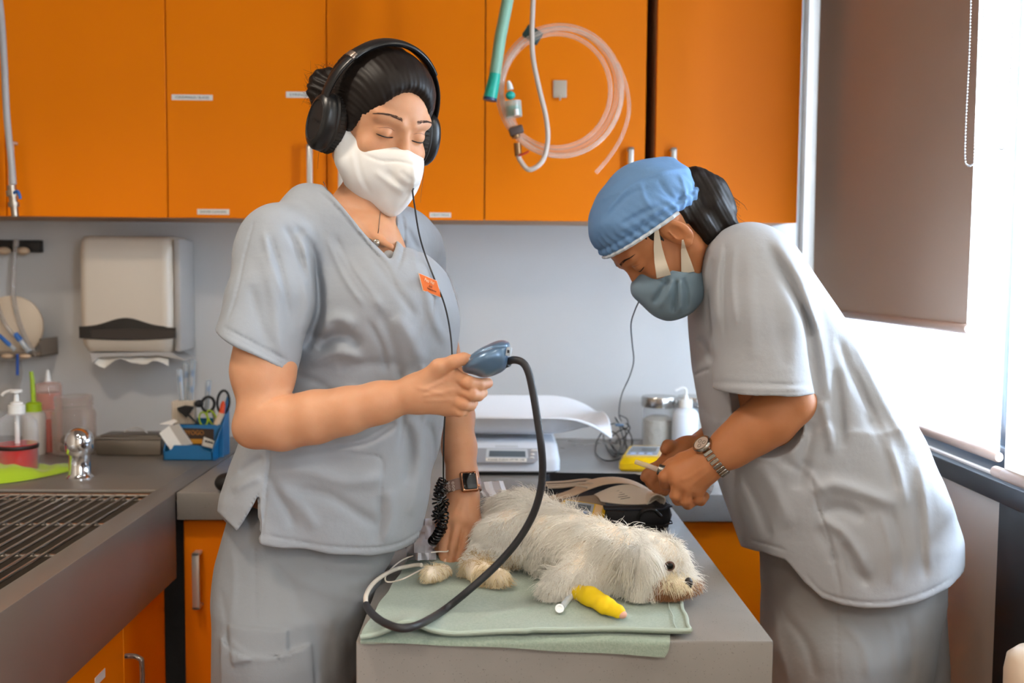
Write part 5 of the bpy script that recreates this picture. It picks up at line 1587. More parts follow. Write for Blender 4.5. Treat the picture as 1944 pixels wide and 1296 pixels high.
# right sleeve
sl_a, sl_b = P(538, 480, 1.60), P(486, 690, 1.53)
sleeve_cut = Plane(P(486, 668, 1.52), (P(486, 668, 1.52)+Vector((-.030, -.003, -.054)))-P(486, 668, 1.52))
slf = Field()
slf.add(Cone(P(545, 466, 1.61), P(520, 560, 1.575), .062, .066), .03)
slf.add(Cone(P(520, 560, 1.575), P(482, 690, 1.53), .067, .069), .02)
slf.add(Ell(P(520, 470, 1.60), (.055, .05, .06)), .04)
slf.cut(sleeve_cut, .002)
class Sub:
    def __init__(s, f): s.f = f
    def __call__(s, Q): return s.f(Q)
st.add(Sub(slf), .012)
st.displace(crease(
    (-9, 9, [(560, 432), (590, 470), (603, 530), (606, 590), (592, 640), (580, 665)]), (6, 12, [(575, 440), (582, 500), (585, 570), (574, 630)]),
    (-5, 7, [(540, 430), (565, 470), (580, 520), (592, 570)]), (4, 12, [(500, 480), (520, 560), (530, 640), (545, 690)]), (-3, 10, [(475, 540), (490, 600), (510, 660)]),
    (5, 12, [(610, 640), (625, 610), (650, 605), (672, 622)]), (-7, 12, [(600, 660), (630, 640), (665, 640), (680, 660)]), (4, 10, [(590, 690), (640, 670), (690, 680)]),
    (-3, 10, [(640, 700), (700, 690), (760, 690)]), (4, 14, [(750, 600), (780, 640), (800, 690)]), (-3, 10, [(720, 590), (745, 650), (760, 720)]),
    (3, 8, [(640, 470), (690, 540), (730, 590)]), (-2.5, 7, [(700, 480), (745, 540), (790, 600)]), (3.0, 9, [(785, 470), (805, 530), (822, 600), (845, 650)]),
    (-6, 10, [(520, 860), (600, 850), (690, 835), (750, 800)]), (5, 14, [(510, 890), (590, 895), (660, 915), (730, 905)]), (-5, 11, [(560, 930), (620, 940), (680, 975), (720, 1000)]),
    (4, 12, [(520, 920), (570, 960), (600, 1005)]), (-4, 9, [(505, 900), (540, 960), (560, 1000)]), (5, 12, [(790, 800), (800, 850), (795, 920), (780, 980)]),
    (-5, 9, [(770, 800), (778, 860), (770, 920)]), (-4, 8, [(812, 800), (822, 850), (818, 920)]), (4, 9, [(740, 930), (745, 980), (730, 1030)]), (-3.5, 8, [(720, 940), (722, 985), (712, 1030)]),
    (-3, 8, [(455, 900), (480, 880), (500, 870)]), (3, 8, [(440, 930), (470, 915), (495, 905)]),
    (1.6, 5, [(420, 636), (487, 672), (552, 706)]), (-2.2, 2.6, [(424, 620), (490, 655), (556, 690)]),
    (-2.0, 2.6, [(496, 1014), (560, 1026), (620, 1036), (700, 1040), (760, 1030), (805, 1002)]), (-2.4, 2.4, [(516, 780), (512, 870), (506, 925), (497, 1020)]),
    (-2.2, 2.2, [(604, 362), (640, 396), (690, 455), (735, 508), (752, 548)]), (-2.2, 2.2, [(762, 404), (768, 440), (765, 480), (752, 515)]),
    (-1.8, 2.2, [(482, 420), (466, 480), (450, 555), (432, 610)]), (2.2, 3, [(610, 352), (650, 397), (700, 460), (740, 500)]),
    (-1.6, 2.4, [(600, 852), (680, 862), (724, 872), (724, 930), (718, 1036)]), (-2.5, 6, [(770, 430), (790, 470), (800, 520)]),
    (3, 7, [(600, 745), (640, 735), (700, 745)]), (-3, 7, [(565, 715), (600, 725), (640, 750)]),
    (3, 6, [(500, 440), (515, 500), (540, 570)]), (-3, 5, [(515, 450), (535, 520), (550, 600)]), (2.5, 5, [(620, 450), (650, 520), (690, 580)]), (-2.5, 5, [(635, 445), (668, 512), (712, 572)]),
    (-3, 6, [(700, 610), (725, 660), (735, 710)]), (3, 6, [(800, 690), (808, 760), (802, 840)]), (-3, 5, [(760, 700), (765, 780), (758, 860)]), gain=1.45))
st.displace(wobble(3.0, 26, 11)); st.displace(wobble(1.6, 60, 12, (1, 1, .4)))
st.psub(Cone(P(493, 655, 1.542), P(472, 735, 1.516), .054, .056), .002)
st.psub(loft_px([(900, 452, 795, .13), (1000, 425, 800, .135), (1060, 420, 780, .13), (1110, 420, 770, .13)], 1.69, 2.4, cap=.002), .002)
me = sdf_mesh('scrub_top', st, *bounds(st), .0034); laplace(me, 1, .4)
top1 = link('scrub_top', me, scrub1, w1, label='grey short sleeved scrub top with a V neck')
# name badge
M = frame(P(817, 542, 1.62), P(836, 560, 1.645)-P(800, 528, 1.60), P(810, 520, 1.62)-P(822, 560, 1.605))
c = P(817, 542, 1.575)
badge_pts = [P(796, 519, 1.568), P(829, 533, 1.585), P(838, 564, 1.590), P(804, 551, 1.570)]
bz_ = min((snap(st, p, VIEW(p), 0, .12)-p).dot(VIEW(p).normalized()) for p in badge_pts) if False else max((snap(st, p, VIEW(p), 0, .12)-p).dot(VIEW(p).normalized()) for p in badge_pts)
badge_pts = [p+VIEW(p).normalized()*(bz_+.002) for p in badge_pts]
bd = MB().prism(badge_pts, (-.0015, .0022, 0)).build('name_badge', mat('badge_orange', 'e2690a', 0.4), w1)
bx_ = (badge_pts[1]-badge_pts[0]).normalized(); by_ = (badge_pts[0]-badge_pts[3]).normalized()
bn = bx_.cross(by_).normalized(); bn = bn if bn.y < 0 else -bn
MB().prism([(p-(badge_pts[0]+badge_pts[2])/2)*1.06+(badge_pts[0]+badge_pts[2])/2-bn*.0005 for p in badge_pts], -bn*.0016).build('badge_frame', mat('badge_edge', 'e8d2c0', .4), bd)
cen = (badge_pts[0]+badge_pts[1])/2; bot = (badge_pts[3]+badge_pts[2])/2
text('Pets Vet', .006, frame(cen.lerp(bot, .25)+bn*.0012, bx_, by_), mat('badge_ink_light', 'f0c8a0', .5), 'lettering', bd, fit=(.018, .0052), depth=.0002)
text('Liz', .006, frame(cen.lerp(bot, .55)+bn*.0012, bx_, by_), mat('badge_ink', '6a2a08', .5), 'lettering', bd, fit=(.006, .0038), depth=.0002)
text('Veterinarian', .006, frame(cen.lerp(bot, .75)+bn*.0012, bx_, by_), mat('badge_ink', '6a2a08', .5), 'lettering', bd, fit=(.017, .0026), depth=.0002)
# white undershirt corner in the V, necklace with pendant
MB().sph(snap(body, P(738, 485, 1.64), VIEW(P(738, 485, 1.64)), .001, .1), .010, 12, (1.0, .5, .9)).build('undershirt', maskm, w1)
# ---- trousers
tr_rows = [(940, 452, 786, .115, 1.69), (970, 438, 786, .12, 1.69), (1010, 428, 768, .125, 1.69), (1060, 418, 744, .132, 1.68), (1130, 412, 708, .15), (1200, 416, 692, .148), (1296, 418, 676, .145), (1370, 420, 672, .14)]
tf = Field(); tf.add(loft_px(tr_rows, 1.66, 2.5), .02)
for s, (x, y) in enumerate(((-.365, 1.58), (-.325, 1.74))):
    tf.add(Cone((x+.01, y, .80), (x, y, .50), .086, .075), .04); tf.add(Cone((x, y, .50), (x, y, .07), .078, .072), .02)
tf.cut(Plane((0, 0, .06), (0, 0, -1)), .002)
tf.displace(patch(6, [(432, 1186), (546, 1196), (546, 1240), (440, 1262)], 3)); tf.displace(patch(8, [(418, 1206), (440, 1236), (480, 1252), (530, 1246), (592, 1222), (600, 1330), (420, 1330)], 3))
tf.displace(crease((-2.0, 2.2, [(482, 1010), (484, 1100), (486, 1190)]), (3, 9, [(560, 1100), (640, 1130), (700, 1140)]), (-3, 9, [(600, 1080), (680, 1095), (740, 1080)]),
    (3, 12, [(620, 1160), (640, 1220), (640, 1290)]), (-3, 12, [(580, 1150), (600, 1200), (604, 1290)]), (-2, 5, [(420, 1120), (430, 1180), (432, 1230)]), (3, 6, [(430, 1210), (470, 1244), (520, 1248), (585, 1226)]),
    (-2.5, 8, [(520, 1070), (560, 1120), (570, 1180)]), (-2.5, 8, [(650, 1180), (665, 1230), (664, 1290)]), (2, 6, [(440, 1040), (445, 1100), (440, 1170)])))
tf.displace(wobble(2.6, 22, 21)); tf.displace(wobble(.9, 70, 22))
me = sdf_mesh('scrub_trousers', tf, *bounds(tf), .0042); laplace(me, 1, .4)
link('scrub_trousers', me, fabric('scrub_grey_trousers', '86898d', '7e8186'), w1, label='grey scrub trousers with cargo pockets')
for (x, y) in ((-.365, 1.56), (-.325, 1.72)):
    sf = Field(); sf.add(Ell((x+.03, y-.02, .045), (.09, .05, .045)), .02); sf.cut(Plane((0, 0, .003), (0, 0, -1)), .002)
    link('shoe', sdf_mesh('shoe', sf, *bounds(sf), .006), black_soft, w1)
# fine jewellery
def onbody(px, py, Y, lift=.001):
    p = P(px, py, Y); return snap(body, p, VIEW(p), lift, .12)
chn = catmull([onbody(*q) for q in ((614, 345, 1.66), (622, 362, 1.65), (640, 392, 1.64), (662, 420, 1.64), (690, 446, 1.64), (714, 459, 1.64))], 6)
chn2 = catmull([onbody(*q) for q in ((714, 459, 1.64), (718, 440, 1.64), (720, 420, 1.65), (722, 402, 1.65))], 6)
nk = MB(); nk.tube(chn, .0007, 6).tube(chn2, .0007, 6).build('necklace', mat('silver', 'b9b0a6', 0.2, 1.0), w1)
MB().sph(onbody(715, 461, 1.64, .003), .0062, 16, (1, .6, 1)).build('pendant', mat('silver', 'b9b0a6', 0.2, 1.0), w1)
rc = P(893, 1018, 1.763)
MB().tube([rc+Vector((.0118*math.cos(a), .0118*math.sin(a), .0035*math.cos(a+.3))) for a in np.linspace(0, 6.283, 25)[:-1]], .0016, 8, closed=True).build('ring', mat('silver', 'cfc8c0', 0.15, 1.0), w1)
# watch on the left wrist
wa = thing('wristwatch', '', None) if False else None
wc, wd = P(879, 925, 1.81), (P(883, 950, 1.795)-P(875, 890, 1.82)).normalized()
xax = Vector((1, 0, 0)); xax = (xax-wd*xax.dot(wd)).normalized(); yax = wd.cross(xax)
ringp = lambda r, a: wc+xax*r*math.cos(a)*1.03+yax*r*math.sin(a)*.95
band = MB()
RRs = fit_ring(body, wc, wd, xax, yax, 48, .0012)
rr0 = float(RRs.mean())
ringp = lambda r, a: wc+(xax*math.cos(a)+yax*math.sin(a))*(r-rr0+float(np.interp(a % (2*math.pi), np.linspace(0, 2*math.pi, 49), np.append(RRs, RRs[0]))))
vsb = []
for i in range(49):
    a = 2*math.pi*i/48
    vsb.append([band.bm.verts.new(ringp(rr0+q, a)+wd*w_) for q, w_ in ((0, -.011), (.0026, -.010), (.0026, .010), (0, .011))])
for r0, r1 in zip(vsb, vsb[1:]):
    for q in range(4): band.bm.faces.new((r0[q], r0[(q+1) % 4], r1[(q+1) % 4], r1[q]))
wb = band.build('watch_strap', mat('strap_taupe', '9b7d72', 0.55), w1)
# perforations seen on the strap's near side
ns = -yax if (-yax).y < 0 else yax
sgn = 1 if (yax.y < 0) else -1
for a0 in (-2.9, -2.62, -2.34, -2.06):
    for q in (-.0062, 0, .0062):
        a = sgn*-a0 if False else a0
        g_ = xax*math.cos(a)+ns*abs(math.sin(a)); a_ = math.atan2(g_.dot(yax), g_.dot(xax))
        base = ringp(rr0+.0027, a_)+wd*(q+(.003 if a0 in (-2.62, -2.06) else 0))
        nrm_ = (base-wc-wd*(base-wc).dot(wd)).normalized()
        tt = nrm_.cross(wd).normalized()
        MB().tube([base+(tt*math.cos(b)+wd*math.sin(b))*.0021 for b in np.linspace(0, 6.283, 11)[:-1]], .0006, 5, closed=True).build('strap_hole', mat('hole_rim', 'e3d6cc', .5), wb)
cdir = (xax*.30+ns*.95).normalized(); cx_ = wd.cross(cdir).normalized()
cx_ = cx_ if cx_.x > 0 else -cx_
Mw = Matrix((cx_, -wd, cx_.cross(-wd))).transposed().to_4x4(); Mw.translation = ringp(rr0+.0055, math.atan2(cdir.dot(yax), cdir.dot(xax)))
if (Mw.to_3x3() @ Vector((0, 0, 1))).dot(cdir) < 0: Mw = Mw @ Matrix.Rotation(math.pi, 4, 'Y')
ca = MB(Mw).box((-.0165, -.019, -.005), (.0165, .019, .0045), .0045, 4).build('watch_case', mat('rose_gold', 'c98f6c', 0.22, 1.0), w1)
MB(Mw).box((-.0142, -.0166, .0005), (.0142, .0166, .0054), .004, 4).build('watch_face', mat('screen_black', '050506', 0.06), ca)
MB(Mw).cyl((.0155, -.008, 0), (.0182, -.008, 0), .003, n=12).build('crown', mat('rose_gold', 'c98f6c', 0.22, 1.0), ca)

# ================================================================== HEADPHONES
hp = thing('headphones', 'black over-ear headphones worn by the woman, with a thin cable', 'headphones', W(H1, 0, 0, .12))
hpm = mat('headphone_black', '0f0f11', 0.35); hps = mat('headphone_satin', '3a3634', 0.3, .6)
for s in (1, -1):
    tilt = Matrix.Translation((s*.070, -.004, -.004)) @ Matrix.Rotation(math.radians(-s*4), 4, 'Y')
    Mc = H1 @ tilt
    sx_ = Matrix.Diagonal((s, 1, 1, 1))
    def ovl(pr, n=40): return [(r_, h_) for r_, h_ in pr]
    T = Matrix.Diagonal((1, .80, 1.12, 1))
    cushion = [(0.020, .003), (.034, .000), (.041, .005), (.043, .011), (.042, .016), (.044, .020), (.041, .024), (0, .024)]
    cm = MB(Mc @ sx_ @ T).lathe((0, 0, 0), [(r_, h_) for r_, h_ in cushion], 48, 'X')
    cs = cm.build('ear_cushion', mat('cushion_leather', '17120f', 0.5), hp)
    # gathered leather ribs
    rb = MB(Mc @ sx_ @ T)
    for i in range(44):
        a = 2*math.pi*i/44; rb.tube([(.005+.0, .0405*math.cos(a), .0405*math.sin(a)), (.011, .0437*math.cos(a), .0437*math.sin(a)), (.0165, .0425*math.cos(a), .0425*math.sin(a))], .0013, 5)
    rb.build('leather_gathers', mat('cushion_leather', '17120f', 0.5), cs)
    MB(Mc @ sx_ @ T).lathe((0, 0, 0), [(0, .022), (.041, .022), (.043, .026), (.042, .036), (.037, .043), (.030, .0455), (.029, .0440), (0, .0435)], 48, 'X').build('ear_cup', hpm, hp)
    MB(Mc @ sx_ @ T).tube([(.0452, .0305*math.cos(a), .0305*math.sin(a)) for a in np.linspace(0, 6.283, 41)[:-1]], .0008, 6, closed=True).build('trim_ring', hps, hp)
    if s == 1:
        text('audio', .01, (Mc @ Matrix(((0, 0, 1, .0460), (-1, 0, 0, 0), (0, 1, 0, 0), (0, 0, 0, 1)))), hps, 'lettering', hp, fit=(.022, .004), depth=.0003)
# yoke and headband: arc in the head's x-z plane
def band_sweep(a0, a1, rx, rz, zc, w, th, m, nm, yo=-.004, n=36):
    mb = MB(H1); rings = []
    for i in range(n+1):
        a = math.radians(a0+(a1-a0)*i/n); c = Vector((rx*math.cos(a), yo+.012*math.sin(a), zc+rz*math.sin(a)))
        nr = Vector((math.cos(a)/rx, 0, math.sin(a)/rz)).normalized()
        ring = []
        for q in range(12):
            b = 2*math.pi*q/12
            ring.append(mb.bm.verts.new(H1 @ (c+nr*th*math.sin(b)+Vector((0, 1, 0))*w*math.copysign(abs(math.cos(b))**.6, math.cos(b)))))
        rings.append(ring)
    for r0, r1 in zip(rings, rings[1:]):
        for q in range(12): mb.bm.faces.new((r0[q], r0[(q+1) % 12], r1[(q+1) % 12], r1[q]))
    mb.bm.faces.new(rings[0][::-1]); mb.bm.faces.new(rings[-1])
    return mb.build(nm, m, hp)
band_sweep(42, 138, .104, .112, .035, .015, .0055, hpm, 'headband')
band_sweep(-4, 44, .106, .112, .033, .012, .0035, hpm, 'band_arm', n=16)
band_sweep(136, 184, .106, .112, .033, .012, .0035, hpm, 'band_arm', n=16)
band_sweep(40, 45, .1068, .1155, .034, .0128, .0052, mat('slider_satin', '8f7f74', 0.28, .8), 'slider', n=6)
# cable: from the far cup down over the chest
cab = catmull([P(783, 362, 1.60), P(787, 390, 1.60), P(795, 440, 1.60), P(806, 480, 1.60), P(825, 530, 1.575), P(843, 575, 1.565), P(854, 625, 1.56), P(858, 680, 1.55), P(850, 740, 1.56), P(844, 800, 1.60), P(842, 860, 1.68), P(842, 915, 1.72)], 8)
MB().tube([W(H1, -.095, .02, -.045)]+cab, .0014, 8).build('cable', black_pl, hp)
# coiled part: helix wound into a hanging bundle
core = catmull([P(842, 910, 1.73), P(832, 935, 1.735), P(844, 955, 1.73), P(828, 978, 1.735), P(840, 1000, 1.735), P(822, 1026, 1.735), P(832, 1012, 1.72), P(843, 978, 1.715), P(829, 950, 1.715), P(844, 925, 1.72)], 30)
hel = []
for i, p in enumerate(core):
    d = (core[min(i+1, len(core)-1)]-core[max(i-1, 0)]).normalized(); s_ = d.cross(Vector((0, 1, 0))).normalized(); t_ = d.cross(s_)
    for q in range(4):
        a = (i*4+q)*2*math.pi/22
        pp_ = p.lerp(core[min(i+1, len(core)-1)], q/4); hel.append(pp_+(s_*math.cos(a)+t_*math.sin(a))*.0078)
MB().tube(hel, .00165, 6).build('coiled_cable', mat('coil_black', '08080a', 0.25), hp)

# ================================================================== SCANNER IN THE HAND, PROBE CABLE
dv = thing('handheld_scanner', 'blue grey handheld scanner with a thick black cable, held in the right hand', 'scanner', P(925, 715, 1.45))
df = Field()
YD_ = 1.452
ctr = P(928, 684, YD_)
ex = (P(968, 662, YD_-.005)-P(890, 700, YD_+.01)).normalized(); ez = Vector((0, 0, 1)); ez = (ez-ex*ez.dot(ex)).normalized(); ey = ez.cross(ex)
RD = np.array(Matrix((ex, ey, ez)).transposed())
df.add(Ell(ctr+ex*-.002+ez*.004, (.039, .036, .0165), RD), .01)
df.add(Ell(ctr+ex*.006+ez*-.006, (.030, .028, .022), RD), .012)
df.add(Ell(P(955, 672, YD_), (.016, .028, .018), RD), .012)
df.cut(Plane(P(966, 676, YD_), (.95, -.1, -.12)), .006)
df.cut(Plane(P(940, 714, YD_), (.42, -.15, -.88)), .010)
df.displace(crease((-1.6, 1.8, [(884, 694), (894, 680), (915, 667), (940, 659), (969, 657)])))
me = sdf_mesh('scanner_body', df, *bounds(df, .01), .0014)
link('housing', me, mat('scanner_blue', '5b7896', 0.3, .35, coat=.3), dv)
MB().tube(catmull([P(967, 660, YD_-.025), P(966, 668, YD_-.027), P(964, 675, YD_-.027)]), .0042, 8).build('usb_panel', mat('port_silver', 'aab4bf', .3), dv)
MB().box((-.0016, -.0004, -.0022), (.0016, .0004, .0022), .0, M=Matrix.Translation(P(965, 667, YD_-.032))).build('port_mark', navy, dv)
MB().cyl(P(958, 689, YD_-.006), P(966, 687, YD_-.010), .0078, .0068).build('strain_relief', black_soft, dv)
cb = [P(960, 688, 1.446), P(975, 683, 1.44), P(992, 688, 1.435), (P(1003, 706, 1.43)), P(1012, 745, 1.43), P(1021, 800, 1.43), P(1028, 850, 1.43), P(1030, 895, 1.44), P(1024, 940, 1.45), P(1008, 985, 1.46), P(980, 1030, 1.47), P(940, 1075, 1.475), P(890, 1120, 1.47), P(842, 1158, 1.465)]
tb = [PZ(800, 1183, TOP+.040), PZ(765, 1192, TOP+.044), PZ(730, 1182, TOP+.042), PZ(706, 1164, TOP+.038), PZ(695, 1148, TOP+.034)]
MB().tube(catmull(cb+tb, 8), .0056, 14).build('black_cable', mat('cable_black', '26262a', 0.45), dv)
wc_ = [PZ(695, 1148, TOP+.034), PZ(695, 1130, TOP+.032), PZ(706, 1110, TOP+.028), PZ(726, 1093, TOP+.025), PZ(752, 1080, TOP+.02), PZ(784, 1073, TOP+.026), PZ(800, 1072, TOP+.03)]
MB().tube(catmull(wc_, 8), .0036, 12).build('probe_cable', mat('cable_cream', 'e3dacd', 0.45), dv)
ld = [(842, 1071), (812, 1076), (790, 1086), (766, 1098), (745, 1104), (733, 1103), (732, 1094), (742, 1080), (765, 1062), (795, 1052), (830, 1047), (850, 1046), (846, 1036), (832, 1034), (822, 1040)]
MB().tube(catmull([PZ(x, y, TOP+(.03 if 760 < x else .02)) for x, y in ld], 8), .0013, 8).build('thin_lead', mat('cable_cream', 'e3dacd', 0.45), dv)
# ================================================================== PERSON IN THE BLUE CAP
skin2 = mat('skin_tan', 'bd7d52', 0.5, noise=(38, 'b37248', .35), bump=(420, .22, .0006), sss=.22, spec=.35)
scrub2 = fabric('scrub_pale', 'b0b2b6', 'a7a9ae')
w2 = thing('person', 'person in blue surgical cap and grey scrubs bending over the worktop with a tool', 'person', (P(1620, 1000, 1.93).x, 1.93, 0))
H2 = headframe(1257, 447, 1.86, -82, 57, 0)
R2 = R3(H2)
Y2 = 1.93
b2 = Field()
tr2 = [(428, 1390, 1430, .06), (445, 1350, 1470, .13), (475, 1328, 1497, .17), (520, 1316, 1530, .19), (580, 1314, 1572, .19), (640, 1315, 1612, .185), (700, 1317, 1655, .18), (770, 1328, 1703, .18), (830, 1340, 1742, .18), (880, 1358, 1758, .18), (940, 1380, 1782, .18), (1000, 1408, 1792, .18), (1050, 1432, 1792, .17)]
b2.add(loft_px(tr2, Y2, sx=-.025), .02)
head_parts(b2, H2, ears=(-1,))
chain(b2, [(1295, 440, 1.87, 52), (1340, 455, 1.89, 54), (1380, 500, 1.90, 62)], .03)
chain(b2, [(1425, 520, 1.80, 62), (1470, 640, 1.78, 56), (1496, 752, 1.765, 47)], .02)
b2.add(Ell(P(1512, 762, 1.77), (.030, .032, .028)), .02)
chain(b2, [(1494, 768, 1.765, 47), (1462, 795, 1.765, 48), (1425, 820, 1.77, 44), (1388, 848, 1.775, 37), (1352, 873, 1.78, 30)], .02)
# near hand: a loose fist round the tool
hand(b2, (1350, 875, 1.78, 33), [(1277, 893, 1.80, 14), (1289, 912, 1.785, 15.5), (1306, 926, 1.782, 14.5), (1325, 930, 1.79, 13)],
     [[(1277, 893, 1.80, 14), (1262, 905, 1.80, 12.5), (1263, 918, 1.815, 11.5), (1274, 922, 1.83, 10)],
      [(1289, 912, 1.785, 15), (1283, 938, 1.785, 13), (1287, 948, 1.80, 11.5), (1298, 944, 1.82, 10)],
      [(1306, 926, 1.782, 14.5), (1301, 948, 1.785, 12.6), (1306, 956, 1.80, 11), (1318, 950, 1.82, 10)],
      [(1325, 930, 1.79, 13), (1324, 944, 1.793, 11.5), (1330, 950, 1.81, 10), (1338, 942, 1.83, 9)]],
     [(1322, 868, 1.80, 20), (1296, 874, 1.812, 15), (1276, 882, 1.82, 12.5), (1262, 890, 1.822, 11)])
b2.add(Cone(P(1335, 884, 1.79), P(1302, 900, 1.795), .028, .026), .02)
# far arm and hand
chain(b2, [(1400, 560, 2.08, 50), (1420, 720, 2.10, 44), (1400, 800, 2.08, 42), (1345, 848, 2.02, 32), (1305, 858, 1.97, 27), (1284, 866, 1.95, 27)], .02)
hand(b2, (1290, 862, 1.95, 28), [(1262, 880, 1.92, 13), (1256, 892, 1.91, 13), (1252, 904, 1.91, 12), (1252, 914, 1.92, 11)],
     [[(1262, 880, 1.92, 13), (1240, 890, 1.90, 11.5), (1228, 900, 1.895, 10), (1224, 906, 1.892, 9)],
      [(1256, 892, 1.91, 13), (1240, 904, 1.895, 11.5), (1234, 914, 1.893, 10), (1238, 922, 1.895, 9)],
      [(1252, 904, 1.91, 12), (1246, 916, 1.90, 11), (1246, 926, 1.90, 10), (1254, 930, 1.905, 9)],
      [(1254, 914, 1.92, 11), (1256, 926, 1.91, 10), (1262, 932, 1.912, 9), (1268, 930, 1.92, 8)]],
     [(1280, 858, 1.95, 17), (1272, 848, 1.935, 13), (1268, 846, 1.925, 11), (1262, 852, 1.915, 9.5)])
b2.displace(crease((1.6, 4, [(1340, 885), (1310, 905), (1292, 912)]), (1.3, 4, [(1345, 895), (1320, 915), (1308, 926)]), (-1.8, 3, [(1298, 930), (1295, 945), (1296, 955)]),
    (-1.8, 3, [(1277, 915), (1273, 930), (1274, 942)]), (-1.5, 3, [(1316, 935), (1314, 948)]), (-1.2, 3, [(1470, 742), (1480, 750), (1500, 748)])))
me = sdf_mesh('body', b2, *bounds(b2), .0027); laplace(me, 1, .4)
bo2 = link('body', me, skin2, w2, label='tan skin')
eyes(H2, w2, w2, b2, '1b1310')
# ---- hair
h2 = Field()
h2.add(Ell(W(H2, 0, -.014, .046), (.078, .098, .084), R2), .01)
h2.add(Ell(W(H2, 0, -.060, -.005), (.060, .042, .050), R2), .02)
h2.sub(Ell(W(H2, 0, .120, -.030), (.066, .074, .098), R2), .005)
h2.sub(Ell(W(H2, 0, .060, -.060), (.11, .072, .070), R2), .005)
for s in (1, -1): h2.sub(Ell(W(H2, s*.080, -.012, .000), (.026, .034, .044), R2), .004)
pc = [(1318, 352, 1.86, 36), (1346, 370, 1.855, 34), (1362, 400, 1.85, 31), (1352, 428, 1.84, 26), (1342, 446, 1.83, 20)]
chain(h2, pc, .02); chain(h2, [(1352, 390, 1.83, 26), (1378, 418, 1.83, 17), (1398, 430, 1.84, 8)], .01)
chain(h2, [(1300, 405, 1.835, 16), (1330, 420, 1.82, 20), (1348, 440, 1.82, 18)], .01)
h2.displace(lambda q, u, v:   .0004*np.sin((u*.9-v*.55)*.42+np.sin(v*.05)*2)+.0003*np.sin((u*.9-v*.5)*.9))
me = sdf_mesh('hair', h2, *bounds(h2, .015), .0028)
hr2 = link('hair', me, hair_m, w2, label='black hair tied at the nape')
r = np.random.RandomState(3)
n = 5200; t0_ = r.rand(n); pts3 = [npv(P(*q[:3])) for q in pc]; rad_ = [q[3]*q[2]/F for q in pc]
A_ = r.rand(n)*6.283; pth = []
side = np.stack([np.cos(A_), np.sin(A_)*.8, np.sin(A_)*.5], 1); side /= np.linalg.norm(side, axis=1, keepdims=True)
for q in range(6):
    t = np.clip(t0_*.55+q/5*.5, 0, 1)*(len(pc)-1); i = np.minimum(t.astype(int), len(pc)-2); f = (t-i)[:, None]
    p = np.array(pts3)[i]*(1-f)+np.array(pts3)[i+1]*f; rr = (np.array(rad_)[i]*(1-f[:, 0])+np.array(rad_)[i+1]*f[:, 0])[:, None]
    pth.append(p+side*rr*(1.02+.08*r.rand(n, 1))+r.randn(n, 3)*.0006*q)
link('hair_wisps', strands('hair_wisps', np.stack(pth, 1), .0004, .0002), hair_m, w2)
fly = []
for i in range(26):
    a = npv(P(1330+r.rand()*50, 350+r.rand()*70, 1.84)); b = a+np.array([.02+.025*r.rand(), 0, -.01-.03*r.rand()]); c = b+np.array([.012*r.randn(), 0, -.022*r.rand()])
    fly.append([a, (a+b)/2+[.004, 0, .004], b, c])
link('stray_hair', strands('stray_hair', np.array(fly), .0004, .0002), hair_m, w2)
# ---- surgical cap
cp = Field()
cp.add(Ell(W(H2, 0, -.016, .054), (.085, .104, .085), R2), .01)
cp.add(Ell(W(H2, 0, .016, .080), (.070, .070, .058), R2), .025)
cp.add(Ell(W(H2, 0, -.082, .032), (.056, .042, .046), R2), .03)
o2 = np.array(H2.translation)
def cap_cut(Q):
    l = (Q-o2) @ R2
    return -(l[:, 2]-(.032+.40*l[:, 1]-.010*np.exp(-((l[:, 1]+.07)/.03)**2)))*.93
cp.cut(Fn(cap_cut), .004)
cp.cut(Plane(W(H2, 0, -.118, .02), H2.to_3x3() @ Vector((0, -1, -.25))), .006)
def pleats(q, u, v):
    l = (q-o2) @ R2; x, y, z = l.T; h = z-(.032+.40*y)
    g = np.exp(-(h/.035)**2)
    return -.0016*g*np.sin(np.arctan2(x, y)*34)-.0030*np.exp(-((h-.007)/.006)**2)+.0022*np.exp(-((h-.017)/.0035)**2)
cp.displace(pleats)
cp.displace(crease((3.5, 5, [(1150, 400), (1200, 350), (1260, 325), (1310, 320)]), (-3, 5, [(1145, 420), (1190, 375), (1230, 355)]), (3, 6, [(1175, 440), (1215, 420), (1260, 395), (1305, 380)]),
    (-3.2, 5, [(1180, 425), (1225, 402), (1270, 385)]), (3, 5, [(1215, 345), (1225, 380), (1245, 400)]), (-3, 5, [(1250, 340), (1270, 370), (1300, 385)]), (2.6, 4, [(1290, 330), (1300, 355), (1302, 390)]),
    (-2.5, 4, [(1310, 325), (1318, 350), (1312, 375)]), (2.5, 5, [(1140, 380), (1160, 370), (1180, 362)]), (-2.6, 4, [(1260, 410), (1290, 400), (1315, 398)])))
cp.displace(wobble(2.2, 60, 31)); cp.displace(wobble(1.2, 130, 32))
capm = mat('cap_blue', '5f87b5', 0.8, bump=(90, .3, .003), noise=(12, '6b92be', .3))
me = sdf_mesh('surgical_cap', cp, *bounds(cp, .012), .0026); laplace(me, 1, .4)
cpo = link('surgical_cap', me, capm, w2, label='blue elasticated surgical cap')
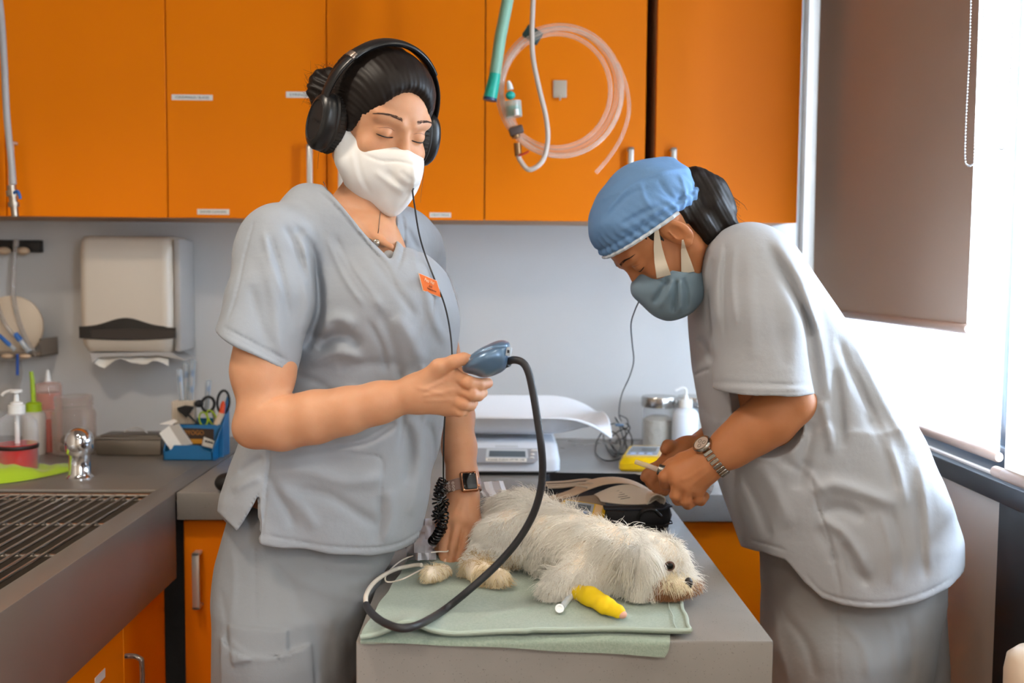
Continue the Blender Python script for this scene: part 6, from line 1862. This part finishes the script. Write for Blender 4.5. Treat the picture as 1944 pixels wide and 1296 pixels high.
# pale binding along the brim
bnd = []
for a in np.linspace(-100, 100, 61):
    # find the cap's edge: march outward on the brim plane
    dx, dy = math.sin(math.radians(a)), math.cos(math.radians(a)); best = 0
    ts = np.linspace(.04, .14, 201); y_ = -.02+dy*ts; x_ = dx*ts; z_ = .032+.40*y_+.003
    Q = np.stack([x_, y_, z_], 1) @ R2.T+o2
    v = cp(Q); k_ = np.where(v < 0)[0]
    t_ = ts[k_[-1]] if len(k_) else .085
    bnd.append(H2 @ Vector((dx*(t_+.0005), -.02+dy*(t_+.0005), .032+.40*(-.02+dy*t_)-.0012)))
MB().tube(bnd, .0036, 8).build('brim_binding', mat('binding_pale', 'c9d3dc', 0.8), cpo)
# ---- pleated surgical mask with ear loops
m2 = Field()
m2.add(Ell(W(H2, 0, .060, -.060), (.060, .064, .060), R2), .01)
m2.add(Cone(W(H2, 0, .104, -.022), W(H2, 0, .106, -.072), .018, .020), .03)
m2.add(Ell(W(H2, 0, .070, -.090), (.046, .045, .038), R2), .03)
def m2_region(Q):
    l = (Q-o2) @ R2; x, y, z = l.T
    edge = np.interp(z, [-.13, -.105, -.084, -.059, -.008, .0], [.0, .010, .022, .044, .062, .064])
    return np.maximum(edge-y, z+.006-.02*np.maximum(0, .03-np.abs(x))/.03)
m2.cut(Fn(m2_region), .003)
m2.displace(crease((-7, 5, [(1240, 575), (1258, 545), (1268, 528)]), (6, 5, [(1252, 585), (1270, 552), (1278, 530)]), (-7, 4.5, [(1278, 594), (1282, 560), (1284, 532)]), (6, 5, [(1292, 592), (1294, 560), (1292, 530)]),
    (-6, 5, [(1305, 585), (1304, 555), (1298, 528)]), (-1.5, 2.5, [(1226, 520), (1250, 532), (1275, 540), (1312, 522)])))
m2.displace(wobble(1.0, 120, 5))
me = sdf_mesh('surgical_mask', m2, *bounds(m2, .012), .0022); laplace(me, 1, .4)
smo = link('surgical_mask', me, mat('mask_teal', '8096a6', 0.8, noise=(10, '748c9b', .3), bump=(500, .3, .0008)), w2, label='pleated blue green surgical mask')
def strip(pts, w0, w1_, m, nm, par, th=.0012):
    """flat strap through world points, its width tapering"""
    rows = []
    for i, p in enumerate(pts):
        d = (pts[min(i+1, len(pts)-1)]-pts[max(i-1, 0)]).normalized(); s_ = d.cross(VIEW(p).normalized()).normalized()
        w_ = w0+(w1_-w0)*i/(len(pts)-1); rows.append([p-s_*w_, p, p+s_*w_])
    return MB().grid(rows, th).build(nm, m, par)
def on2(px, py, Y, lift=.0035):
    p = P(px, py, Y); return snap(b2, p, VIEW(p), lift, .10)
def dens(pts, n=4):
    out = []
    for a, b in zip(pts, pts[1:]):
        for i in range(n): out.append(tuple(x+(y-x)*i/n for x, y in zip(a, b)))
    return out+[pts[-1]]
loopm = mat('ear_loop', 'd9cdb9', 0.8)
strip([on2(*q) for q in dens([(1246, 424, 1.80), (1247, 445, 1.80), (1249, 470, 1.80), (1253, 495, 1.81), (1260, 524, 1.82)])], .002, .013, loopm, 'ear_loop', smo)
strip([on2(*q) for q in dens([(1296, 455, 1.80), (1298, 475, 1.80), (1302, 495, 1.81), (1306, 517, 1.83)])], .0015, .012, loopm, 'ear_loop', smo)
# ---- scrub top
s2 = Field()
s2.add(loft_px(tr2, Y2), .02)
s2.add(loft_px([(800, 1344, 1708, .18), (900, 1370, 1764, .19), (1000, 1406, 1796, .195), (1080, 1432, 1796, .19), (1150, 1484, 1788, .18), (1180, 1494, 1786, .18)], Y2, 2.5, cap=.003), .03)
s2.add(Ell(P(1425, 520, 1.82), (.075, .07, .085)), .05)
H2X = np.array([1400, 1418, 1450, 1490, 1500, 1527, 1561, 1600, 1640, 1690, 1734, 1770, 1803, 1830.])
H2Y = np.array([1030, 1036, 1047, 1060, 1070, 1105, 1138, 1152, 1158, 1156, 1147, 1132, 1112, 1085.])
def hem2(Q):
    u, v = pix(Q); return (v-np.interp(u, H2X, H2Y))*1.8/F
s2.cut(Fn(hem2), .002)
neck2 = np.array([(1240, 300), (1420, 330), (1402, 428), (1375, 436), (1350, 452), (1331, 480), (1322, 512), (1240, 560)], float)
s2.sub(Fn(lambda Q: poly_sd(*pix(Q), neck2)*1.85/F), .004)
f2 = Field()
f2.add(Cone(P(1425, 505, 1.81), P(1440, 600, 1.785), .080, .083), .03)
f2.add(Cone(P(1440, 600, 1.785), P(1450, 775, 1.77), .083, .088), .02)
f2.cut(Plane(P(1445, 741, 1.76), (-.02, .0, -1)), .002)
s2.add(Sub(f2), .012)
s2.displace(crease((8, 12, [(1470, 455), (1515, 520), (1545, 600), (1562, 680), (1568, 750)]), (-8, 9, [(1460, 470), (1500, 540), (1528, 600), (1540, 640)]), (-5, 7, [(1352, 490), (1346, 560), (1350, 640)]),
    (-6, 8, [(1325, 640), (1345, 665), (1352, 690)]), (4, 9, [(1372, 470), (1360, 540), (1356, 620)]), (3, 14, [(1420, 480), (1425, 580), (1430, 680)]), (-2.5, 14, [(1470, 560), (1480, 640), (1490, 700)]),
    (7, 10, [(1560, 760), (1570, 800), (1582, 860)]), (-8, 10, [(1585, 700), (1595, 780), (1600, 850)]), (-7, 12, [(1540, 800), (1530, 860), (1510, 930)]),
    (9, 14, [(1545, 940), (1580, 920), (1640, 935), (1700, 960)]), (-8, 12, [(1560, 970), (1600, 965), (1640, 985)]), (7, 10, [(1560, 985), (1600, 1010), (1630, 1050), (1650, 1090)]),
    (-6, 10, [(1600, 1030), (1620, 1080), (1650, 1110)]), (-4, 9, [(1550, 1000), (1575, 1040), (1585, 1070)]), (5, 10, [(1660, 800), (1700, 880), (1720, 960)]), (-4.5, 9, [(1640, 780), (1680, 850), (1700, 930)]),
    (5, 12, [(1610, 620), (1650, 700), (1690, 780), (1730, 850)]), (-4, 9, [(1590, 640), (1620, 720), (1660, 790)]), (4.5, 9, [(1745, 880), (1760, 980), (1765, 1080)]), (-4.5, 8, [(1740, 930), (1748, 1020), (1755, 1100)]),
    (5, 14, [(1440, 880), (1470, 930), (1500, 1000)]), (-4, 10, [(1410, 900), (1440, 960), (1460, 1020)]), (-5, 12, [(1460, 850), (1500, 880), (1540, 890)]),
    (-2.2, 2.6, [(1546, 950), (1570, 1010), (1590, 1090), (1597, 1140)]), (-2.2, 2.4, [(1420, 1024), (1460, 1034), (1492, 1044)]), (-2.2, 2.4, [(1530, 1090), (1565, 1126), (1635, 1142), (1700, 1140), (1760, 1122), (1808, 1096)]),
    (-2.5, 2.2, [(1540, 900), (1552, 960), (1575, 1020), (1588, 1090)]), (-2.0, 2.4, [(1352, 724), (1450, 728), (1540, 730)]), (-1.5, 5, [(1590, 1000), (1586, 1060), (1588, 1100)]), (2.2, 3, [(1352, 735), (1450, 739), (1542, 739)]),
    (-3, 3, [(1318, 712), (1335, 704), (1350, 700)]), (3, 6, [(1395, 470), (1390, 540), (1398, 620)]), (-3, 5, [(1378, 460), (1372, 540), (1376, 640)]),
    (-4, 7, [(1620, 700), (1650, 770), (1690, 850)]), (3, 6, [(1500, 870), (1540, 900), (1560, 930)]), (-3, 6, [(1690, 960), (1710, 1030), (1712, 1100)]), (3, 6, [(1670, 970), (1690, 1040), (1692, 1110)]), gain=1.3))
s2.displace(wobble(3.0, 20, 41)); s2.displace(wobble(1.2, 60, 42))
s2.psub(Cone(P(1448, 725, 1.775), P(1452, 800, 1.765), .064, .068), .002)
s2.psub(loft_px([(960, 1398, 1795, .165), (1050, 1438, 1805, .175), (1200, 1450, 1800, .175)], Y2, 2.5, cap=.003), .003)
me = sdf_mesh('scrub_top', s2, *bounds(s2), .0038); laplace(me, 1, .4)
link('scrub_top', me, scrub2, w2, label='loose pale grey short sleeved scrub top')
# ---- trousers
t2_ = Field()
t2_.add(loft_px([(970, 1425, 1770, .13), (1050, 1445, 1782, .14), (1130, 1453, 1784, .14), (1200, 1448, 1768, .14), (1296, 1440, 1750, .13), (1370, 1445, 1735, .12)], 1.93, 2.4), .02)
t2_.add(Cone(P(1715, 1100, 2.02), P(1728, 1296, 2.02), .085, .075), .03)
for (px, Y) in ((1590, 1.86), (1680, 2.02)):
    x = P(px, 1296, Y).x
    t2_.add(Cone((x, Y, .70), (x, Y, .40), .095, .080), .04); t2_.add(Cone((x, Y, .40), (x, Y, .07), .080, .072), .02)
    sf = Field(); sf.add(Ell((x-.03, Y, .045), (.10, .05, .045)), .02); sf.cut(Plane((0, 0, .003), (0, 0, -1)), .002)
    link('shoe', sdf_mesh('shoe', sf, *bounds(sf), .006), black_soft, w2)
t2_.cut(Plane((0, 0, .06), (0, 0, -1)), .002)
t2_.displace(crease((-2.2, 2.4, [(1588, 1150), (1590, 1220), (1594, 1296)]), (4, 9, [(1600, 1180), (1640, 1230), (1650, 1290)]), (-4, 9, [(1490, 1170), (1530, 1220), (1550, 1290)]), (3.5, 8, [(1680, 1165), (1700, 1210), (1705, 1290)]),
    (-4, 8, [(1720, 1165), (1730, 1230), (1728, 1290)]), (3, 8, [(1470, 1160), (1480, 1230), (1500, 1296)])))
t2_.displace(wobble(2.8, 22, 51)); t2_.displace(wobble(1.0, 70, 52))
me = sdf_mesh('scrub_trousers', t2_, *bounds(t2_), .0045); laplace(me, 1, .4)
link('scrub_trousers', me, fabric('scrub_pale_trousers', '8e8c8b', '868483'), w2, label='loose grey scrub trousers')
# ---- steel watch on the near wrist
wc2, wd2 = P(1356, 870, 1.785), (P(1330, 888, 1.787)-P(1400, 838, 1.775)).normalized()
ns2 = VIEW(wc2).normalized(); ns2 = (ns2-wd2*ns2.dot(wd2)).normalized(); xs2 = wd2.cross(ns2)
lk = MB()
R2s = fit_ring(b2, wc2, wd2, xs2, ns2, 26, .0022)
for i in range(26):
    a = 2*math.pi*i/26; rad = float(R2s[i])
    c = wc2+(xs2*math.cos(a)+ns2*math.sin(a))*rad; nr = (xs2*math.cos(a)+ns2*math.sin(a)).normalized()
    M = Matrix((wd2, nr, wd2.cross(nr))).transposed().to_4x4(); M.translation = c
    lk.box((-.0085, -.0016, -.0034), (.0085, .0018, .0034), .0009, 1, M=M)
wlk = lk.build('watch_bracelet', mat('watch_steel', 'aaa49b', 0.25, 1.0), w2)
up_ = xs2 if xs2.z > 0 else -xs2
ca_ = (up_*.72+ns2*.55).normalized(); ax_ = wd2.cross(ca_).normalized()
Mw = Matrix((wd2, ax_, ca_)).transposed().to_4x4()
if Mw.determinant() < 0: Mw = Matrix((wd2, -ax_, ca_)).transposed().to_4x4()
Mw.translation = snap(b2, wc2+ca_*.03, ca_, .006, .03)
cs2 = MB(Mw).lathe((0, 0, 0), [(0, -.004), (.0165, -.004), (.0185, -.001), (.0185, .003), (.0165, .0055), (.0150, .0058), (.0148, .0050), (0, .0050)], 36).build('watch_case', mat('watch_steel', 'aaa49b', 0.25, 1.0), w2)
MB(Mw).lathe((0, 0, 0), [(0, .0052), (.0140, .0052), (0, .0053)], 30).build('watch_dial', mat('dial_silver', 'cfc8be', 0.3, .4), cs2)
for (x, y, r_) in ((-.005, .004, .0034), (.005, .004, .0034), (0, -.006, .0034)):
    MB(Mw).tube([(x+r_*math.cos(a), y+r_*math.sin(a), .0056) for a in np.linspace(0, 6.283, 17)[:-1]], .0005, 5, closed=True).build('subdial_ring', mat('dial_ring', '6f675e', 0.3, .5), cs2)
# ---- tool in the hands
tl = thing('forceps', 'metal and clear plastic instrument held between both hands of the bending person', 'instrument', P(1262, 892, 1.80))
MB().tube([P(1206, 876, 1.845), P(1230, 884, 1.835), P(1254, 893, 1.822)], [.0045, .005, .005], 12).build('clear_tip', clear('tool_plastic', 'e0d0c4', .45), tl)
MB().tube([P(1250, 890, 1.815), P(1272, 898, 1.808)], [.0105, .0115], 16).build('metal_collar', mat('tool_steel', '8d8a86', 0.25, 1.0), tl)
MB().tube([P(1262, 896, 1.798), P(1290, 905, 1.79)], .0012, 6).build('wire', chrome, tl)
g2 = thing('syringe', 'clear syringe barrel sticking out below the steel watch', 'syringe', P(1345, 925, 1.86))
MB().tube([P(1318, 915, 1.86), P(1345, 925, 1.86), P(1350, 927, 1.86)], [.009, .009, .0135], 16).build('barrel', clear('syringe_plastic2', 'd5dbe0', .3), g2)
# ================================================================== DOG
dog = thing('dog', 'small white long haired dog lying on the green towel, yellow bandage on a front leg', 'dog', PZ(1060, 1085))
df_ = Field()
FL = TOP+.0150
def DP(px, py, r, lift=0.0): return PZ(px, py, FL+r*.93+lift)
def dchain(f, pts, k=.02):
    for a, b in zip(pts, pts[1:]): f.add(Cone(DP(*a), DP(*b), a[2], b[2]), k)
dchain(df_, [(980, 991, .056), (1012, 1008, .054), (1060, 1032, .051), (1120, 1051, .048), (1180, 1066, .047), (1222, 1070, .040)], .03)
df_.add(Ell(DP(958, 1026, .047), (.048, .046, .045)), .03)
dchain(df_, [(942, 1050, .028), (914, 1064, .019), (900, 1080, .015), (915, 1090, .015), (948, 1096, .015)], .02)
dchain(df_, [(846, 1083, .010), (818, 1091, .014)], .012)
dchain(df_, [(1150, 1080, .034), (1105, 1096, .026), (1068, 1108, .020), (1052, 1119, .015)], .02)
dchain(df_, [(1155, 1100, .020), (1120, 1120, .0105), (1098, 1124, .0100), (1135, 1142, .0100), (1174, 1161, .0090)], .010)
HD = DP(1250, 1070, .044)
df_.add(Ell(HD, (.047, .046, .044)), .02)
df_.add(Cone(DP(1274, 1088, .026), DP(1302, 1108, .017), .025, .016), .02)
df_.add(Ell(DP(1262, 1112, .018), (.036, .028, .016)), .015)
df_.add(Cone(P(1216, 1056, HD.y-.040), P(1206, 1110, HD.y-.052), .018, .012), .012)
df_.cut(Plane((0, 0, TOP+.0150), (0, 0, -1)), .003)
dme = sdf_mesh('dog_body', df_, *bounds(df_), .004)
dskin = mat('dog_skin', 'efe0cc', 0.8)
lab = (1, 1, 1)
fur_w = mat('fur_white', 'fffaf0', 0.75, sheen=.2, spec=.2); fur_c = mat('fur_cream', 'f3e4c4', 0.75, spec=.2); fur_r = mat('fur_rust', 'b5835f', 0.75, spec=.2)
fur_d = mat('fur_dark', '5d4236', .8)
rs = np.random.RandomState(17)
def lowf(seed, fr):
    return [wobble(1000, fr, seed+i) for i in range(3)]
def grow(name, n, keep, length, flow, m, seed, rad=.00042, k=6, lift=.45, droop=.35, curl=.004, jitter=.25, clump=.5):
    pts, nr = surface_samples(dme, n, seed, keep)
    r = np.random.RandomState(seed)
    fl = flow(pts, nr); fl = fl-nr*(fl*nr).sum(1, keepdims=True); fl /= np.linalg.norm(fl, axis=1, keepdims=True)+1e-9
    wf = lowf(seed, 75); cl = np.stack([w(pts) for w in wf], 1)*clump
    wf2 = lowf(seed+9, 200); cl += np.stack([w(pts) for w in wf2], 1)*clump*.5
    d = fl+nr*lift+cl+r.randn(n, 3)*jitter
    d /= np.linalg.norm(d, axis=1, keepdims=True)
    L = length(pts)*(.65+.5*r.rand(n)); out = [pts-nr*.001]
    p = pts.copy(); step = (L/(k-1))[:, None]; ph = r.rand(n, 3)*6.28
    for q in range(1, k):
        t = q/(k-1)
        dd = d+np.array([0, 0, -1.0])*droop*t*1.4+(fl-d)*.35*t+curl*60*np.sin(ph+t*5.0)*.25
        dd /= np.linalg.norm(dd, axis=1, keepdims=True)
        p = p+dd*step
        below = p[:, 2] < TOP+.0165; p[below, 2] = TOP+.0165+.001*r.rand(below.sum())
        out.append(p.copy())
    me_ = strands(name, np.stack(out, 1), rad*(.8+.5*r.rand(n)), rad*.3)
    return me_
def near(c, rr):
    c = npv(c)
    return lambda q: np.clip(1.5-np.linalg.norm(q-c, axis=1)/rr*1.0, 0, 1)
def pxw(f): return lambda cen, nr: f(*pix(cen))
hind = np.array([-1., 0, 0]); 
def body_flow(p, n):
    u, v = pix(p); o = np.zeros_like(p)
    o[:] = (-.55, -.25, -.75)                                    # back towards the rump and down the flank
    o[u > 1195] = (-.15, -.35, -.9)
    leg = (v > 1062) & (u < 1100)
    o[leg] = (-.1, -.5, -.8)
    hd = (u > 1225) & (v < 1085); o[hd] = (-.35, -.35, -.55)
    return o
def blen(p):
    u, v = pix(p); L = np.full(len(p), .024)
    L[(u > 1225) & (v < 1095)] = .013
    L[u < 990] = .023
    L[(v > 1065) & (u < 870)] = .013
    return L
bandage_zone = lambda u, v: ((u > 1086) & (v > 1108+(u-1086)*.12) & (u < 1190) & (v > 1112))
def mk_fur():
    k1 = pxw(lambda u, v: (~((u > 1232) & (v > 1092)) & ~bandage_zone(u, v) & ~((u < 990) & (v > 1058))).astype(float)+.0)
    res = [('fur', grow('fur', 46000, k1, blen, body_flow, fur_w, 1), fur_w, 'white fur')]
    res.append(('fur_tufts', grow('fur_tufts', 6000, k1, lambda p: blen(p)*1.35, body_flow, fur_w, 21, rad=.00038, lift=.55, jitter=.45, clump=1.3, curl=.009), fur_w, None))
    k2 = pxw(lambda u, v: ((u < 990) & (v > 1040)).astype(float))
    res.append(('leg_fur', grow('leg_fur', 4600, k2, lambda p: np.where(pix(p)[0] < 860, .011, .019), lambda p, n: np.tile((-.15, -.55, -.7), (len(p), 1))*1.0, fur_c, 2, curl=.008, jitter=.4, clump=1.2, lift=.8), fur_c, 'cream stained fur on the hind paws'))
    res.append(('stained_fur', grow('stained_fur', 1500, k2, lambda p: np.where(pix(p)[0] < 860, .015, .024), lambda p, n: np.tile((-.2, -.5, -.5), (len(p), 1))*1.0, mat('fur_tan', 'c9ab78', .75), 12, curl=.012, jitter=.5, clump=1.5, lift=.9), mat('fur_tan', 'c9ab78', .75), 'tan stained paw hair'))
    k3 = pxw(lambda u, v: ((u > 1020) & (u < 1110) & (v > 1070) & ~bandage_zone(u, v)).astype(float))
    res.append(('leg_fur', grow('leg_fur', 3500, k3, lambda p: np.full(len(p), .021), lambda p, n: np.tile((-.3, -.5, -.7), (len(p), 1))*1.0, fur_w, 3, jitter=.4, clump=1.2, lift=.8), fur_w, None))
    # long ear hair
    k4 = pxw(lambda u, v: np.exp(-((u-1212-(v-1060)*.0)/20)**2-((v-1065)/38)**2)*(u < 1250))
    res.append(('ear_fur', grow('ear_fur', 5200, k4, lambda p: np.full(len(p), .042), lambda p, n: np.tile((.02, -.28, -.95), (len(p), 1))*1.0, fur_w, 4, lift=.3, droop=.5, curl=.004, jitter=.2, clump=.7), fur_w, 'long white ear hair'))
    # beard and moustache
    k5 = pxw(lambda u, v: ((u > 1228) & (v > 1098)).astype(float))
    res.append(('beard', grow('beard', 3400, k5, lambda p: np.full(len(p), .019), lambda p, n: np.tile((-.35, -.6, -.5), (len(p), 1))*1.0, fur_r, 5, curl=.008, jitter=.35), fur_r, 'rust stained beard'))
    k6 = pxw(lambda u, v: np.exp(-((u-1280)/20)**2-((v-1096)/9)**2))
    res.append(('moustache', grow('moustache', 1500, k6, lambda p: np.full(len(p), .028), lambda p, n: np.tile((.05, -.35, -.9), (len(p), 1))*1.0, fur_c, 6, lift=.35, droop=.5, jitter=.22, rad=.0004), fur_c, 'pale yellow moustache hairs'))
    k7 = pxw(lambda u, v: np.exp(-((u-1300)/12)**2-((v-1092)/14)**2))
    res.append(('whiskers', grow('whiskers', 700, k7, lambda p: np.full(len(p), .026), lambda p, n: np.tile((.8, -.05, -.05), (len(p), 1))*1.0, fur_w, 7, lift=.6, droop=.25, jitter=.35, rad=.0003), fur_w, None))
    return res
furs = mk_fur()
# link() re-centres a mesh, so it is called once per mesh
b_o = link('body', dme, dskin, dog)
for nm, me_, m_, lb_ in furs: link(nm, me_, m_, dog, label=lb_)
ed = snap(df_, P(1271, 1074, HD.y-.03), VIEW(P(1271, 1074, HD.y-.03)), .001, .06)
ed = ed+VIEW(ed).normalized()*.0035
MB().sph(ed, .0064, 18, (1.05, .8, .95)).build('eye', mat('eye_black', '0a0706', 0.12, spec=.3), dog)
MB().tube([ed+Vector((.0068*math.cos(a), -.0005, .0060*math.sin(a))) for a in np.linspace(0, 6.283, 17)[:-1]], .0019, 6, closed=True).build('eyelid', fur_d, dog)
MB().sph(P(1307, 1107, DP(1309, 1108, .019).y-.022), .0085, 18, (.8, .9, 1.1)).build('nose', mat('nose_black', '171210', 0.35), dog)
# bandage with its bulge and the capped line
bg_ = Field()
dchain(bg_, [(1098, 1124, .0130), (1120, 1134, .0130), (1150, 1150, .0122), (1174, 1161, .0105)], .01)
bg_.add(Cone(DP(1122, 1124, .012, .006), DP(1152, 1137, .006, .012), .009, .0045), .006)
bg_.cut(Plane((0, 0, TOP+.0165), (0, 0, -1)), .002)
bg_.displace(lambda q, u, v: .00025*np.sin((u*.95+v*.35)*.42))
link('bandage', sdf_mesh('bandage', bg_, *bounds(bg_, .01), .002), mat('bandage_yellow', 'f0cb00', 0.7, bump=(600, .4, .0006)), dog, label='bright yellow bandage')
MB().sph(DP(1181, 1166, .008), .0075, 12, (1, 1, .8)).build('paw_tip', mat('paw_pink', 'd9a58f', 0.6), dog)
ca2 = MB().tube([DP(1090, 1126, .008), DP(1077, 1139, .007), DP(1067, 1152, .006)], [.0052, .0052, .0048], 14)
cat_ = ca2.build('injection_port', clear('port_plastic', 'dfe8f0', .35), dog)
MB().lathe(DP(1062, 1156, .006), [(0, -.002), (.0062, -.002), (.0068, 0), (.0068, .004), (.004, .0045), (.004, .003), (0, .003)], 20, M=Matrix.Rotation(.9, 4, 'X')).build('port_cap', mat('port_white', 'eef0f2', 0.3), cat_)
# white cloth tucked behind the dog's rump
rows = [[P(905+i*7+j*3, 913+(12-i*1.5)*math.sin(j*1.1+.4)*.6+j*9, 1.93-.012*j+.01*math.sin(i*1.9)) for i in range(8)] for j in range(5)]
o = MB().grid(rows, .0015).build('gauze_sheet', mat('gauze_white', 'e3e6ee', 0.85)); tag(o, 'crumpled white gauze sheet standing up behind the dog near the smart watch', 'gauze')
rows = []
for j in range(7):
    rows.append([PZ(772+i*7, 1062-j*13, TOP+.012+.034*math.sin(math.pi*(i+.5)/9)*(.5+.5*math.sin(j*.9+.6))+.006*math.sin(i*2.3+j*1.7)) for i in range(9)])
o = MB().grid(rows, .0012).build('plastic_wrap', clear('wrap_film', 'd8dae2', .4, .2)); tag(o, 'crumpled translucent plastic wrap between the woman and her resting hand', 'wrap')
